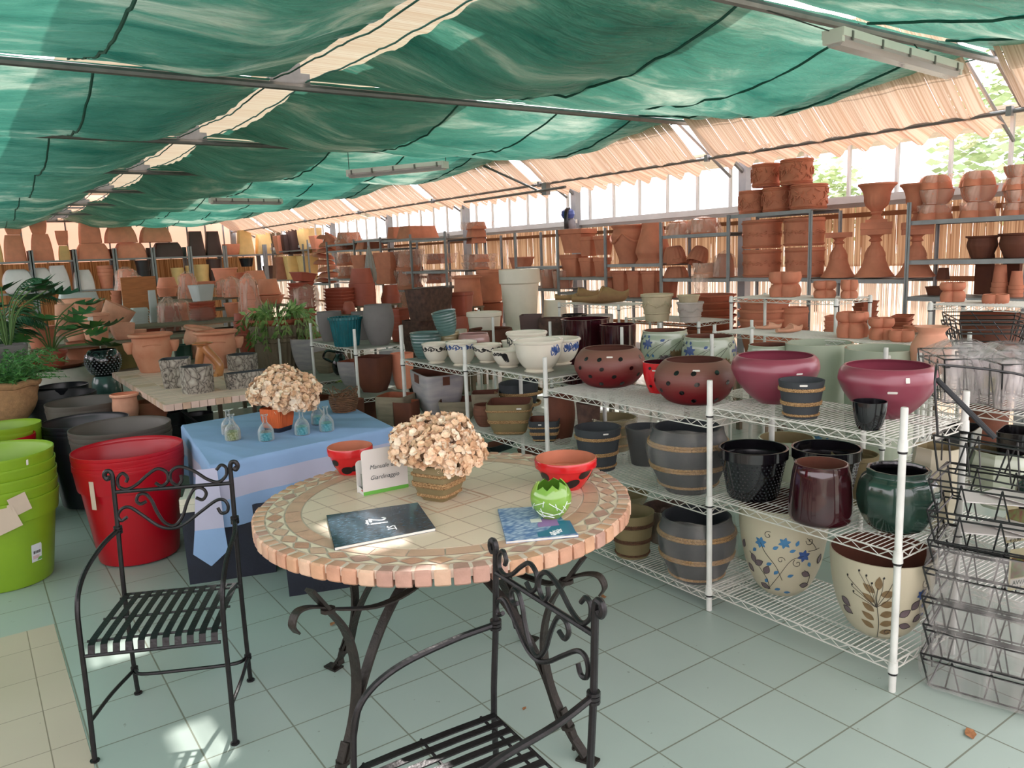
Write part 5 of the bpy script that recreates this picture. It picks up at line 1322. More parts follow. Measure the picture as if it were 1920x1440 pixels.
def hand_holes(o, r, h, fr, shp):
    for s_ in (-1, 1):
        y0 = r*.62*.16; pts = [(s_*(fr(z*h)*.925+.002), y, z*h) for y, z in ((-y0, .78), (y0, .78), (y0, .98), (-y0, .98))]
        MB().poly(pts, (s_*.002, 0, 0)).build('hand_hole', C['rust'], o, angle=0)
        pts = [(y*2.2, s_*(fr(z*h)*.925*.62+.002), z*h) for y, z in ((-y0, .78), (y0, .78), (y0, .98), (-y0, .98))]
        MB().poly(pts, (0, s_*.002, 0)).build('hand_hole', C['rust'], o, angle=0)
# under the cream bowls: trough, washed and rope-banded planters
GW = 'washed square clay planters'
pot('large whitewashed rectangular trough under the ribbed pots', 822, 780, 697, 132, z=z3B, kind='deep', m='wash', shp=SHARP, n=64, name='trough', asp=.62, rz=1.35, min_='rust', t=.08, g=GW, foot=.5, parts=hand_holes)
pot('grey-khaki washed square planter beside the whitewashed trough', 862, 788, 748, 76, z=z3B, kind='deep', m='wash_k', shp=SHARP, n=64, name='square_planter', rz=.9, min_='rust', g=GW, foot=.5)
pot('rust-inside square planter behind the washed grey one', 912, row((at_x(912, 762, 2.95).x, at_x(912, 762, 2.95).y, z2B)), 735, 56, X=2.95, kind='deep', m='wash_k', shp=SHARP, n=64, name='square_planter', rz=.95, min_='rust', g=GW, foot=.9)
pot('round woven-look clay pot against the khaki rope planter', 911, 801, 758, 46, z=z2B, kind='belly', m='rustw', min_='rust')
GK = 'square planters with rope bands'
SQR45 = SQUARE
pot('khaki square planter with rope bands on the middle shelf', 958, 816, 752, 90, z=z2B, kind='deep', m='khaki', shp=SQUARE, n=56, name='rope_banded_planter', rz=.85, min_='rust', g=GK, parts=both(ropes([.80, .48, .43, .08], .005), sticker(.35, .88, .028, .009)))
pot('small slate square planter with rope bands by the post', 1022, 829, 785, 62, z=z2B, kind='deep', m='slate', shp=SQUARE, n=56, name='rope_banded_planter', rz=.85, min_='rust', g=GK, parts=both(ropes([.70, .45, .38, .1], .0045), sticker(-.3, .86, .02, .008)))
pot('slate oval trough with rope bands under the large cream bowl', 975, 792, 716, 90, z=z2B, kind='deep', m='slate', name='rope_banded_trough', n=56, asp=.7, rz=.3, foot=1.9, parts=ropes([.72, .68, .36, .31], .006))
pot('reddish-brown cylinder pot under the dotted pot', 1053, row((at_x(1053, 780, 2.98).x, at_x(1053, 780, 2.98).y, z1B)), 742, 54, X=2.98, kind='belly', m='rust')
pot('dark pierced pot between the slate pot and the brown cylinder', 1105, row((at_x(1105, 790, 2.98).x, at_x(1105, 790, 2.98).y, z1B)), 755, 46, X=2.98, kind='taper', m='dkbrown')
pot('long black rectangular trough low behind the mosaic table', 935, 846, 830, 84, z=z2C, kind='taper', m='black_p', shp=SHARP, n=64, asp=.45, rz=.25, name='trough', min_='rust', foot=.2)
pot('brown bowl low behind the mosaic table beside the black trough', 1000, 858, 842, 60, z=z2C, kind='cup', m='rust', foot=.4)
# ================================================================ plastic buckets
BUCK = [(.72, 0), (.735, .02), (.90, .76), (.945, .765), (.955, .79), (.99, .96), (1.0, .97), (1, 1)]
PROF['bucket'] = BUCK
def bucket(label, cx, cy, rimw, ybot, m, g, yr=None, kind='bucket', z0=0, h=None, base=None, n=56, parts=None):
    """rim centre at pixel (cx,cy), rim half-width in px; foot seen at row ybot below it"""
    zt = h
    p = at_z(cx, cy, zt); r = wpx(rimw, cx, p)/2; p.z = z0
    hh = zt-z0
    if parts:
        t = empty('plastic_bucket', p, 0, label, 'bucket', g); body_mb(kind, r, hh, n, None, .025).build('bucket_body', C[m], t); parts(t, r, hh, interp([(q*r, zz*hh) for q, zz in outer(kind)]), None); return t
    o = body_mb(kind, r, hh, n, None, .025).build('plastic_bucket', C[m], None, p); tag(o, label, 'bucket', g); return o
M_cardb = mat('card_tag', (206, 186, 168), .7, .05)
def nested(n, what, where, cx, cy, rimw, m, g, top, step, hb, parts=None):
    p = at_z(cx, cy, top); r = wpx(rimw, cx, p)/2; me = body_mb('bucket', r, hb, 56, None, .022).mesh('plastic_bucket', C[m])
    for i in range(n):
        z0 = top-hb-step*(n-1-i); lab = '%s, %s of the nest %s' % (what, ('topmost' if i == n-1 else ORD[i]), where)
        if parts and i in parts:
            t = empty('plastic_bucket', (p.x, p.y, z0), 0, lab, 'bucket', g); b_ = bpy.data.objects.new('bucket_body', me); COL.objects.link(b_); b_.parent = t
            parts[i](t, r, hb, interp([(q*r, zz*hb) for q, zz in BUCK]), None)
        else:
            o = bpy.data.objects.new('plastic_bucket', me); COL.objects.link(o); o.location = (p.x+R(-.004, .004), p.y+R(-.004, .004), z0); tag(o, lab, 'bucket', g)
    return p, r
def card(da, zf, w_, h_, tilt_=0):
    def f(o, r, h, fr, shp):
        a = toward_cam(o.location)+da; d = Vector((math.cos(a), math.sin(a), 0)); t_ = Vector((-d.y, d.x, 0)); up = Vector((0, 0, 1))
        u = t_*math.cos(tilt_)+up*math.sin(tilt_); v = -t_*math.sin(tilt_)+up*math.cos(tilt_); c = d*(fr(zf*h)+.008)+up*zf*h
        MB().poly([c-u*w_/2-v*h_/2, c+u*w_/2-v*h_/2, c+u*w_/2+v*h_/2, c-u*w_/2+v*h_/2], d*.0015).build('card_tag', M_cardb, o, angle=0)
    return f
def barcode(da, zf):
    def f(o, r, h, fr, shp):
        a0 = toward_cam(o.location)+da; mb = MB(); decal(mb, fr, a0, zf*h, [(-.03, -.05), (.03, -.05), (.03, .04), (.025, .05), (-.03, .05)], 0, .0015); lb = mb.build('paper_label', mat('label_paper', (222, 226, 232), .5, .02), o, angle=0)
        b_ = MB()
        for i in range(12):
            w_ = random.choice([.0012, .002, .0028]); x = -.018+.0034*i
            decal(b_, fr, a0+x/fr(zf*h), zf*h+.004, [(-w_/2, -.008), (w_/2, -.008), (w_/2, .008), (-w_/2, .008)], 0, .0025)
        b_.build('barcode_print', M_ink2, lb, angle=0)
        b2 = MB(); decal(b2, fr, a0+.014/fr(zf*h), zf*h-.036, [(-.014, -.008), (.014, -.01), (.014, .008), (-.004, .006)], 0, .0025); b2.build('green_print', M_cardg, lb, angle=0)
        b3 = MB()
        for i in range(4): decal(b3, fr, a0-.004/fr(zf*h), zf*h-.016-.005*i, [(-.02, -.001), (.02-.006*(i % 2), -.001), (.02-.006*(i % 2), .001), (-.02, .001)], 0, .0025)
        b3.build('text_print', mat('pink_print', (210, 130, 130), .5), lb, angle=0)
    return f
nested(5, 'lime green bucket', 'by the beige floor', -19, 848, 250, 'lime', 'lime green buckets nested by the beige floor', .725, .058, .49, {4: sticker(.55, .93, .012, .03), 0: both(barcode(.62, .36), card(.05, .84, .13, .13, .3)), 1: card(.32, .86, .09, .1, .25)})
nested(5, 'red bucket', 'behind the iron chair', 239, 838, 214, 'red', 'red buckets nested behind the iron chair', .655, .02, .565, {4: sticker(.5, .94, .026, .012), 0: card(-.75, .78, .03, .16, 0)})
nested(3, 'taupe bucket', 'behind the red nest', 225, 797, 196, 'taupe', 'taupe buckets nested behind the red ones', .65, .03, .57)
nested(3, 'black bucket', 'behind the taupe nest', 160, 787, 170, 'black_p', 'black buckets nested behind the taupe ones', .62, .03, .54, {0: card(.3, .8, .1, .14, 0)})
nested(2, 'taupe-brown bucket', 'in the third row', 162, 751, 158, 'taupe', 'taupe-brown buckets in the third row', .66, .04, .6)
nested(2, 'charcoal bucket', 'in front of the white jar', 111, 738, 146, 'char', 'charcoal buckets before the white jar', .66, .04, .6)
bucket('single black bucket touching the white jar', 118, 722, 98, 0, 'black_p', None, h=.67)
nested(2, 'lime green bucket', 'behind the front lime nest', 12, 796, 134, 'lime', 'lime green buckets of the second nest', .66, .04, .6)
bucket('red bucket between the two lime green nests', 0, 818, 138, 0, 'red', None, h=.62)
bucket('dark grey bucket with a pale rim beside the red nest', 252, 772, 62, 0, 'char', None, h=.45)
bucket('black glossy bucket under the corner of the stone table', 315, 771, 66, 0, 'black_p', None, h=.46)
bucket('black bucket under the stone table, toward its iron leg', 370, 775, 60, 0, 'black_p', None, h=.42)
# terracotta pots on the floor between buckets and stone table
pot('pale clay pot on the floor beside the stone table corner', 240, 800, 738, 56, X=.95, kind='moroc', m='terra_l', min_='terra')
pot('brown clay pot on the floor under the stone table', 288, 812, 752, 66, X=1.2, kind='cup', m='terra', min_='terra')
# ================================================================ stone table goods
GB = 'bark-textured planters on the stone table'
def bark_mat():
    m = bpy.data.materials.new('bark_relief'); m.use_nodes = True; nt = m.node_tree; b_ = nt.nodes['Principled BSDF']; b_.inputs['Roughness'].default_value = .85
    tc = nt.nodes.new('ShaderNodeTexCoord'); n0 = nt.nodes.new('ShaderNodeTexNoise'); n0.inputs['Scale'].default_value = 9; nt.links.new(tc.outputs['Object'], n0.inputs['Vector'])
    vm = nt.nodes.new('ShaderNodeMixRGB'); vm.inputs[0].default_value = .14; nt.links.new(tc.outputs['Object'], vm.inputs[1]); nt.links.new(n0.outputs['Color'], vm.inputs[2])
    mp = nt.nodes.new('ShaderNodeMapping'); mp.inputs['Scale'].default_value = (30, 30, 15); nt.links.new(vm.outputs[0], mp.inputs[0])
    v = nt.nodes.new('ShaderNodeTexVoronoi'); v.feature = 'DISTANCE_TO_EDGE'; v.inputs['Scale'].default_value = 1; nt.links.new(mp.outputs[0], v.inputs['Vector'])
    cr = nt.nodes.new('ShaderNodeValToRGB'); e = cr.color_ramp.elements; e[0].position = .0; e[0].color = (*lin((56, 52, 50)), 1); e[1].position = .055; e[1].color = (*lin((140, 130, 120)), 1); k_ = cr.color_ramp.elements.new(.5); k_.color = (*lin((186, 178, 166)), 1)
    nt.links.new(v.outputs['Distance'], cr.inputs[0]); nt.links.new(cr.outputs[0], b_.inputs['Base Color'])
    bp = nt.nodes.new('ShaderNodeBump'); bp.inputs['Strength'].default_value = .9; bp.inputs['Distance'].default_value = .012; nt.links.new(v.outputs['Distance'], bp.inputs['Height']); nt.links.new(bp.outputs[0], b_.inputs['Normal'])
    return m
C['bark'] = bark_mat()
def wob(base, k=.025, n_=9):
    def f(a, z):
        x, y = base(a, z); q = 1+k*math.sin(a*n_+z*30)+k*.6*math.sin(a*23-z*50); return x*q, y*q
    return f
pot('square bark-textured planter at the left rear of the bark group', 334, 727, 672, 62, z=SZ, kind='tcyl', m='bark', shp=wob(SHARP, .012), n=90, min_='slate', name='bark_planter', g=GB, rz=1.25, t=.1, cat='planter')
pot('round log-shaped bark planter at the front of the stone table', 373, 737, 686, 62, z=SZ, kind='cyl', m='bark', shp=wob(ROUND), n=72, min_='slate', name='bark_planter', g=GB, t=.1, cat='planter')
pot('round bark planter at the back beside the leafy tub', 456, 694, 664, 58, z=SZ, kind='cyl', m='bark', shp=wob(ROUND), n=72, min_='slate', name='bark_planter', g=GB, t=.1, cat='planter')
pot('long rectangular bark trough behind the orange planter flowers', 472, 728, 696, 104, z=SZ, kind='cyl', m='bark', shp=wob(SHARP, .012), n=90, min_='slate', name='bark_planter', g=GB, asp=.34, rz=.02, t=.06, cat='planter')
GM = 'dusty pink clay urns on the stone table'
def ears(angs, pk=.5):
    def f(o, r, h, fr, shp):
        for a in angs:
            d = Vector((math.cos(a), math.sin(a), 0)); c = d*(r*.98)+Vector((0, 0, h*.72)); mb = MB()
            mb.lathe([(r*.10, -h*.22), (r*.22, -h*.1), (r*.27, h*.06), (r*.24, h*.08), (r*.12, h*.0), (0, -h*.05)], 20, T=Matrix.Translation(c)); mb.build('side_pocket', C['moroc'], o)
    return f
def bandrelief(zs, a0s, mm):
    def f(o, r, h, fr, shp):
        mb = MB(); c = toward_cam(o.location)
        for z, da in zs: mb.tube([((fr(z*h)+.004)*math.cos(c+da-.45+.9*i/10), (fr(z*h)+.004)*math.sin(c+da-.45+.9*i/10), z*h+.01*math.sin(PI*i/10)) for i in range(11)], .008, 6)
        mb.build('relief_band', C[mm], o)
    return f
vc = toward_cam((1.3, 6.9, 1))
pot('wide dusty pink clay urn with side pockets at the corner of the stone table', 290, 699, 625, 86, z=SZ, kind='moroc', m='moroc', n=56, g=GM, name='clay_urn', parts=both(ears([vc-1.45, vc+1.45, vc+3.1]), bandrelief([(.72, 0)], 0, 'moroc')))
pot('wide dusty pink clay urn with pockets beside the bottle vase', 411, 694, 620, 84, z=SZ, kind='moroc', m='moroc', n=56, g=GM, name='clay_urn', foot=1.0, parts=both(ears([vc+1.45, vc+3.1]), bandrelief([(.72, 0)], 0, 'moroc')))
pot('tilted clay urn leaning behind the wide urn on the stone table', 368, 672, 606, 62, z=SZ, kind='moroc', m='terra_l', n=48, g=GM, name='clay_urn', foot=3.2, tilt=(.12, .2))
# jug-necked vase with an open arch handle
b = at_z(392, 707, SZ)+hdir(392, 707)*.06; hv = height_at(b, 642)-SZ
jv = empty('arched_vase', b, 0, 'tall brown clay vase with an open arched side on the stone table', 'vase')
M_vase = mat('brown_glazed_clay', (150, 88, 56), .3, .1, 4, rgb2=(196, 138, 84), coat=.3)
k = wpx(40, 392, b)/2; mb = MB(); s_ = Vector((SIDE.x, SIDE.y, 0))
mb.lathe([(k*.62, hv*.93), (k*.98, hv*.96), (k*1.0, hv*.99), (k*.9, hv), (k*.6, hv*.95), (k*.45, hv*.86)], 28, T=Matrix.Translation(-s_*k*.35))
mb.tube(crom([Vector((0, 0, hv*.93))-s_*k*.3, Vector((0, 0, hv*.80))-s_*k*.05, Vector((0, 0, hv*.6))+s_*k*.5, Vector((0, 0, hv*.35))+s_*k*1.1, Vector((0, 0, hv*.15))+s_*k*1.1, s_*k*.9], 6), [k*.55, k*.5, k*.46]+[k*.45]*20+[k*.42]*8, 14)
mb.tube(crom([Vector((0, 0, hv*.9))-s_*k*.4, Vector((0, 0, hv*.6))-s_*k*.7, Vector((0, 0, hv*.3))-s_*k*.9, -s_*k*.8], 6), [k*.42]*19, 12)
mb.box((0, 0, .012), (k*2.2, k*1.2, .024), math.atan2(s_.y, s_.x)); mb.build('vase_body', M_vase, jv)

# ================================================================ plants on the left
M_leaf = mat('leaf_green', (40, 88, 40), .42, .25, 10, rgb2=(82, 128, 58)); M_leafd = mat('dark_leaf', (28, 62, 34), .42, .25, 10, rgb2=(50, 92, 48)); M_stemg = mat('green_stem', (84, 116, 60), .6)
M_fern = mat('fern_green', (46, 96, 44), .6, .3, 20, rgb2=(86, 140, 62))
def lobed_leaf(L, W, n=4):
    """deeply cut split leaf, flat in XY, stalk at origin"""
    P = []
    for i in range(n*2+1):
        t_ = i/(n*2); w_ = W*math.sin(PI*(t_*.86+.1))*(1.0 if i % 2 else .38); P.append((w_, L*(t_*.92+(.05 if i % 2 else 0))))
    pts = [(0, 0)]+P+[(0, L*1.05)]+[(-x, y) for x, y in reversed(P)]
    vs = [(x, y, .10*L*math.sin(PI*y/L)-abs(x)*.25-(y/L)**2*.2*L) for x, y in pts]
    ctr = [(0, L*.1*i, .10*L*math.sin(PI*.1*i)-(.1*i)**2*.2*L) for i in range(1, 10)]
    k_ = len(pts); allv = vs+ctr; fs = []
    half = len(P)+1
    def cidx(y): return k_+min(8, max(0, int(round(y/L*10))-1))
    for i in range(k_-1): 
        a_, b_ = cidx(pts[i][1]), cidx(pts[i+1][1]); fs.append((i, i+1, b_) if a_ == b_ else (i, i+1, b_, a_))
    return allv, fs
def split_leaf_plant(name, label, loc, n, hgt, spread, L, m, seed, potparts, dirs=None):
    random.seed(seed); t = empty(name, loc, 0, label, 'plant')
    for i in range(n):
        a = dirs[i][0] if dirs else 2*PI*i/n*1.6+R(-.3, .3); sp = (dirs[i][1] if dirs else R(.35, 1))*spread; hh = (dirs[i][2] if dirs else R(.5, 1.05))*hgt
        d = Vector((math.cos(a), math.sin(a), 0)); z0 = potparts
        tip = d*sp+Vector((0, 0, z0+hh)); st_ = crom([d*.02+Vector((0, 0, z0)), d*sp*.35+Vector((0, 0, z0+hh*.65)), tip], 6)
        MB().tube(st_, .006, 5).build('stalk', M_stemg, t)
        vs, fs = lobed_leaf(L*R(.8, 1.15), L*.68, 4); ax = (d+Vector((0, 0, R(-.35, .1)))).normalized(); xx = Vector((-d.y, d.x, R(-.35, .35))).normalized()
        M_ = basis(tip, xx, ax); MB().add(vs, fs, 0, M_).build('leaf', m, t, angle=60)
    random.seed(seed+1); return t
# white jar plinth, terracotta saucer, split-leaf plant
pw = pot('big white round-shouldered jar carrying the split-leaf plant', 112, 768, 690, 176, Y=8.9, kind='bulb', m='whiteplinth', n=56, name='floor_jar', cat='jar')
pw_top = pw.location.copy(); hw_ = pw.dimensions.z
sx = Vector((pw_top.x, pw_top.y, pw_top.z+hw_+.004)); sw_ = wpx(128, 112, sx)
sau = MB().lathe([(0, 0), (sw_*.40, 0), (sw_*.5, .035), (sw_*.485, .037), (sw_*.39, .01), (0, .01)], 48).build('plant_saucer', C['terra_d'], None, sx); tag(sau, 'terracotta saucer under the split-leaf plant, on the white jar', 'saucer')
rs = MB().lathe([(0, 0), (.1, 0), (.135, .05), (.128, .052), (.095, .006), (0, .006)], 36).build('plant_saucer', C['red'], None, sx+Vector((0, 0, 0))-SIDE*.3+AWAY*.2-Vector((0, 0, .0))); tag(rs, 'red plastic saucer behind the split-leaf plant pot', 'saucer')
pp = sx+Vector((0, 0, .012)); pr_ = wpx(60, 104, pp)/2; ph_ = height_at(pp, 657)-pp.z
dirs = [(.3, .5, .75), (1.0, .9, .55), (-.4, .8, .35), (-.9, 1.15, .12), (-1.3, 1.0, .55), (2.0, .6, .9), (2.8, .8, .75), (3.4, 1.1, .6), (4.0, .8, .4), (4.6, .9, .8), (5.2, 1.2, .5), (5.7, .7, 1.0), (2.4, .4, 1.1), (.0, 1.0, .45), (5.5, 1.35, .15)]
t = split_leaf_plant('split_leaf_plant', 'split-leaf green plant in a terracotta pot on a saucer atop the white jar', pp, 15, .46, .40, .27, M_leaf, 5, ph_, dirs)
body_mb('rim', pr_, ph_, 40, None, .07).build('plant_pot', C['red_p'], t); MB().lathe([(0, ph_*.9), (pr_*.9, ph_*.9)], 30).build('soil', M_soil, t)
# black studded glazed pot on a grey one
gb = pot('grey-green dimpled pot under the black studded pot', 204, 762, 704, 56, Y=8.3, kind='bulb', m='seag', n=40, cat='pot')
zb_ = gb.location.z+gb.dimensions.z
sp_ = pot('black glazed pot with studs on the grey-green pot', 193, 700, 652, 70, Y=gb.location.y, kind='bulb', m='blackg', n=44, name='studded_pot', parts=lambda o, r, h, fr, s_: studs(o, r, h, fr, .1, .8, 9, 26, mat('stud_painted_glint', (150, 154, 160), .15, .1, metal=.3), 2.2))  # pale stud colour paints in white glints on the black glaze
sp_.location = (gb.location.x, gb.location.y, zb_+.003)
# palm and far split-leaf plant at the edge, grey cube pot, burlap pot with fern
def palm(label, loc, fronds, m):
    t = empty('palm_plant', loc, 0, label, 'plant')
    for (a, L, rise, droop) in fronds:
        d = Vector((math.cos(a), math.sin(a), 0)); pts = [d*L*q+Vector((0, 0, -.44*(1-q)**3+rise*math.sin(min(1, q*1.15)*PI/2)-droop*q**2.2)) for q in [i/16 for i in range(17)]]
        mb = MB(); mb.tube(pts, [.007-.0004*i for i in range(17)], 5)
        for i in range(3, 17):
            tng = (pts[i]-pts[i-1]).normalized(); sd = tng.cross(Vector((0, 0, 1))).normalized()
            for s_ in (-1, 1):
                for q in (0, .5):
                    p0 = pts[i-1].lerp(pts[i], q); l_ = L*.30*math.sin(PI*min(.97, (i+q)/18))+.05; dr = (sd*s_*.75+tng*.65+Vector((0, 0, -.28))).normalized(); p1 = p0+dr*l_*.5+Vector((0, 0, .01)); p2 = p0+dr*l_+Vector((0, 0, -l_*.22)); w_ = tng*.009
                    mb.add([p0-w_*.4, p1-w_, p2, p1+w_, p0+w_*.4], [(0, 1, 2, 3, 4)])
        mb.build('frond', m, t, angle=60)
    MB().lathe([(0, -.66), (.13, -.66), (.16, -.40), (.15, -.40), (.14, -.43), (0, -.43)], 30).build('plant_pot', C['grey_c'], t)
    return t
a = at_y(-34, 640, 8.6); palm('tall feather palm at the photo edge behind the white jar', a, [(.45, .74, .50, .16), (.1, .6, .62, .1), (.9, .7, .4, .2), (-.5, .55, .32, .18), (1.6, .6, .6, .2), (-1.2, .5, .3, .2), (.2, .5, .25, .15), (.6, .55, .16, .14)], M_leafd)
a = at_y(22, 690, 7.9); t2_ = split_leaf_plant('split_leaf_plant', 'dark split-leaf plant in a square grey concrete pot beside the fern', a, 14, .52, .42, .27, M_leafd, 21, .2)
body_mb('tcyl', .15, .2, 56, SHARP, .1).build('plant_pot', C['grey_c'], t2_); MB().box((0, 0, .17), (.21, .21, .02)).build('soil', M_soil, t2_)
MB_ = MB().box((0, 0, -a.z/2+.012), (.28, .28, a.z-.03)); ob = MB_.build('plinth_block', C['grey_c'], None, a+Vector((0, 0, -.025))); tag(ob, 'grey block carrying the square concrete plant pot', 'plinth')
fb_ = at_y(14, 786, 7.3); fr_ = empty('fern_basket', fb_, 0, 'feathery fern in a burlap wrapped pot with rolled rim at the photo edge', 'plant')
M_burl = mat('burlap', (172, 130, 92), .9, .15, 30, .5, 120)
body_mb('deep', .24, .29, 40, wob(ROUND, .02), .08).build('plant_pot', M_burl, fr_)
rb = MB(); rb.tube([(.245*math.cos(2*PI*i/24), .245*math.sin(2*PI*i/24), .285+.008*math.sin(i*1.9)) for i in range(24)], .027, 8, closed=True); rb.build('rolled_rim', M_burl, fr_)
random.seed(9); mb = MB()
for i in range(190):
    a_ = R(0, 6.28); L = R(.2, .42); d = Vector((math.cos(a_), math.sin(a_), 0)); p0 = d*R(0, .14)+Vector((0, 0, .27)); rise = R(.05, .26)
    pts = [p0+d*L*q+Vector((0, 0, rise*math.sin(q*2.2))) for q in (0, .25, .5, .75, 1)]
    mb.tube(pts, .002, 3)
    for j in range(14):
        q = .15+.06*j; p = pts[0].lerp(pts[-1], q); p.z = p0.z+rise*math.sin(q*2.2); e_ = Vector((R(-1, 1), R(-1, 1), R(-.4, .8))).normalized()*.038; s2 = e_.orthogonal().normalized()*.006
        mb.add([p-s2, p+e_, p+s2], [(0, 1, 2)])
mb.build('fern_foliage', M_fern, fr_, angle=0)
MB().lathe([(0, .25), (.21, .25)], 24).build('soil', M_soil, fr_)
bs = pot('pale burlap covered stand under the fern', 16, row((fb_.x, fb_.y, 0)), 786, 100, Y=7.3, kind='tcyl', m='clog', n=40, h=None, cat='stand', name='plant_stand')
# ribbed taupe tub with trailing plant
tb = pot('big taupe ribbed tub with trailing leafy cactus', 530, 705, 600, 108, Y=8.6, kind='vaso', m='ribgrey', shp=RIBS(34, .022), n=136, name='ribbed_tub', cat='plant', parts=lambda o, r, h, fr, s_: None)
hh_ = height_at(tb.location, 598)-tb.location.z; rt_ = wpx(108, 530, tb.location)/2
MB().lathe([(rt_*.75, hh_*.88), (rt_*.98, hh_*1.02), (rt_*.98, hh_*1.08), (rt_*.9, hh_*1.08), (rt_*.7, hh_*.95), (0, hh_*.95)], 40).build('inner_pot', C['terra_d'], tb)
random.seed(31); 
M_trail = mat('trailing_leaf', (88, 128, 62), .45, .2, 14, rgb2=(150, 176, 104))
for i in range(30):
    a_ = R(0, 6.28) if i > 12 else toward_cam(tb.location)+R(-1.6, 1.6); L = rt_*R(.6, 1.2); d = Vector((math.cos(a_), math.sin(a_), 0)); p0 = d*rt_*.25+Vector((0, 0, hh_*1.02)); dr = R(.15, .8)*hh_*.55
    pts = crom([p0, p0+d*L*.4+Vector((0, 0, rt_*.45)), p0+d*L*.85+Vector((0, 0, rt_*.2)), p0+d*L+Vector((0, 0, -dr*.5)), p0+d*L*1.02+Vector((0, 0, -dr))], 4)
    mb = MB(); mb.tube(pts, .004, 4)
    for j in range(3, len(pts)-1, 2):
        for q in (-1, 1):
            tng = (pts[j+1]-pts[j]).normalized(); sd = (tng.orthogonal().normalized()*q+Vector((R(-.4, .4), R(-.4, .4), R(-.2, .2)))).normalized(); l_ = R(.07, .12); w_ = tng*l_*.25
            mb.add([pts[j], pts[j]+sd*l_*.5+w_+tng*l_*.3, pts[j]+sd*l_+tng*l_*.7, pts[j]+sd*l_*.5-w_+tng*l_*.3], [(0, 1, 2, 3)])
    mb.build('trailing_stem', M_trail, tb, angle=0)
random.seed(77)
# ================================================================ unit past the gap (teal pot, tall grey planters)
z4 = LU2[2]+.008; z4b = LU2[1]+.008; z5 = LU3[1]+.008
def finecord(n, d): return RIBS(n, d)
pot('teal glazed pot with vertical ribs on the wire shelf', 651, 650, 594, 65, z=z4, kind='lip', m='teal', shp=RIBS(30, .022), n=120, name='ribbed_pot')
GT = 'tall grey textured planters'
pot('tallest grey textured planter beside the teal ribbed pot', 713, 648, 571, 58, z=z4, kind='belly', m='grey_c', shp=RIBS(60, .006), n=120, g=GT, name='tall_planter', t=.06)
pot('grey textured planter behind the teal pot, at the shelf end', 621, 642, 584, 46, z=z4, kind='deep', m='grey_c', shp=RIBS(60, .006), n=120, g=GT, name='tall_planter', foot=1.3, t=.06)
pot('grey textured planter half hidden between the teal pot and the tallest planter', 684, 641, 584, 44, z=z4, kind='deep', m='grey_c', shp=RIBS(60, .006), n=120, g=GT, name='tall_planter', foot=2.2, t=.06)
GQ = 'square clay planters on the low shelves'
pot('rust brown square planter under the teal pot', 704, 736, 668, 62, z=z4b, kind='deep', m='rust', shp=SHARP, n=64, rz=.55, name='square_planter', g=GQ, min_='rust')
pot('whitewashed square planter behind the rust brown one', 666, 726, 676, 52, z=z4b, kind='deep', m='wash', shp=SHARP, n=64, rz=.55, name='square_planter', g=GQ, min_='terra_d', foot=1.4)
pot('pale grey tall planter behind the rust brown square one', 738, 724, 655, 40, z=z4b, kind='taper', m='foam_w', shp=SHARP, n=64, rz=.4, name='square_planter', foot=1.2)
pot('whitewashed square planter at the far end of the low shelf', 582, 694, 634, 56, z=z5, kind='deep', m='wash', shp=SHARP, n=64, rz=.6, name='square_planter', g=GQ, min_='terra_d')
pot('khaki square planter beside the black handled jug', 614, 700, 660, 44, z=z5, kind='deep', m='wash_k', shp=SHARP, n=64, rz=.6, name='square_planter', g=GQ)
jb = at_z(641, 704, z5)+hdir(641, 704)*.07; jh = height_at(jb, 655)-z5; jr = wpx(34, 641, jb)/2
jg = empty('handled_jug', jb, 0, 'glossy black jug with a looped handle on the low wire shelf', 'jug')
MB().lathe([(0, 0)]+[(q*jr, z_*jh) for q, z_ in resample([(.6, 0), (.9, .15), (1, .4), (.85, .62), (.55, .8), (.5, .9), (.66, 1)], 5)]+[(jr*.5, jh*.97), (0, jh*.9)], 32).build('jug_body', C['blackg'], jg)
MB().tube(crom([-SIDE*jr*.5+Vector((0, 0, jh*.9)), -SIDE*jr*1.5+Vector((0, 0, jh*.95)), -SIDE*jr*1.9+Vector((0, 0, jh*.7)), -SIDE*jr*.95+Vector((0, 0, jh*.5))], 6), jr*.14, 8).build('handle', C['blackg'], jg)
for i, (px, py, yt, w_, m_, lab) in enumerate([(650, 798, 750, 62, 'rust', 'rust brown square planter low behind the blue cloth'), (745, 800, 740, 66, 'wash_k', 'khaki washed square planter low beside the whitewashed trough'), (765, 812, 752, 44, 'rust', 'small rust square planter low beside the front post of the trough bay'), (606, 762, 744, 50, 'rust', 'low rust tray under the far wire shelf'), (700, 772, 742, 56, 'rust', 'rust square planter under the wire shelf with the teal pot')]):
    p_ = at_x(px, py, [2.55, 2.75, 2.72, 2.95, 3.0][i]); 
    pot(lab, px, py, yt, w_, z=max(.07, .07), kind='deep', m=m_, shp=SHARP, n=64, rz=.6, name='square_planter', g='square clay planters near the floor', min_='terra_d', foot=.2) if False else None
    o = pot(lab, px, py, yt, w_, X=[2.55, 2.6, 2.62, 2.95, 2.97][i], kind='deep', m=m_, shp=SHARP, n=64, rz=.6, name='square_planter', g='square clay planters near the floor', min_='terra_d')
    dz = o.location.z-[.066, 0, 0, .066, .066][i]; me_ = o.data
    zt_ = max(v.co.z for v in me_.vertices); k_ = (zt_+dz)/zt_
    for v in me_.vertices: v.co.z *= k_
    o.location.z -= dz
# tall terracotta tapered pot beside the whitewashed trough, low lime tray
pot('tall terracotta pot standing behind the whitewashed trough', 757, 728, 662, 44, X=3.3, kind='cup', m='terra_o')
lt = pot('lime green plastic trough on the floor behind the wire shelves', 660, 712, 700, 110, X=3.6, kind='taper', m='lime', shp=SHARP, n=64, asp=.3, rz=.1, name='trough')

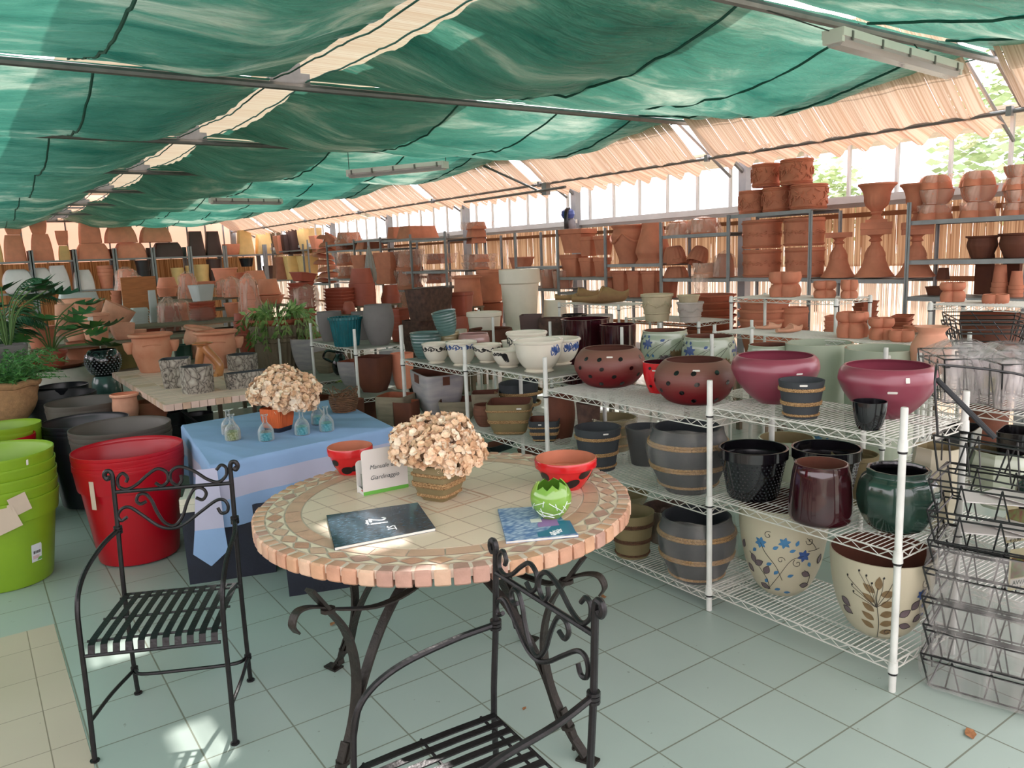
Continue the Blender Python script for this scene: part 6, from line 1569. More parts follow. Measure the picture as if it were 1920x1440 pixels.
# ================================================================ second row
def at_row2(px, py, X): return at_x(px, py, X)
zR = .554
def onrow2(label, px, yt, w_, X, z, **k):
    d = ray(px, yt); p = at_x(px, yt, X); yb = row((p.x, p.y, z)); return pot(label, px, yb, yt, w_, X=X, **k)
onrow2('large burgundy glazed cylinder pot behind the dotted pots', 1100, 597, 92, 4.38, .56, kind='cyl', m='wine', n=48, min_='wine', name='cylinder_pot', g='burgundy cylinder pots of the second row')
onrow2('smaller burgundy glazed cylinder pot in front of the large one', 1160, 608, 68, 4.36, .56, kind='cyl', m='wine', n=48, min_='wine', name='cylinder_pot', g='burgundy cylinder pots of the second row')
onrow2('black round pot behind the burgundy cylinders', 1080, 589, 48, 4.8, .4, kind='cyl', m='blackg', n=40, name='cylinder_pot')
onrow2('grey pierced pot behind the burgundy cylinders', 1124, 590, 56, 5.0, .4, kind='cyl', m='stoneg', n=40, name='cylinder_pot')
GJ = 'pale celadon flower-painted jars of the second row'
onrow2('celadon jar with blue flowers behind the small dotted pot', 1247, 619, 92, 4.36, .56, kind='ming', m='celadon', n=52, g=GJ, name='painted_jar', min_='rust', parts=floral('jar'))
onrow2('celadon jar with blue flowers behind the big dotted pot', 1329, 630, 104, 4.36, .56, kind='ming', m='celadon', n=52, g=GJ, name='painted_jar', min_='rust', parts=floral('jar'))
onrow2('celadon jar with a brown inside behind the first plum bowl', 1440, 646, 86, 4.36, .56, kind='ming', m='celadon', n=52, g=GJ, name='painted_jar', min_='rust')
onrow2('open celadon jar with blue flowers between the plum bowls', 1529, 642, 126, 4.5, .13, kind='deep', m='celadon', n=52, g=GJ, name='painted_jar', parts=floral('blue'))
onrow2('open celadon jar behind the second plum bowl', 1643, 652, 140, 4.36, .13, kind='deep', m='celadon', n=52, g=GJ, name='painted_jar', parts=both(sticker(.15, .97, .03, .02)))
onrow2('brown bark-textured square planter of the second row', 1040, 596, 52, 4.5, .56, kind='tcyl', m='dkbrown', shp=SHARP, n=64, rz=.6, name='square_planter', g='square brown planters of the second row')
onrow2('black-brown square planter of the second row beside the bark one', 1000, 590, 46, 4.5, .56, kind='taper', m='brown_p', shp=SHARP, n=64, rz=.8, name='square_planter', g='square brown planters of the second row')
onrow2('low brown oval planter behind the black-scrolled bowls', 922, 616, 90, 4.36, .61, kind='ming', m='rust', n=48, name='oval_planter')
onrow2('white ribless tub with a rolled rim on the second row', 911, 585, 66, 4.5, .61, kind='lip', m='ivory', n=44, name='white_tub', g='white plastic tubs')
onrow2('small cream pot behind the rose glazed bowl pot', 868, 617, 20, 4.4, .61, kind='cyl', m='cream_g')
# tall white planter standing on an upturned one
p0 = at_x(978, 700, 5.6)
wt = pot('tall white planter with a broad banded rim, standing on an upturned tub', 978, row((p0.x, p0.y, .62)), 505, 76, X=5.6, kind='rim', m='ivory', n=48, name='white_planter', g='white plastic tubs')
wt2 = pot('upturned white tub under the tall white planter', 978, row((p0.x, p0.y, 0)), row((p0.x, p0.y, .615)), 70, X=5.6, kind='taper', m='ivory', n=48, name='white_tub', g='white plastic tubs', flip=True)
p1 = at_x(1045, 620, 6.0)
pot('upturned white tub beside the tall white planter', 1045, row((p1.x, p1.y, 0)), 561, 56, X=6.0, kind='taper', m='ivory', n=44, name='white_tub', g='white plastic tubs', flip=True)
# brown mottled tall square planters
p2 = at_x(806, 640, 4.4); 
zq = .55
mottle = C['dkbrown']
def bigsq(label, px, w_, X, z0, yt, kind): 
    p = at_x(px, yt, X); return pot(label, px, row((p.x, p.y, z0)), yt, w_, X=X, kind=kind, m='dkbrown', shp=SHARP, n=72, rz=.32, name='mottled_planter', cat='planter', g='dark mottled square planters', asp=.6, t=.05)
p = at_x(806, 598, 4.5); z_lo = height_at(p, 600)
bigsq('dark mottled square planter below its twin', 806, 92, 4.5, 0, 598, 'tcyl')
bigsq('dark mottled square planter on top, behind the ribbed pots', 807, 96, 4.5, z_lo+.01, 541, 'tcyl')
# third row goods on high wire tables
G3b = 'short white wire tables of the third row'
def wire_table(label, px, py, x0, dx, dy, z=None):
    p = at_x(px, py, x0); return unit(label, x0, x0+dx, p.y, p.y+dy, [.3, p.z], p.z+.012, G3b), p
t, pS = wire_table('high white wire table carrying the clay clog planters', 1160, 574, 5.2, .42, .92)
zS = pS.z+.006
def clog(label, px, yb, w_, X, z, rz, g='clay clog-shaped planters', m='clog'):
    p = at_x(px, yb, X); p.z = z; L = wpx(w_, px, p); t_ = empty('clog_planter', p, rz, label, 'planter', g)
    mb = MB(); n = 20; rings = []
    for i in range(n+1):
        q = i/n; x = (q-.5)*L; wd = L*.2*math.sin(PI*min(.985, max(.05, q*.93+.06)))**.55*(1.0 if q < .45 else 1.0-.12*(q-.45)); top = L*(.17+.10*math.exp(-((q-.60)/.16)**2)+.03*q); base = L*.015*(1+math.cos(q*6.28))
        if q > .92: base += L*.10*(q-.92)/.08; top += L*.05*(q-.92)/.08
        ring = []
        for j in range(16):
            a = 2*PI*j/16; yy = wd*math.cos(a); zz = base+(top-base)*(.5+.5*math.sin(a)); 
            if .06 < q < .52 and math.sin(a) > .55: zz = base+(top-base)*.35; yy *= .8
            ring.append((x, yy, zz))
        rings += ring
    fs = [(i*16+j, i*16+(j+1) % 16, (i+1)*16+(j+1) % 16, (i+1)*16+j) for i in range(n) for j in range(16)]+[tuple(range(15, -1, -1)), tuple(n*16+j for j in range(16))]
    mb.add(rings, fs); mb.build('clog_body', C[m], t_, angle=60)
    sb = MB(); sb.tube(crom([(L*.02, -L*.2, L*.12), (L*.04, -L*.14, L*.24), (L*.05, 0, L*.29), (L*.04, L*.14, L*.24), (L*.02, L*.2, L*.12)], 5), L*.02, 6); sb.build('strap_band', C[m], t_)
    return t_
clog('clay clog planter in front on the high wire table', 1126, 566, 108, 5.32, zS, -.95)
clog('clay clog planter behind its pair on the high wire table', 1082, 562, 82, 5.52, zS, -.75)
clog('small bare clay clog planter behind the open celadon jar', 1480, 636, 60, 4.9, 1.036, -.3, m='terra_l')
clog('small bare clay clog planter leaning on its pair', 1440, 640, 50, 5.0, 1.036, -.9, m='terra_l')
st_, pSt = wire_table('white wire table carrying the garland-relief pots', 1310, 606, 5.3, .44, .92)
zG = pSt.z+.006
def garland(o, r, h, fr, shp):
    mb = MB(); n = 5
    for i in range(n):
        a0 = toward_cam(o.location)+2*PI*i/n
        for k_ in range(26):
            q = k_/25; a = a0+(q-.5)*2*PI/n; z = h*(.70-.16*math.sin(PI*q)); rr_ = fr(z)+.002; s_ = r*.06*R(.7, 1.2)
            c = Vector((rr_*math.cos(a), rr_*math.sin(a), z+R(-.012, .012)*h*3)); mb.add([c+Vector((s_, 0, 0)), c+Vector((0, s_, 0)), c+Vector((-s_, 0, 0)), c+Vector((0, -s_, 0)), c+Vector((0, 0, s_)), c-Vector((0, 0, s_))], [(0, 1, 4), (1, 2, 4), (2, 3, 4), (3, 0, 4), (1, 0, 5), (2, 1, 5), (3, 2, 5), (0, 3, 5)])
    mb.lathe([(fr(h*.28)+.003, h*.27), (fr(h*.3)+.008, h*.3), (fr(h*.33)+.003, h*.33)], 36)
    mb.build('garland_relief', o.children[0].data.materials[0], o)
pot('cream pot with a fruit garland relief on the wire table', 1232, 604, 551, 62, z=zG, kind='lip', m='stonew', n=44, name='garland_pot', g='garland-relief pots', foot=.9, parts=garland)
pot('lilac-grey pot with a garland relief, lower of its pair', 1294, 605, 566, 52, z=zG, kind='lip', m='stoneg', n=44, name='garland_pot', g='garland-relief pots', parts=garland)
pot('pale pot set upside inside the lilac-grey garland pot', 1291, 574, 553, 44, D=depth(at_z(1294, 605, zG))+.15, kind='lip', m='stonew', n=40)
lt_, pL = wire_table('high white wire table carrying clover-shaped clay pots', 1568, 564, 5.2, .44, .95)
zL = pL.z+.006
GL = 'clover-shaped clay pots'
def clover(label, px, yb, yt, w_, **k):
    fl = k.pop('flip', False); kk = dict(kind='stout', m='terra', shp=QUAD, n=72, name='clover_pot', g=GL, flip=fl, t=.1, rz=.5); kk.update(k); return pot(label, px, yb, yt, w_, **kk)
def clover_pair(where, px, yb, ym, yt, w_, X, z=None, rz=.5):
    p = at_x(px, yb, X); d_ = (row((p.x, p.y, z))-yb) if z is not None else 0; yb += d_; ym += d_; yt += d_*0
    clover('upturned clover-shaped clay pot, bottom of the pair '+where, px, yb, ym, w_*.97, X=X, flip=True, rz=rz)
    clover('clover-shaped clay pot, top of the pair '+where, px, ym, yt, w_, X=X, rz=rz)
clover_pair('nearest the grey upright', 1472, 558, 534, 510, 66, 5.42, zL, rz=.3)
clover_pair('in the middle of the wire table', 1546, 560, 545, 527, 50, 5.42, zL, rz=.7)
clover_pair('at the end of the wire table', 1592, 557, 543, 525, 38, 5.42, zL, rz=.7)
rt, pR = wire_table('high white wire table at the photo edge with clover pots', 1745, 571, 5.2, .44, .95)
rt.location.y -= .95
clover_pair('on the edge wire table', 1786, 570, 550, 530, 58, 5.45, pR.z+.006, rz=.4)
clover('single low clover-shaped clay pot on the edge wire table', 1866, 572, 552, 62, X=5.45, rz=.4)
unit('third row white wire shelving unit under the bare clogs and clover pots', 4.68, 5.12, 2.35, 4.0, [.1, .55, 1.03], 1.085, 'white wire shelving units of the third row')
clover_pair('behind the second plum bowl', 1598, 638, 610, 585, 66, 4.9, 1.036, rz=.2)
clover_pair('beside the big clay jar', 1652, 640, 618, 596, 56, 4.9, 1.036, rz=.7)
clover('low wide clover-shaped clay pot against the big clay jar', 1690, row((at_x(1690, 640, 4.85).x, at_x(1690, 640, 4.85).y, 1.036)), 619, 58, X=4.85, rz=.5)
# jug-necked jar and big brown bowl planter on the right
pJ = at_x(1745, 690, 4.36)
pot('clay jar with a flared mouth behind the second plum bowl', 1743, row((pJ.x, pJ.y, .934)), 612, 80, X=4.36, kind='jug', m='terra_l', n=48, name='flared_jar', cat='jar')
pB = at_x(1846, 640, 5.4)
pot('wide brown clay bowl planter with a rolled rim behind the wire racks', 1845, row((pB.x, pB.y, .35)), 586, 118, X=5.4, kind='lip', m='rust', min_='terra_d', n=48, name='bowl_planter')
random.seed(123)
# ================================================================ grey metal racks along the window side
M_rack = mat('grey_rack_steel', (146, 147, 148), .5, .1, 9, metal=.1)
M_rackd = mat('dark_rack_steel', (74, 72, 74), .6, .1)
def rack(label, y0, y1, levels, ztop, x0=6.6, x1=7.05, g='grey metal racks by the windows', ends=('a', 'b')):
    t = empty('metal_rack', ((x0+x1)/2, (y0+y1)/2, 0), 0, label, 'rack', g); w_, L = x1-x0, y1-y0
    for e in ends:
        y = -L/2 if e == 'a' else L/2
        for x in (-w_/2, w_/2):
            mb = MB(); mb.box((x, y, ztop/2), (.036, .004, ztop)); mb.box((x-.016*(1 if x > 0 else -1)*-1, y, ztop/2), (.004, .036, ztop)); mb.build('upright', M_rack, t, angle=0)
    RACKS.append((x0, x1, y0, y1, levels))
    for z in levels:
        mb = MB(); mb.box((0, 0, z-.002), (w_, L-.01, .004)); mb.box((-w_/2, 0, z-.018), (.004, L-.01, .035)); mb.box((w_/2, 0, z-.018), (.004, L-.01, .035)); mb.build('shelf_plate', M_rack, t, angle=0)
    return t
RY = [2.6, 3.561, 4.493, 5.456, 6.414, 7.356, 8.303, 9.269, 10.3]
ZR_ = [1.90, 1.325]
rack('grey metal rack holding the shrink-wrapped clover tubs', RY[0], RY[1], [.6, 1.19, 1.495, 1.822], 1.975)
rack('grey metal rack holding the clay urns on bell pedestals', RY[1], RY[2], [.35, 1.335], 1.97, ends=('b',))
rack('grey metal rack holding the relief-ringed clay tubs', RY[2], RY[3], [.35, 1.345, 1.985], 1.99, ends=('b',))
rack('grey metal rack holding the fluted bowls in plastic', RY[3], RY[4], [.35, 1.335, 1.815], 1.965, ends=('b',))
rack('grey metal rack holding the swag-relief urns', RY[4], RY[5], [.5, 1.095, 1.505], 1.95, ends=('b',))
rack('grey metal rack holding square clay planters and the blue machine', RY[5], RY[6], [.6, 1.15, 1.345], 1.97, ends=('b',))
rack('grey metal rack with a single clay trough', RY[6], RY[7], [.6, 1.19, 1.49], 1.975, ends=('b',))
rack('grey metal rack with wrapped trays, farther along', RY[7], RY[8], [.6, 1.2, 1.45], 1.97, ends=('b',))
XS = 6.82
def on_rack(label, px, yb, yt, w_, z=None, **k):
    X = k.pop('X', XS)
    if z is not None:
        p = at_x(px, yb, X); yb2 = row((p.x, p.y, z)); k['h'] = k.get('h') or height_at(p, yt)-z; yb = yb2
    return pot(label, px, yb, yt, w_, X=X, **k)
# -- relief drums
def relief_fig(o, r, h, fr, shp):
    mb = MB(); n = 9
    for i in range(n):
        a0 = 2*PI*i/n
        for q in range(7):
            a = a0+R(-.3, .3); z = h*R(.24, .78); rr_ = fr(z)+.003
            pts = [((rr_+.004)*math.cos(a+.09*math.sin(j*.9+q)+.03*j), (rr_+.004)*math.sin(a+.09*math.sin(j*.9+q)+.03*j), min(h*.86, max(h*.16, z+h*.05*(j-2)*(1 if q % 2 else -.6)))) for j in range(5)]
            mb.tube(pts, r*.045, 5)
    for z in (.06, .12, .88, .95): mb.lathe([(fr(h*z)+.0, h*(z-.03)), (fr(h*z)+r*.06, h*z), (fr(h*z)+.0, h*(z+.03))], 36)
    mb.build('relief_frieze', C['terra'], o)
def relief_leaf(o, r, h, fr, shp):
    mb = MB()
    for i in range(30):
        a = 2*PI*i/30; z = h*(.5+.03*math.sin(i*2.1)); rr_ = fr(z)+.004; s_ = r*.085
        for (dz, k_) in ((0, 1), (.06*(1 if i % 2 else -1), .8)):
            c = Vector((rr_*math.cos(a), rr_*math.sin(a), z+dz*h)); t_ = Vector((-math.sin(a), math.cos(a), .3 if i % 2 else -.3)).normalized(); nn = Vector((math.cos(a), math.sin(a), 0)); u_ = nn.cross(t_)
            mb.add([c+t_*s_*1.4*k_, c+u_*s_*.7*k_, c-t_*s_*1.4*k_, c-u_*s_*.7*k_, c+nn*s_*.5], [(0, 1, 4), (1, 2, 4), (2, 3, 4), (3, 0, 4)])
    for z in (.08, .9): mb.lathe([(fr(h*z)+.0, h*(z-.05)), (fr(h*z)+r*.07, h*z), (fr(h*z)+.0, h*(z+.04))], 36)
    mb.build('leaf_relief', C['terra'], o)
GD = 'clay drums with flower relief on the rack top'
for lab, px, yb, yt, w_ in (('nearest the reed screen post, lower row', 1412, 399, 358, 54), ('in the middle of the lower row', 1457, 396, 352, 56), ('at the near end of the lower row', 1516, 392, 346, 70), ('of the upper pair, farther one', 1436, 351, 308, 54), ('of the upper pair, nearer one', 1493, 347, 299, 62)):
    on_rack('clay drum with flower relief, '+lab, px, yb, yt, w_, kind='cyl', m='terra', n=44, name='relief_drum', g=GD, parts=relief_fig)
GT2 = 'clay tubs with a leaf garland'
for lab, px, yb, yt, w_ in (('lower of the farther pair', 1428, 519, 468, 72), ('upper of the farther pair', 1428, 466, 413, 74), ('lower of the nearer pair', 1508, 514, 464, 74), ('upper of the nearer pair', 1507, 461, 409, 78)):
    on_rack('clay tub with a leaf garland, '+lab, px, yb, yt, w_, kind='cyl', m='terra', n=44, name='garland_tub', g=GT2, parts=relief_leaf)
# -- urns on bell pedestals
def pedestal(label, px, yb, yt, w_):
    p = at_x(px, yb, XS); h = height_at(p, yt)-p.z; r = wpx(w_, px, p)/2; t_ = empty('bell_pedestal', p, .55, label, 'pedestal', 'clay bell pedestals')
    MB().lathe([(0, 0)]+[(q*r, z*h) for q, z in [(1, 0), (1.0, .03), (.9, .07), (.72, .18), (.58, .32), (.5, .42), (.52, .44), (.50, .5), (.36, .62), (.24, .68), (.22, .74), (.34, .76), (.30, .79), (.22, .82), (.3, .86), (.5, .9)]]+[(0, h*.9)], 56, lambda a, z: (math.cos(a)*(1+.03*math.cos(16*a)*(1 if .4 < z/h < .66 else 0)), math.sin(a)*(1+.03*math.cos(16*a)*(1 if .4 < z/h < .66 else 0)))).build('bell_stem', C['terra'], t_)
    MB().box((0, 0, h*.945), (r*1.5, r*1.5, h*.11)).build('square_cap', C['terra'], t_); return p, h, r
pedestal('clay bell pedestal without an urn, beside the leaf-garland tubs', 1571, 520, 436, 66)
for lab, px, yb, yt, w_, cap in (('standing free of the rack upright', 1639, 519, 430, 76, 0), ('behind the rack upright', 1716, 519, 430, 76, 0)):
    p, h, r = pedestal('clay bell pedestal under the urn '+lab, px, yb, yt, w_)
    b = MB().box((0, 0, .03), (r*1.55, r*1.55, .06)).build('square_slab', C['terra'], None, p+Vector((0, 0, h+.001)), (0, 0, .55)); tag(b, 'square clay slab between pedestal and urn '+lab, 'slab')
    u = empty('clay_urn', p+Vector((0, 0, h+.062)), 0, 'fluted clay urn '+lab, 'urn', 'fluted clay urns on pedestals'); H_ = height_at(p, 344)-(p.z+h+.062); q = r*.98
    pr = [(.52, 0), (.52, .05), (.40, .08), (.26, .14), (.22, .2), (.30, .24), (.27, .28), (.38, .34), (.56, .44), (.64, .56), (.66, .66), (.72, .78), (.86, .9), (1.0, .96), (.98, 1.0), (.84, .94), (.66, .8), (0, .7)]
    MB().lathe([(0, 0)]+[(a_*q, b_*H_) for a_, b_ in pr], 64, lambda a, z: (math.cos(a)*(1+.035*math.cos(18*a)*(1 if .34 < z/H_ < .58 else 0)), math.sin(a)*(1+.035*math.cos(18*a)*(1 if .34 < z/H_ < .58 else 0)))).build('urn_bowl', C['terra'], u)
    MB().box((0, 0, .012), (q*1.1, q*1.1, .024), .55).build('urn_plinth', C['terra'], u)
# -- shrink-wrapped clover stacks
def wrapped_clover(lab, px, yb, yt, w_, n):
    dy = (yb-yt)/n
    for i in range(n):
        on_rack('shrink-wrapped clover clay tub, %s of the stack %s' % (['lowest', 'middle', 'topmost'][i] if n == 3 else ['lowest', 'second', 'third', 'topmost'][i], lab), px+2*(i % 2), yb-dy*i, yb-dy*(i+1)+1, w_*(1-.03*i), kind='cup', m='terra', shp=QUAD, n=60, flip=bool(i % 2 == 0), rz=.5+.1*i, name='clover_tub', g='shrink-wrapped clover clay tubs', X=6.8, parts=wrap(M_wrapp, 1.03, 1.02, .0, 0))
wrapped_clover('by the rack upright', 1752, 412, 328, 80, 3)
wrapped_clover('in the middle of the rack top', 1832, 408, 320, 82, 3)
wrapped_clover('at the photo edge', 1908, 404, 309, 70, 4)
on_rack('dark clay urn with a fluted rim in the shade of the rack', 1840, 484, 442, 66, kind='moroc', m='rust', shp=RIBS(14, .02), n=56, name='clay_urn')
on_rack('dark wide clay bowl in the shade of the rack', 1905, 482, 437, 76, kind='moroc', m='rust', n=48, name='clay_urn')
for lab, px, yb, yt, w_ in (('taller', 1873, 550, 496, 32), ('shorter', 1904, 550, 508, 30)):
    stack('small clay flower pot upturned', 'at the %s pile of the rack' % lab, 3, px, yb, yt, w_, 'rim', 'terra', X=6.8, flip=True, hpot=.68, n_=28)
for lab, px in (('nearer the photo edge', 1898), ('farther from the photo edge', 1846)):
    p = at_x(px, 552, 6.95); mb = MB(); w_ = wpx(44, px, p)/2; mb.poly([(-w_, 0, 0), (w_, 0, 0)]+[(w_*math.cos(PI*i/10), 0, .30+w_*math.sin(PI*i/10)) for i in range(11)], (0, .03, 0)); o = mb.build('arched_plaque', C['rust'], None, p, (0, 0, 1.2), 20); tag(o, 'dark arched clay plaque leaning at the rack back, '+lab, 'plaque', 'arched clay plaques')
on_rack('dark square clay planter with a smaller one on it, rack end', 1753, 558, 537, 36, kind='lip', m='rust', shp=SHARP, n=48, name='square_planter')
on_rack('small dark square clay planter on top of the larger, rack end', 1768, 524, 502, 24, kind='taper', m='rust', shp=SHARP, n=48, name='square_planter', flip=True)
# -- fluted bowls and plastic bundles
GF = 'fluted clay bowls on the rack'
for lab, px, yb, yt, w_, tl in (('lowest of the pile', 1268, 518, 500, 46, 0), ('middle of the pile', 1270, 500, 482, 44, .1), ('topmost of the pile', 1266, 488, 462, 44, -.15), ('tipped against the pile', 1305, 494, 462, 40, .5)):
    on_rack('fluted clay bowl, '+lab, px, yb, yt, w_, kind='cup', m='terra', shp=RIBS(16, .03), n=80, name='fluted_bowl', g=GF, flip=True, tilt=(0, tl), cat='bowl')
def bundle(label, px, yb, yt, w_, X, n, m='terra', kind='rim', flip=True, asp=1., wm=None, lay=False, g='plastic-wrapped bundles', loc=None, rz=.3, what='clay_pot'):
    """several items inside one plastic bag: each item its own object"""
    p = at_x(px, yb, X); W_ = wpx(w_, px, p); H_ = height_at(p, yt)-p.z
    sd = R(0, 99)
    def fn(u, v):
        a = 2*PI*u; q = (1-.25*v if v < .8 else (.80-(v-.8)*3.2)); q = max(.12, q)*(1+.10*noise.noise((math.cos(a)*2+sd, math.sin(a)*2, v*3))+.05*noise.noise((math.cos(a)*6+sd, math.sin(a)*6, v*7)))
        return (W_/2*q*math.cos(a), W_/2*q*math.sin(a)*asp, H_*v*(1+.05*noise.noise((a, v, sd))))
    o = MB().grid(fn, 48, 16).build('plastic_bag', wm or M_wrapp, None, p, (0, 0, rz), 70); tag(o, label+', its crinkled clear bag', 'plastic bag', g)
    return p, W_, H_
def bagged(label, px, yb, yt, w_, X, n, item='clay tray', m='terra', kind='lip', shp=None, k=.8, flip=True, wm=None, **kw):
    p, W_, H_ = bundle(label, px, yb, yt, w_, X, n, wm=wm, **kw)
    stack(item, 'inside '+label, n, px, yb-1, yt+(yb-yt)*.12, w_*k, kind, m, X=X, flip=flip, shp=shp, jit=.003)
bagged('the bag of clay rolls', 1320, 436, 406, 70, XS, 2, 'clay roll pot', kind='cyl', k=.7)
bagged('the bag hanging over the plate', 1275, 446, 412, 62, XS, 2, 'clay roll pot', kind='cyl', k=.7)
bagged('the bag by the leaf-garland tubs', 1358, 518, 470, 50, XS+.1, 2, 'clay half-shell pot', kind='cup', k=.75)
on_rack('clay half-shell wall pot spilling from a clear bag', 1323, 520, 494, 48, kind='cup', m='terra_l', n=40, flip=True, name='wall_pot', parts=wrap(M_wrapp, 1.08, 1.05, .2, 0))
sk = at_x(1315, 520, 6.58)
def hang(label, px, y0, y1, w_, X, mt=None):
    a = at_x(px, y0, X); b = at_x(px, y1, X); W_ = wpx(w_, px, a); sd = R(0, 50)
    def fn(u, v): 
        x = (u-.5)*W_*(1-.45*v**2.5); return (.05*math.sin(u*9+sd)*(.4+v)+.03*noise.noise((u*5, v*4, sd))-.03, x, (b.z-a.z)*v*(.8+.2*math.sin(PI*u)))
    o = MB().grid(fn, 26, 16).build('plastic_sheet', mt or M_wrapp, None, a, (0, 0, 0), 70); tag(o, label, 'plastic sheet', 'loose plastic sheets hanging from racks'); return o
hang('clear plastic sheet hanging below the half-shell wall pot', 1316, 514, 552, 50, 6.56)
hang('clear plastic hanging off the tall wrapped stack', 780, 470, 590, 54, 6.3)
# -- swag urns and square planters
def swag(o, r, h, fr, shp):
    mb = MB()
    for i in range(4):
        a0 = PI/2*i+.4
        mb.tube([((fr(h*(.78-.22*math.sin(PI*q/12)))+.012)*math.cos(a0+PI/2*q/12), (fr(h*(.78-.22*math.sin(PI*q/12)))+.012)*math.sin(a0+PI/2*q/12), h*(.78-.22*math.sin(PI*q/12))) for q in range(13)], [r*.03+r*.05*math.sin(PI*q/12) for q in range(13)], 7)
    mb.build('swag_relief', C['terra'], o)
SMOOTH['swagurn'] = [(.62, 0), (.60, .08), (.66, .2), (.82, .42), (.96, .64), (.98, .74), (.90, .82), (.86, .9), (.97, .96), (1, 1)]
on_rack('swag-relief clay urn standing upright on the rack', 1182, 493, 422, 72, kind='swagurn', m='terra', n=48, name='swag_urn', g='swag-relief clay urns', parts=swag)
on_rack('swag-relief clay urn turned upside down on the rack', 1224, 491, 418, 66, kind='swagurn', m='terra', n=48, name='swag_urn', g='swag-relief clay urns', flip=True, parts=lambda o, r, h, fr, s_: MB().tube([((r*.9)*math.cos(2*PI*i/30), (r*.9)*math.sin(2*PI*i/30), h*.34+.012*math.sin(i*1.26)) for i in range(30)], r*.06, 7, closed=True).build('swag_relief', C['terra'], o))
GS = 'square clay planters on the rack'
for i, (lab, px, yb, yt, w_) in enumerate((('large one at the bottom beside the reed screen', 1076, 518, 477, 46), ('large one on top with a broad rim', 1084, 474, 430, 62), ('slim one, lower, in the middle', 1104, 518, 483, 32), ('slim one, upper, in the middle', 1104, 480, 444, 34), ('slim one, lower, next to the swag urn', 1130, 517, 483, 30), ('slim one, upper, next to the swag urn', 1132, 478, 442, 34))):
    on_rack('square clay planter, '+lab, px, yb, yt, w_, kind='rim', m='terra', shp=SHARP, n=56, rz=.25, name='square_planter', g=GS)
GV = 'tall square clay pots under the swag urns'
for i, (px, w_) in enumerate(((1146, 24), (1166, 34), (1193, 32), (1222, 36))):
    on_rack('tall square clay pot, %s of the row under the swag urns' % ['first', 'second', 'third', 'fourth'][i], px, 556, 508, w_, kind='lip', m='terra', shp=SHARP, n=48, rz=.25, name='square_planter', g=GV)
on_rack('tall dark clay pot at the end of the row under the fluted bowls', 1252, 560, 528, 34, kind='tcyl', m='terra_d', shp=SHARP, n=48, rz=.25, name='square_planter')
on_rack('clay trough alone on its rack plate, before the reed screen', 978, 500, 482, 62, kind='lip', m='terra', shp=SHARP, n=56, asp=.5, rz=1.5, name='trough', X=6.9)
for lab, px, yb, yt, w_ in (('nearer', 1056, 538, 508, 40), ('farther', 1030, 540, 506, 36)):
    on_rack('clay pot in clear wrap under the planter rack, %s one' % lab, px, yb, yt, w_, kind='tcyl', m='terra', n=36, name='wrapped_pot', g='wrapped clay pots under the rack', X=6.75, parts=wrap(M_wrapp, 1.06, 1.04, .1, 0))
# blue backpack machine on the planters
bm = at_x(1068, 429, 6.95); t = empty('backpack_sprayer', bm, .4, 'blue and grey backpack machine standing on the square clay planters', 'machine')
MB().lathe([(0, 0), (.09, 0), (.10, .03), (.085, .11), (.05, .15), (0, .16)], 24, lambda a, z: (math.cos(a)*.9, math.sin(a)*.7)).build('motor_housing', mat('machine_grey', (150, 150, 158), .4), t, (.04, 0, 0))
MB().lathe([(0, 0), (.07, .0), (.095, .05), (.085, .1), (.04, .13), (0, .135)], 24).build('blue_tank', mat('machine_blue', (74, 96, 170), .3), t, (.0, .02, .14))
MB().tube(crom([(-.09, 0, 0), (-.1, 0, .12), (-.07, 0, .24), (-.02, 0, .27)], 5), .03, 8).build('back_frame', M_black, t)
MB().box((.06, -.075, .1), (.05, .004, .05)).build('paper_label', M_tag, t, angle=0)
# ================================================================ nested tub piles on the floor before the racks
stack('broad clay saucer tub', 'with dark wrap behind the lilac garland pot', 7, 1332, 660, 552, 96, 'lip', 'terra_d', X=6.0, g='broad clay tubs piled behind the garland pots', hpot=.3, n_=44)
stack('broad clay tub', 'between the rack uprights', 4, 1432, 662, 562, 100, 'lip', 'terra', X=5.9, g='broad clay tubs piled between the rack uprights', hpot=.5, n_=44)
pR_ = at_x(1486, 640, 5.95)
on_rack('clay tub with leaf garland on the floor under the clover wire table', 1486, 655, 576, 56, kind='cyl', m='terra', n=40, name='garland_tub', X=6.0, parts=relief_leaf)
stack('long clay trough', 'under the clover wire table', 7, 1560, 645, 575, 52, 'lip', 'terra', X=6.0, shp=SHARP, asp=.5, rz=.3, name='trough', hpot=.28, n_=48)
stack('hexagonal clay trough', 'beside the reed screen gap', 4, 1622, 600, 552, 52, 'lip', 'terra_d', X=6.4, shp=HEX, rz=.3, name='trough', hpot=.4, n_=48)
stack('long ribbed clay trough', 'on the floor in the reed screen gap', 3, 1690, 624, 592, 92, 'lip', 'terra_d', X=6.1, shp=SHARP, asp=.45, rz=.4, name='trough', hpot=.45, n_=48)
pot('shallow clay dish beside the flared jar', 1712, 622, 611, 40, X=5.2, kind='cup', m='terra')
for i, (y0, y1) in enumerate(((10.3, 11.4), (11.4, 12.5), (12.5, 13.6), (13.6, 14.9), (14.9, 16.2))):
    rack('grey metal rack deep in the hall, %s past the white planter' % ['first', 'second', 'third', 'fourth', 'fifth'][i], y0, y1, [[.6, 1.2, 1.46, 1.95], [.8, 1.16, 1.46, 1.99], [1.26, 1.5, 1.86, 2.02], [.6, 1.33, 1.87, 1.99], [.5, 1.235]][i], 2.05, x0=6.05, x1=6.75, g='grey metal racks deep in the hall', ends=('a', 'b') if i == 0 else ('b',))
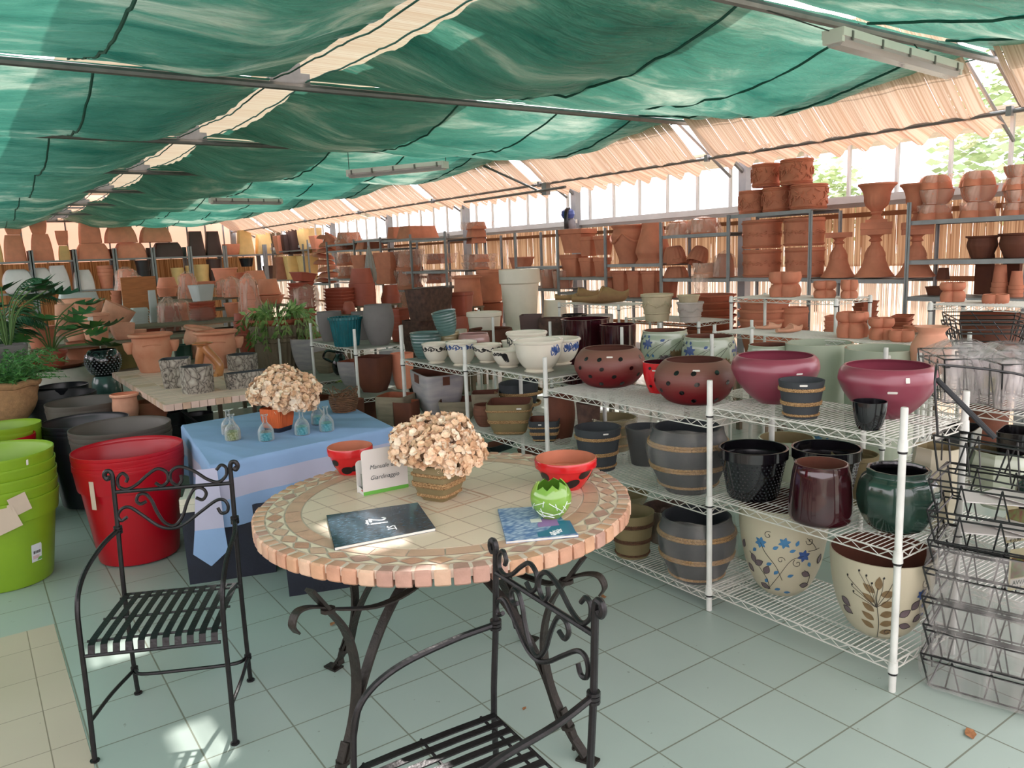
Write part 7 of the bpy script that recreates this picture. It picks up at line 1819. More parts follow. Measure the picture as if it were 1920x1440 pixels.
# ================================================================ centre: tall terracotta and wrapped stacks
def cyl_relief(o, r, h, fr, shp):
    mb = MB()
    for z in (.06, .93): mb.lathe([(fr(h*z), h*(z-.04)), (fr(h*z)+r*.05, h*z), (fr(h*z), h*(z+.03))], 40)
    mb.build('rim_band', C['terra'], o)
pot('tall plain clay cylinder beside the dark mottled planter', 878, 573, 516, 56, X=5.4, kind='tcyl', m='terra', n=44, name='tall_cylinder', flip=True, parts=cyl_relief)
pot('tall clay pot with a garland on a lower one, behind the white planter', 920, 566, 506, 50, X=5.9, kind='tcyl', m='terra', n=44, name='tall_cylinder', parts=cyl_relief)
pot('lower clay pot carrying the garland pot behind the white planter', 922, 640, 568, 48, X=5.9, kind='tcyl', m='terra_d', n=44, name='tall_cylinder')
pot('red-brown plastic square pot beside the dark mottled planter', 868, 610, 548, 40, X=5.0, kind='lip', m='red_p', shp=SHARP, n=48, rz=.5, name='square_planter')
pot('upturned red-brown pot behind the mottled planter', 862, 640, 592, 52, X=4.9, kind='lip', m='red_p', n=40, flip=True)
# wrapped trays on racks further along (y 9-16)
XC = 6.7
def crate(label, px, yb, yt, w_, X, m='terra', asp=.6, rz=.35, flip=True, g='long clay troughs on the far racks', **k): return pot(label, px, yb, yt, w_, X=X, kind='tcyl', m=m, shp=SHARP, n=48, rz=rz, asp=asp, flip=flip, name='trough', g=g, **k)
crate('long clay trough upturned on the rack top, above the wrapped stacks', 784, 448, 424, 88, 6.4, asp=.5, rz=.2)
crate('short clay trough upturned beside the long one on the rack top', 742, 448, 426, 30, 6.6, asp=.8, rz=.2)
crate('clay trough behind the blade-shaped canopy, lower rack plate', 694, 468, 454, 60, 6.3, asp=.5, rz=.2)
crate('clay trough in a row on the lower rack plate', 660, 468, 454, 40, 6.5, asp=.7, rz=.2)
crate('clay planter box in clear wrap on the rack plate, topmost', 655, 458, 436, 46, 6.4, asp=.8, rz=.3, parts=wrap(M_wrapp, 1.05, 1.05, .1, 0))
for i in range(3):
    crate('clay tray, %s of the pile with a plastic cap' % ['lowest', 'middle', 'topmost'][i], 893, 456-13*i, 443-13*i, 62, XC, asp=.55, rz=1.2, parts=wrap(M_wrapp, 1.05, 1.08, .0, 0) if i == 2 else None)
for i in range(2):
    crate('clay tray in clear wrap, %s on the middle plate by the white planter' % ['lower', 'upper'][i], 898, 506-15*i, 492-15*i, 64, XC, asp=.55, rz=1.2, parts=wrap(M_wrapp, 1.05, 1.05, .0, 0))
for i in range(2):
    crate('clay trough in clear wrap, %s behind the dark mottled planter' % ['lower', 'upper'][i], 824, 530-36*i, 512-36*i, 60, 6.6, asp=.6, rz=.6, parts=wrap(M_wrapp, 1.06, 1.05, .1, 0))
for i in range(3):
    pot('wrapped tall clay pot, %s of the tall bagged column' % ['lowest', 'middle', 'topmost'][i], 768, 580-38*i, 546-38*i, 52, X=6.2, kind='rim', m='terra', n=32, flip=True, name='wrapped_pot', g='wrapped clay pots of the bagged column', parts=wrap(M_wrapp, 1.12, 1.06, .2, 2))
for i in range(3):
    pot('wrapped narrow clay pot, %s of the slim bagged column' % ['lowest', 'middle', 'topmost'][i], 650-3*i, 522-24*i, 500-24*i, 34-3*i, X=6.3, kind='rim', m='terra', n=32, flip=True, name='wrapped_pot', g='wrapped clay pots of the slim column', parts=wrap(M_wrapp, 1.15, 1.06, .2, 2))
for i in range(2):
    crate('square clay planter box, %s of the pair behind the folded umbrella' % ['lower', 'upper'][i], 732, 532-31*i, 504-31*i, 56, 6.0, asp=.9, rz=.4, flip=False)
crate('square clay planter box with a plaque behind the upturned pots', 684, 505, 478, 44, 6.1, asp=.9, rz=.4, flip=False)
# leaning pile of clay saucers
for i in range(8):
    q = i/7; o = pot('clay saucer, %s of the leaning saucer tower' % (ORD[i] if i < 7 else 'topmost'), 612+6*math.sin(i*1.3), 530-11.5*i, 530-11.5*i-8, 42, X=6.3, kind='cup', m='terra', n=30, name='clay_saucer', cat='saucer', g='clay saucers of the leaning tower', flip=True, tilt=(.1*math.sin(i*2), .16*math.cos(i*1.7)))
bk = pot('clay pot lying tipped on top of the leaning saucer tower', 618, 462, 442, 40, X=6.3, kind='rim', m='terra', n=32, tilt=(.3, .5))
# folded grey parasol
pu_ = at_x(700, 595, 5.2); h0 = height_at(pu_, 452)-pu_.z
um = empty('folded_parasol', (pu_.x, pu_.y, 0), 0, 'folded grey parasol standing among the terracotta', 'parasol')
MB().tube([(0, 0, 0), (0, 0, pu_.z+h0)], .02, 10).build('pole', M_gal, um)
zz0, zz1 = height_at(pu_, 534), height_at(pu_, 462); wr_ = wpx(22, 700, pu_)/2
MB().lathe([(wr_*.35, zz0), (wr_*.95, zz0+.12*(zz1-zz0)), (wr_*1.0, zz0+.3*(zz1-zz0)), (wr_*.55, zz0+.75*(zz1-zz0)), (wr_*.2, zz1)], 40, RIBS(8, .14)).build('folded_canopy', mat('grey_canvas', (158, 152, 146), .85), um)
MB().lathe([(0, 0), (.24, 0), (.24, .05), (.04, .08), (0, .08)], 28).build('base', C['grey_c'], um)
random.seed(321)
# ================================================================ nested plastic pots in the middle of the hall (Y 9-14)
def midstack(what, where, n, px, yb, yt, w_, Y, **k): return stack(what, where, n, px, yb, yt, w_, Y=Y, **k)
midstack('square red-brown plastic pot', 'in front of the folded parasol', 8, 640, 596, 540, 52, 11.0, m='red_p', shp=SHARP, rz=.5, hpot=.25)
midstack('round red-brown pot upturned', 'beside the folded parasol', 7, 681, 572, 503, 50, 11.0, kind='rim', m='red_p', flip=True, hpot=.5)
midstack('round orange-brown pot upturned', 'right of the folded parasol', 4, 733, 566, 532, 36, 11.0, kind='rim', m='red_p', flip=True, hpot=.7)
midstack('long red-brown trough', 'in clear wrap under the tipped box', 9, 570, 600, 528, 54, 11.0, m='red_p', shp=SHARP, asp=.7, rz=.5, hpot=.16)
o = pot('red-brown divided box tipped on top of the wrapped troughs', 569, 528, 512, 54, Y=11.0, kind='lip', m='red_p', shp=SHARP, n=48, asp=.7, rz=.5, name='trough', tilt=(0, .12))
bundle('the wrapped pile of red-brown troughs', 573, 575, 532, 62, at_y(573, 575, 10.9).x, 0, rz=.5, g='plastic-wrapped piles in mid hall')
midstack('broad red clay saucer', 'behind the leafy tub', 6, 590, 625, 590, 60, 10.2, kind='cup', m='red_p', cat='saucer', name='clay_saucer', hpot=.3)
pot('single orange-brown cup pot upturned behind the grey planters', 655, 588, 566, 25, Y=10.0, kind='cup', m='red_p', flip=True)
pot('small red-brown pot behind the grey planter and teal pot', 628, 580, 572, 24, Y=10.0, kind='cup', m='red_p')
midstack('red plastic trough', 'between the grey and mottled planters', 4, 752, 640, 578, 36, 9.0, m='red_p', shp=SHARP, rz=.3, hpot=.4)
midstack('red clay trough', 'behind the teal ribbed pot', 4, 600, 660, 624, 40, 9.6, m='red_p', shp=SHARP, asp=.6, rz=.4, hpot=.35)
midstack('terracotta rimmed tub', 'beside the leafy tub', 4, 474, 664, 600, 62, 9.2, kind='lip', m='red_p', hpot=.5)
pot('dark red cone pot upturned beside the leafy tub', 450, 608, 578, 26, Y=9.6, kind='taper', m='red_p', flip=True)
# ---- further left
midstack('pale terracotta bell tub', 'around the split-leaf plant', 3, 150, 640, 560, 66, 10.5, kind='cup', m='terra_l', hpot=.6)
pot('large pale terracotta tub with a price tag, behind the split-leaf plant', 182, 634, 584, 60, Y=10.2, kind='lip', m='terra_l', n=40, parts=sticker(-.3, .85, .06, .06))
pot('large pale terracotta tub lying tilted behind its neighbour', 205, 610, 562, 62, Y=10.9, kind='cup', m='terra_l', n=40, tilt=(.1, .5))
pot('pale terracotta tub with a lid-like upturned one', 172, 588, 562, 50, Y=11.4, kind='cup', m='terra_l', n=40)
pot('tan square-shouldered clay pot near the stone table', 232, 636, 606, 50, Y=9.6, kind='cup', m='terra_l', n=40, shp=SQUARE)
pot('tan clay bowl near the stone table', 262, 636, 618, 30, Y=9.8, kind='cup', m='terra_l')
pot('terracotta pot upturned below the split-leaf plant leaves', 128, 628, 570, 50, Y=9.6, kind='taper', m='terra_l', flip=True)
pot('terracotta tub behind the plant stalks', 78, 640, 600, 60, Y=9.4, kind='lip', m='terra', n=40)
pot('round brown clay pot behind the plant saucer', 158, 680, 640, 66, Y=9.6, kind='belly', m='terra', n=40)
pot('olive green ceramic box pot between black pot and pink urn', 232, 690, 648, 46, Y=8.6, kind='cyl', m='olive', shp=SHARP, n=48, rz=.4)
pot('dark green glazed pot behind the pink urns', 345, 668, 640, 36, Y=8.8, kind='cyl', m='greeng', n=36)
GWB = 'pale grey plastic boxes'
def box(label, px, yb, yt, w_, Y, m='foam_w', asp=.6, rz=.1, g=GWB, kind='tcyl', flip=True, **k): return pot(label, px, yb, yt, w_, Y=Y, kind=kind, m=m, shp=SHARP, n=48, asp=asp, rz=rz, g=g, name='plastic_trough', cat='trough', flip=flip, **k)
box('long pale grey plastic trough behind the split-leaf plant', 148, 566, 542, 90, 13.0, asp=.4)
for i in range(2): box('white plastic box, %s of the pair by the wooden panel' % ['lower', 'upper'][i], 246, 590-25*i, 566-25*i, 34, 12.4, asp=.8, g='white plastic boxes by the wooden panel')
box('tall pale plastic trough standing on end beside the wooden panel', 290, 604, 544, 19, 12.2, asp=.7)
for i in range(6): box('shallow white tray, %s of the tray pile' % (ORD[i] if i < 5 else 'topmost'), 261, 607-4.6*i, 600-4.6*i if i < 5 else 577, 38, 11.9, asp=.7, g='shallow white trays piled before the boxes')
o = MB().box((0, 0, .26), (.46, .04, .52)).build('wooden_panel', mat('brown_panel', (170, 104, 54), .6, .15, 6, stretch=(1, 1, 8)), None, at_y(266, 588, 12.2), (0, 0, .05)); tag(o, 'brown framed wooden panel between white plastic boxes', 'panel')
box('pale grey ribbed window box perched on the wrapped trays', 380, 564, 534, 50, 11.2, kind='taper', flip=False, asp=.7, rz=.5)
midstack('shallow red-brown tray', 'under the pale grey window box', 6, 382, 600, 566, 50, 11.2, kind='cup', m='red_p', shp=SHARP, asp=.7, rz=.5, hpot=.25)
bundle('the wrapped tray pile under the window box', 380, 606, 574, 54, at_y(380, 606, 11.1).x, 0, rz=.5, g='plastic-wrapped piles in mid hall', wm=M_wrapf)
midstack('red-brown square trough', 'in plastic beside the tall pale trough', 5, 320, 622, 574, 42, 11.6, m='red_p', shp=SHARP, rz=.1, hpot=.4)
bundle('the wrapped red-brown troughs', 320, 622, 556, 50, at_y(320, 622, 11.5).x, 0, rz=.1, g='plastic-wrapped piles in mid hall')
pot('dark red board-like trough below the white trays', 275, 620, 606, 60, Y=11.0, kind='tcyl', m='red_p', shp=SHARP, n=48, asp=.5, rz=.1, name='trough')
midstack('small terracotta pot', 'beside the white boxes, rim upon rim', 9, 226, 616, 545, 22, 12.6, kind='rim', m='terra', hpot=.2)
# wrapped pyramids
def pyramid(label, px, yb, yt, w_, Y, n=3, m='terra_o'):
    midstack('wrapped clay pot', 'inside '+label, n, px, yb, yt+(yb-yt)*.1, w_*.8, Y, kind='rim', m=m, flip=True, hpot=.5)
    p = at_y(px, yb, Y-.02); bundle(label, px, yb, yt, w_, p.x, 0, rz=.2, g='cone-shaped wrapped piles')
pyramid('the tallest wrapped cone behind the white boxes', 240, 546, 500, 50, 13.4)
pyramid('the front wrapped cone on the white boxes', 255, 548, 514, 46, 12.6)
pyramid('the pointed wrapped cone behind the window box', 355, 560, 508, 42, 13.0)
pyramid('the wrapped cone beside the window box', 436, 556, 518, 40, 12.6)
pyramid('the twisted wrapped column near the leafy tub', 470, 592, 512, 46, 11.4, 4)
pyramid('the short wrapped bundle between cones', 418, 552, 522, 30, 12.9)
bundle('the low wrapped pile behind the window box', 345, 600, 560, 40, at_y(345, 600, 11.9).x, 0, g='plastic-wrapped piles in mid hall')
midstack('terracotta pot', 'in the low wrapped pile', 3, 345, 600, 566, 34, 12.0, kind='rim', m='terra_o', hpot=.5)
GO = 'orange terracotta tubs in mid hall'
for lab, px, yb, yt, w_, Y, fl, kd in (('upturned in front of the grey bins', 314, 540, 520, 42, 14.0, True, 'rim'), ('under the upturned one', 314, 556, 540, 44, 13.8, False, 'taper'), ('with a broad lip before the yellow pots', 424, 534, 502, 50, 14.0, False, 'lip'), ('slim, half hidden by the broad-lipped one', 452, 524, 503, 30, 14.4, False, 'lip'), ('upturned large, before the dark pots', 478, 524, 500, 50, 14.0, True, 'lip'), ('upturned, lower, behind the leafy tub', 504, 552, 523, 48, 13.0, True, 'lip'), ('broad, at the base of the upturned one', 506, 566, 550, 60, 12.8, False, 'lip'), ('small, between wrapped cones', 437, 584, 557, 34, 12.0, False, 'lip'), ('low rim behind the window box', 388, 532, 524, 50, 14.2, False, 'cyl')):
    pot('orange terracotta tub, '+lab, px, yb, yt, w_, Y=Y, kind=kd, m='terra_o', n=36, flip=fl, g=GO)
# ================================================================ back racks with upturned plastic planters
ZB_ = 1.944
YK = 22.1
def back_rack(label, pxs, pxe):
    if not any(q[2] == 22.05 for q in RACKS): RACKS.append((-2, 8.6, 22.05, 22.8, [1.2, ZB_]))
    a, b = at_y(pxs, 480, YK), at_y(pxe, 475, YK); t = empty('metal_rack', ((a.x+b.x)/2, YK+.3, 0), 0, label, 'rack', 'grey racks along the far wall'); L = b.x-a.x
    for x in (-L/2, L/2):
        for y in (-.3, .3): MB().box((x, y, 1.1), (.06, .06, 2.2)).build('upright', M_alu, t, angle=0)
    for z in (ZB_, 1.2): MB().box((0, 0, z-.02), (L, .62, .04)).build('shelf_plate', M_alu, t, angle=0)
BP = [-70, 58, 140, 215, 287, 356, 422, 497, 560, 604]
for i in range(len(BP)-1): back_rack('grey far-wall rack, bay %s from the hall corner' % ['ninth', 'eighth', 'seventh', 'sixth', 'fifth', 'fourth', 'third', 'second', 'first'][i], BP[i]+2, BP[i+1]-2)
GU = 'upturned plastic planters on the far-wall racks'
def up(label, px, yb, yt, w_, m, kind='deep', flip=True, asp=.7, z=None, shp=SQUARE):
    p = at_y(px, yb, YK+.3); 
    o = pot(label, px, yb, yt, w_, Y=YK+.3, kind=kind, m=m, shp=shp, n=40, asp=asp, flip=flip, name='plastic_planter', cat='planter', g=GU)
    return o
SMOOTH['deep2'] = [(.70, 0), (.84, .25), (.95, .6), (1, 1)]
yb0 = 484
for lab, px, yb, yt, w_, m, fl, kd in (
    ('orange terracotta planter, lower of the first stack from the photo edge', 30, 489, 441, 46, 'terra_o', True, 'deep2'), ('orange terracotta planter, upper of the first stack from the photo edge', 26, 440, 414, 38, 'terra_o', False, 'deep2'),
    ('orange terracotta planter, lower of the second stack from the photo edge', 81, 486, 439, 46, 'terra_o', True, 'deep2'), ('orange terracotta planter, upper of the second stack from the photo edge', 73, 439, 413, 37, 'terra_o', False, 'deep2'),
    ('yellow planter under the smallest orange one', 122, 487, 461, 25, 'yellow_p', True, 'deep2'), ('smallest orange planter standing on a yellow one', 118, 460, 433, 26, 'terra_o', False, 'deep2'),
    ('wide low orange planter under the tallest one', 175, 486, 457, 70, 'terra_o', True, 'deep2'), ('tallest orange planter on the wide low one', 170, 456, 407, 46, 'terra_o', True, 'deep2'),
    ('wide orange planter, lower, under two others', 245, 484, 456, 66, 'terra_o', True, 'deep2'), ('wide orange planter, upper, next to the tallest one', 227, 455, 426, 66, 'terra_o', True, 'deep2'), ('wide orange planter resting over the brown dome', 292, 454, 426, 64, 'terra_o', True, 'deep2'),
    ('wide dark brown dome planter', 315, 482, 455, 62, 'brown_p', True, 'deep2'), ('tall dark brown planter, first of the pair', 369, 481, 434, 36, 'brown_p', True, 'taper'), ('tall dark brown planter, second of the pair', 401, 479, 434, 34, 'brown_p', True, 'taper'),
    ('small orange bowl planter between brown and yellow', 435, 479, 458, 34, 'terra_o', False, 'deep2'), ('tall yellow planter, first of the pair', 461, 478, 432, 35, 'yellow_p', True, 'taper'), ('tall yellow planter, second of the pair', 496, 476, 432, 35, 'yellow_p', True, 'taper'),
    ('dark brown tall planter behind the orange curved one', 520, 475, 432, 27, 'brown_p', False, 'taper'), ('yellow planter cut by the photo edge', -4, 489, 452, 24, 'yellow_p', True, 'deep2')):
    up(lab, px, yb, yt, w_, m, kd, fl)
for lab, px, yb, yt, w_, Y, m, fl, kd in (('orange curved planter at the hall corner', 530, 476, 442, 30, 20.6, 'terra_o', False, 'deep2'), ('mauve curved planter at the hall corner', 542, 476, 440, 30, 20.4, 'brown_p', False, 'deep2'), ('dark curved planter at the hall corner', 556, 476, 430, 32, 20.2, 'brown_p', False, 'deep2'), ('large yellow square planter at the hall corner', 583, 474, 428, 44, 19.6, 'yellow_p', False, 'deep2'), ('orange square box beside the large yellow planter', 600, 472, 442, 36, 18.6, 'terra_o', False, 'taper'),
    ('yellow planter on the lower shelf, nearer of the pair', 550, 524, 480, 34, 19.8, 'yellow_p', False, 'taper'), ('yellow planter on the lower shelf, farther of the pair', 580, 524, 480, 40, 19.4, 'yellow_p', False, 'taper'), ('mauve planter next to the lower yellow planters', 526, 524, 482, 28, 20.0, 'mauve_p', True, 'taper')):
    pot(lab, px, yb, yt, w_, Y=Y, kind=kd, m=m, shp=SQUARE, n=40, flip=fl, name='plastic_planter', cat='planter', g='planters at the hall corner')
rack('grey metal rack at the hall corner carrying yellow planters', 18.4, 21.0, [1.25, 1.98], 2.2, x0=at_y(590, 475, 19.8).x-.7, x1=at_y(590, 475, 19.8).x+.7, g='grey racks along the far wall')
# goods on the lower far-wall shelf
for lab, px, yb, yt, w_, m, kd in (('white plastic sack, roundest, behind the palm', 36, 545, 505, 64, 'white_p', 'bulb'), ('white plastic sack beside the rack upright', 78, 545, 502, 50, 'white_p', 'bulb'), ('tall white wrapped block beside the orange bin', 112, 545, 498, 46, 'white_p', 'deep'), ('slanted white panel block next to the bin', 158, 542, 506, 44, 'white_p', 'deep')):
    pot(lab, px, yb, yt, w_, Y=22.35, kind=kd, m=m, shp=SQUARE, n=32, flip=True, name='white_block', cat='wrapped goods', g='white wrapped goods on the far-wall rack')
stack('orange plastic bin', 'in plastic on the far-wall rack', 3, 201, 540, 498, 30, 'rim', 'terra_o', Y=22.35, hpot=.7)
stack('grey plastic bin', 'on the far-wall rack behind the cones', 2, 272, 540, 488, 28, 'taper', 'char', Y=22.35, hpot=.6)
for lab, px, yb, yt, w_, m in (('yellow tapered planter, slimmer', 336, 538, 502, 26, 'yellow_p'), ('yellow planter, broader, behind the pointed cone', 378, 522, 496, 34, 'yellow_p'), ('yellow planter, slim sliver by the upright', 356, 522, 498, 14, 'yellow_p'), ('dark brown planter under the tall brown pair', 404, 520, 486, 30, 'brown_p'), ('black planter under the small orange bowl', 463, 500, 484, 28, 'black_p'), ('dark planter by the hall corner', 506, 538, 498, 22, 'brown_p'), ('small orange pot on the wrapped stack', 107, 541, 522, 22, 'terra_o')):
    pot(lab+' on the lower far-wall shelf', px, yb, yt, w_, Y=22.35, kind='taper', m=m, n=32, name='plastic_planter', cat='planter', g='planters on the lower far-wall shelf')
random.seed(555)
# ================================================================ folding wire baskets in plastic, at the near right
M_bw = mat('black_coated_wire', (22, 22, 24), .35, .1)
M_hdr = mat('yellow_header_card', (214, 204, 166), .6, .08, 20)
M_tom = mat('vegetable_picture', (120, 52, 40), .5, .3, 40, rgb2=(104, 132, 60))
M_wrapc = film('clear_bag', (196, 188, 186), .38)
def basket(mb, w_, d_, h, T):
    r = .0038
    def q(x, y, z): return T @ Vector((x, y, z))
    for z, s_ in ((0, .86), (h, 1.0), (h*.82, .97)):
        P = [q(-w_/2*s_, -d_/2*s_, z), q(w_/2*s_, -d_/2*s_, z), q(w_/2*s_, d_/2*s_, z), q(-w_/2*s_, d_/2*s_, z)]
        for i in range(4): mb.bar(P[i], P[(i+1) % 4], r if z else r*.9, 5)
    for sx in (-1, 1):
        for sy in (-1, 1): mb.bar(q(sx*w_/2*.86, sy*d_/2*.86, 0), q(sx*w_/2, sy*d_/2, h), r, 5)
    for sy in (-1, 1):
        for x in (-.25, .05, .3):
            mb.bar(q(w_*(x-.05), sy*d_/2*.86, 0), q(w_*x, sy*d_/2, h*.95), r*.8, 5); mb.bar(q(w_*x, sy*d_/2, h*.95), q(w_*(x+.06), sy*d_/2*.86, 0), r*.8, 5)
    for sx in (-1, 1): mb.bar(q(sx*w_/2*.9, -d_*.1, h*.2), q(sx*w_/2, d_*.1, h), r*.8, 5)
pb = at_z(1850, 1330, 0); pf = pb+hdir(1850, 1330)*.17
rzb = -1.30
GBK = 'folding black wire baskets stacked at the near end of the shelves'
nb = 8; hb = .125
for i in range(nb):
    z = .012+i*.112; wrapd = i < 5
    lab = ['bagged wire basket, lowest of the stack on the floor', 'bagged wire basket, second up in the floor stack', 'bagged wire basket, third up in the floor stack', 'bagged wire basket, fourth up in the floor stack', 'bagged wire basket, fifth up, just below the bare ones', 'bare black wire basket, lowest of the unwrapped ones', 'bare black wire basket with white cards inside', 'bare black wire basket, tilted on top of the stack'][i]
    t = empty('wire_basket', (pf.x+R(-.008, .008), pf.y+R(-.008, .008), z), rzb+R(-.05, .05), lab, 'basket', GBK)
    T = Matrix.Identity(4)
    if i == nb-1: T = Matrix.Translation((0, .0, .02)) @ Matrix.Rotation(-.12, 4, 'X') @ Matrix.Rotation(.08, 4, 'Y')
    mb = MB(); basket(mb, .42, .28, hb, T); mb.build('wire_frame', M_bw, t, angle=0)
    if i == nb-1:
        hd_ = MB()
        hd_.tube(crom([T @ Vector((-.20, -.12, hb)), T @ Vector((-.24, -.12, hb+.22)), T @ Vector((-.22, .02, hb+.25)), T @ Vector((.10, .12, hb+.22)), T @ Vector((.2, .12, hb))], 5), .0045, 6); hd_.build('handle', M_bw, t)
        MB().bar(T @ Vector((-.235, -.11, hb+.2)), T @ Vector((-.02, -.16, hb+.03)), .010, 8).build('grip', mat('foam_grip', (48, 48, 52), .6), t)
    if wrapd:
        sd = i*3.3
        def fn(u, v):
            a = 2*PI*u; e_ = .25; c, s_ = math.cos(a), math.sin(a); k_ = (abs(c)**4+abs(s_)**4)**-.25
            q = 1.06+.05*noise.noise((c*3+sd, s_*3, v*3))+.03*noise.noise((c*8+sd, s_*8, v*6)); return (.215*c*k_*q, .145*s_*k_*q, .002+.108*v)
        MB().grid(fn, 60, 8).build('plastic_wrap', M_wrapc, t, angle=70)
    # header card with picture on the far right face
    cd = MB(); cd.poly([(.216, -.11, .01), (.216, .09, .01), (.220, .09, .118), (.220, -.11, .118)], (.0015, 0, 0)); c_o = cd.build('header_card', M_hdr, t, angle=0)
    cp = MB(); cp.poly([(.2186, -.09, .03), (.2186, .07, .03), (.2206, .07, .10), (.2206, -.09, .10)], (.0006, 0, 0)); cp.build('picture', M_tom, c_o, angle=0)
    if i in (5, 6):
        iv = MB(); iv.box((.0, 0, .05), (.26, .14, .004), .3); iv.box((.05, .02, .062), (.2, .12, .003), -.4); iv.build('white_card', M_card, t, angle=0)
# hanging front cards facing the aisle
for i, (px, y0, y1) in enumerate(((1902, 935, 1016), (1908, 1024, 1105))):
    a = at_z(px, y1, .66 if i == 0 else .5); a = CAM+ray(px, y1)*(depth(pf)-.02)
    w_ = 46*depth(a)/FPX; h = (y1-y0)*depth(a)/FPX; t = empty('seed_card', a, math.atan2(SIDE.y, SIDE.x)+.25, ['hanging yellow vegetable seed card, upper, on the basket stack', 'hanging yellow vegetable seed card, lower, on the basket stack'][i], 'card', 'hanging cards on the basket stack')
    MB().box((0, 0, h/2), (w_, .002, h)).build('card_sheet', M_hdr, t, angle=0); MB().box((0, -.002, h*.55), (w_*.84, .0015, h*.5)).build('picture', M_tom, t, angle=0)
    MB().box((0, -.002, h*.17), (w_*.84, .0015, h*.2)).build('white_strip', M_tag, t, angle=0)
    text_mesh('AVVA', h*.15, mat('green_letter', (30, 70, 50), .5), t, basis((0, -.0035, h*.18), (1, 0, 0), (0, 0, 1)), 'lettering', .0002)
    text_mesh('€ 0,99' if i == 0 else '€ 5', h*.12, M_ink2, t, basis((0, -.0035, h*.045), (1, 0, 0), (0, 0, 1)), 'price', .0002)
# more baskets in plastic behind, on a wire shelf
rp = at_z(1810, 782, .968)
unit('white wire shelving at the photo edge holding bagged wire baskets', 3.55, 4.05, .95, 2.1, [.12, .55, .93], 1.085, 'white wire shelving units by the photo edge')
GB2 = 'bagged wire baskets on the edge shelf'
for i, (px, py, sz, lab) in enumerate(((1800, 738, .40, 'bagged wire basket beside the second plum bowl'), (1890, 728, .44, 'bagged wire basket cut by the photo edge'))):
    p = at_x(px, py, 3.78); p.z = .94; t = empty('wire_basket', p, .75+.1*i, lab, 'basket', GB2)
    mb = MB(); basket(mb, sz, .27, .2, Matrix.Identity(4)); mb.build('wire_frame', M_bw, t, angle=0)
    sd = 40+i*7
    def fn(u, v):
        a = 2*PI*u; c, s_ = math.cos(a), math.sin(a); k_ = (abs(c)**5+abs(s_)**5)**-.2; q = (1.05 if v < .75 else 1.05-(v-.75)*2.6)*(1+.07*noise.noise((c*3+sd, s_*3, v*3))+.04*noise.noise((c*8+sd, s_*8, v*6))); return (sz/2*c*k_*q, .14*s_*k_*q, .004+.26*v)
    MB().grid(fn, 64, 16).build('plastic_wrap', film('milky_bag', (214, 204, 204), .5), t, angle=70)
    cd = MB(); cd.box((0, -.12, .06), (.14, .002, .07)); cd.build('yellow_card', mat('yellow_card', (214, 192, 88), .6), t, angle=0)
for i, (px, py, lab) in enumerate(((1850, 650, 'bare black wire basket stack behind the bagged ones, lower'), (1852, 634, 'bare black wire basket stack behind the bagged ones, upper'))):
    p = at_x(px, py, 4.9); t = empty('wire_basket', p, .6, lab, 'basket', 'bare wire baskets behind the bagged ones'); mb = MB(); basket(mb, .62, .4, .13, Matrix.Identity(4)); mb.build('wire_frame', M_bw, t, angle=0)
    cd = MB(); cd.box((-.1, -.18, .08), (.06, .002, .07)); cd.build('white_card', M_card, t, angle=0)
z6 = .554
GBT = 'weathered pale ribbed jars under the bagged baskets'
pot('weathered pale faceted jar behind the green melon jar', 1752, 985, 836, 104, X=3.3, kind='belly', m='egg', shp=OCT, n=64, min_='khaki', name='faceted_jar', g=GBT, rz=.2)
pot('weathered grey-green faceted jar by the photo edge', 1872, 948, 844, 132, X=3.78, kind='belly', m='celadon', shp=OCT, n=64, min_='khaki', name='faceted_jar', g=GBT, rz=.2)
pot('teal glazed jar cut by the photo edge', 1935, 955, 896, 70, X=3.2, kind='greenjar', m='greeng', n=48)
for i, (px, y, w_) in enumerate(((1800, 800, 110), (1900, 806, 110))):
    pot(['black trough under the bagged baskets, farther', 'black trough under the bagged baskets, nearer the photo edge'][i], px, 880, y, w_, X=[3.95, 3.85][i], kind='tcyl', m='blackg', shp=SHARP, n=56, asp=.6, rz=.2, name='trough', g='black troughs under the bagged baskets')
pot('pale celadon pot behind the studded black pots', 1470, row((at_x(1470, 900, 3.45).x, at_x(1470, 900, 3.45).y, 0)), 820, 104, X=3.45, kind='lip', m='celadon', n=44, min_='khaki')
pot('khaki pot at the back of the middle shelf beside the green jar', 1600, 940, 850, 90, X=3.22, kind='lip', m='khaki', n=44)
# fallen leaves on the tiles
M_dead = mat('dead_leaf', (158, 108, 70), .8, .2, 60)
for px, py, s_, lab in ((1131, 1119, .02, 'dry fallen leaf on the tiles near the shelf foot'), (623, 1170, .02, 'dry fallen leaf on the tiles under the mosaic table'), (1820, 1376, .03, 'dry fallen leaf on the tiles before the basket stack'), (983, 1329, .012, 'dark leaf scrap on the tiles by the iron chair')):
    p = at_z(px, py, .004); mb = MB(); mb.add([(-s_, -.3*s_, 0), (0, -s_*.6, .004), (s_, -.2*s_, .001), (s_*.8, s_*.5, .006), (0, s_*.6, .001), (-s_*.7, s_*.5, .005), (0, 0, .003)], [(0, 1, 6), (1, 2, 6), (2, 3, 6), (3, 4, 6), (4, 5, 6), (5, 0, 6)]); o = mb.build('fallen_leaf', M_dead, None, p, (0, 0, R(0, 6)), 0); tag(o, lab, 'leaf', 'fallen leaves on the floor')
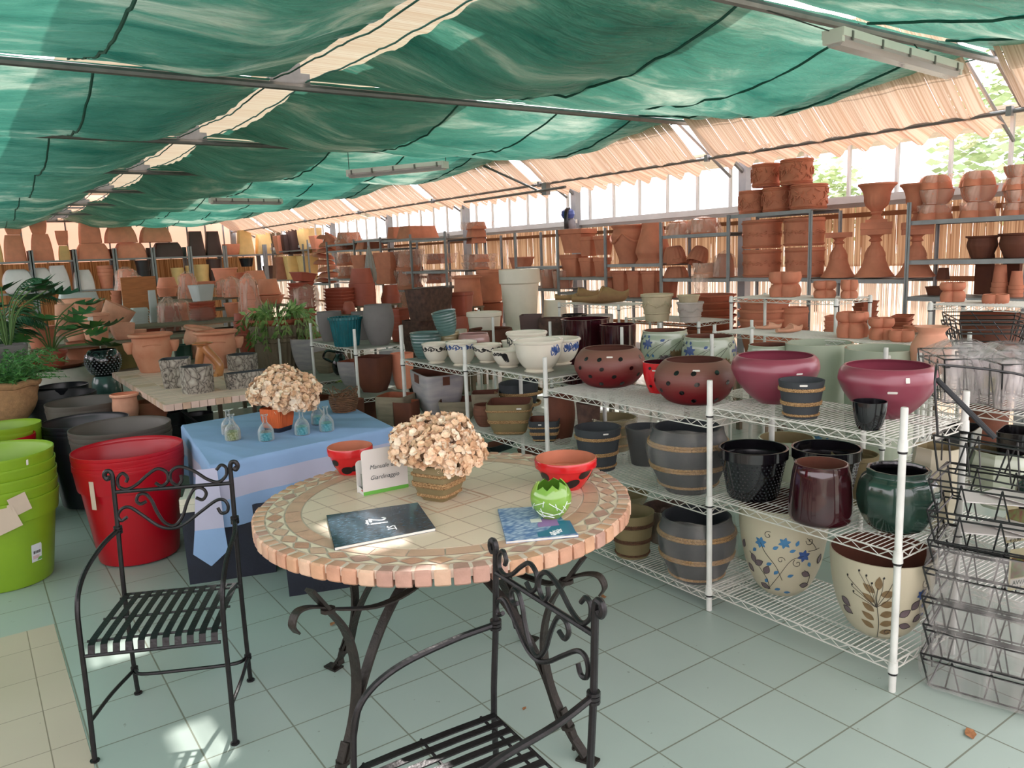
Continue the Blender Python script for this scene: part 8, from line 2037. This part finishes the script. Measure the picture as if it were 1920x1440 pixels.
# ================================================================ tiered benches carrying the goods of mid hall
M_bench = mat('weathered_plank', (132, 116, 98), .85, .15, 6, stretch=(1, 6, 1))
SUPS = [(4.68, 5.12, 2.35, 4.0), (5.15, 5.66, 1.0, 8.0), (6.5, 7.4, 2.5, 10.3), (6.0, 7.4, 10.3, 16.3)]
cand = []
tops = [(q[0], q[1], q[0].z+q[2]) for q in FREE]
for (p, r, h, obs, lab) in FREE:
    if p.z < .12 or any(o.get('moved') for o in obs): continue
    if not ((p.y > 8.05 and p.y < 17 and p.x < 6.0) or (4.66 < p.x < 6.5 and 2 < p.y < 10.3)): continue
    if any(a <= p.x <= b and c <= p.y <= d and not (a == 5.15 and p.z < 1.0) for a, b, c, d in SUPS): continue
    if any((Vector((p.x, p.y))-Vector((q.x, q.y))).length < rr_*.7+r*.2 and -.09 < p.z-zt < .10 and q is not p for q, rr_, zt in tops): continue
    cand.append((p, r, h, obs, lab))
cand.sort(key=lambda c: (c[0].y, c[0].z))
groups_ = []
for c in cand:
    for g_ in groups_:
        if abs(g_[0][0].y-c[0].y) < .5 and abs(g_[0][0].z-c[0].z) < .085 and abs(g_[-1][0].x-c[0].x) < 2.2: g_.append(c); break
    else: groups_.append([c])
for g_ in groups_:
    z = min(c[0].z for c in g_)-.002; x0 = min(c[0].x-c[1]*.8 for c in g_); x1 = max(c[0].x+c[1]*.8 for c in g_); y0 = min(c[0].y-c[1]*.75 for c in g_); y1 = max(c[0].y+c[1]*.75 for c in g_)
    for c in g_:
        dz = c[0].z-z-.002
        for o in c[3]: o.location.z -= dz
    b = empty('display_bench', ((x0+x1)/2, (y0+y1)/2, 0), 0, ('plain plank bench under the '+g_[0][4].split(',')[0])[:110], 'bench', 'plank benches under the mid hall goods')
    w_ = ' '.join(b['label'].split()[:15]); b['label'] = w_
    L, D_ = x1-x0, y1-y0; MB().box((0, 0, z-.014), (L, D_, .024)).build('plank_top', M_bench, b, angle=0)
    for sx in (-1, 1):
        for sy in (-1, 1): MB().box((sx*(L/2-.03), sy*(D_/2-.03), (z-.026)/2), (.04, .04, z-.026)).build('leg', M_bench, b, angle=0)
print('BENCHES', len(groups_))
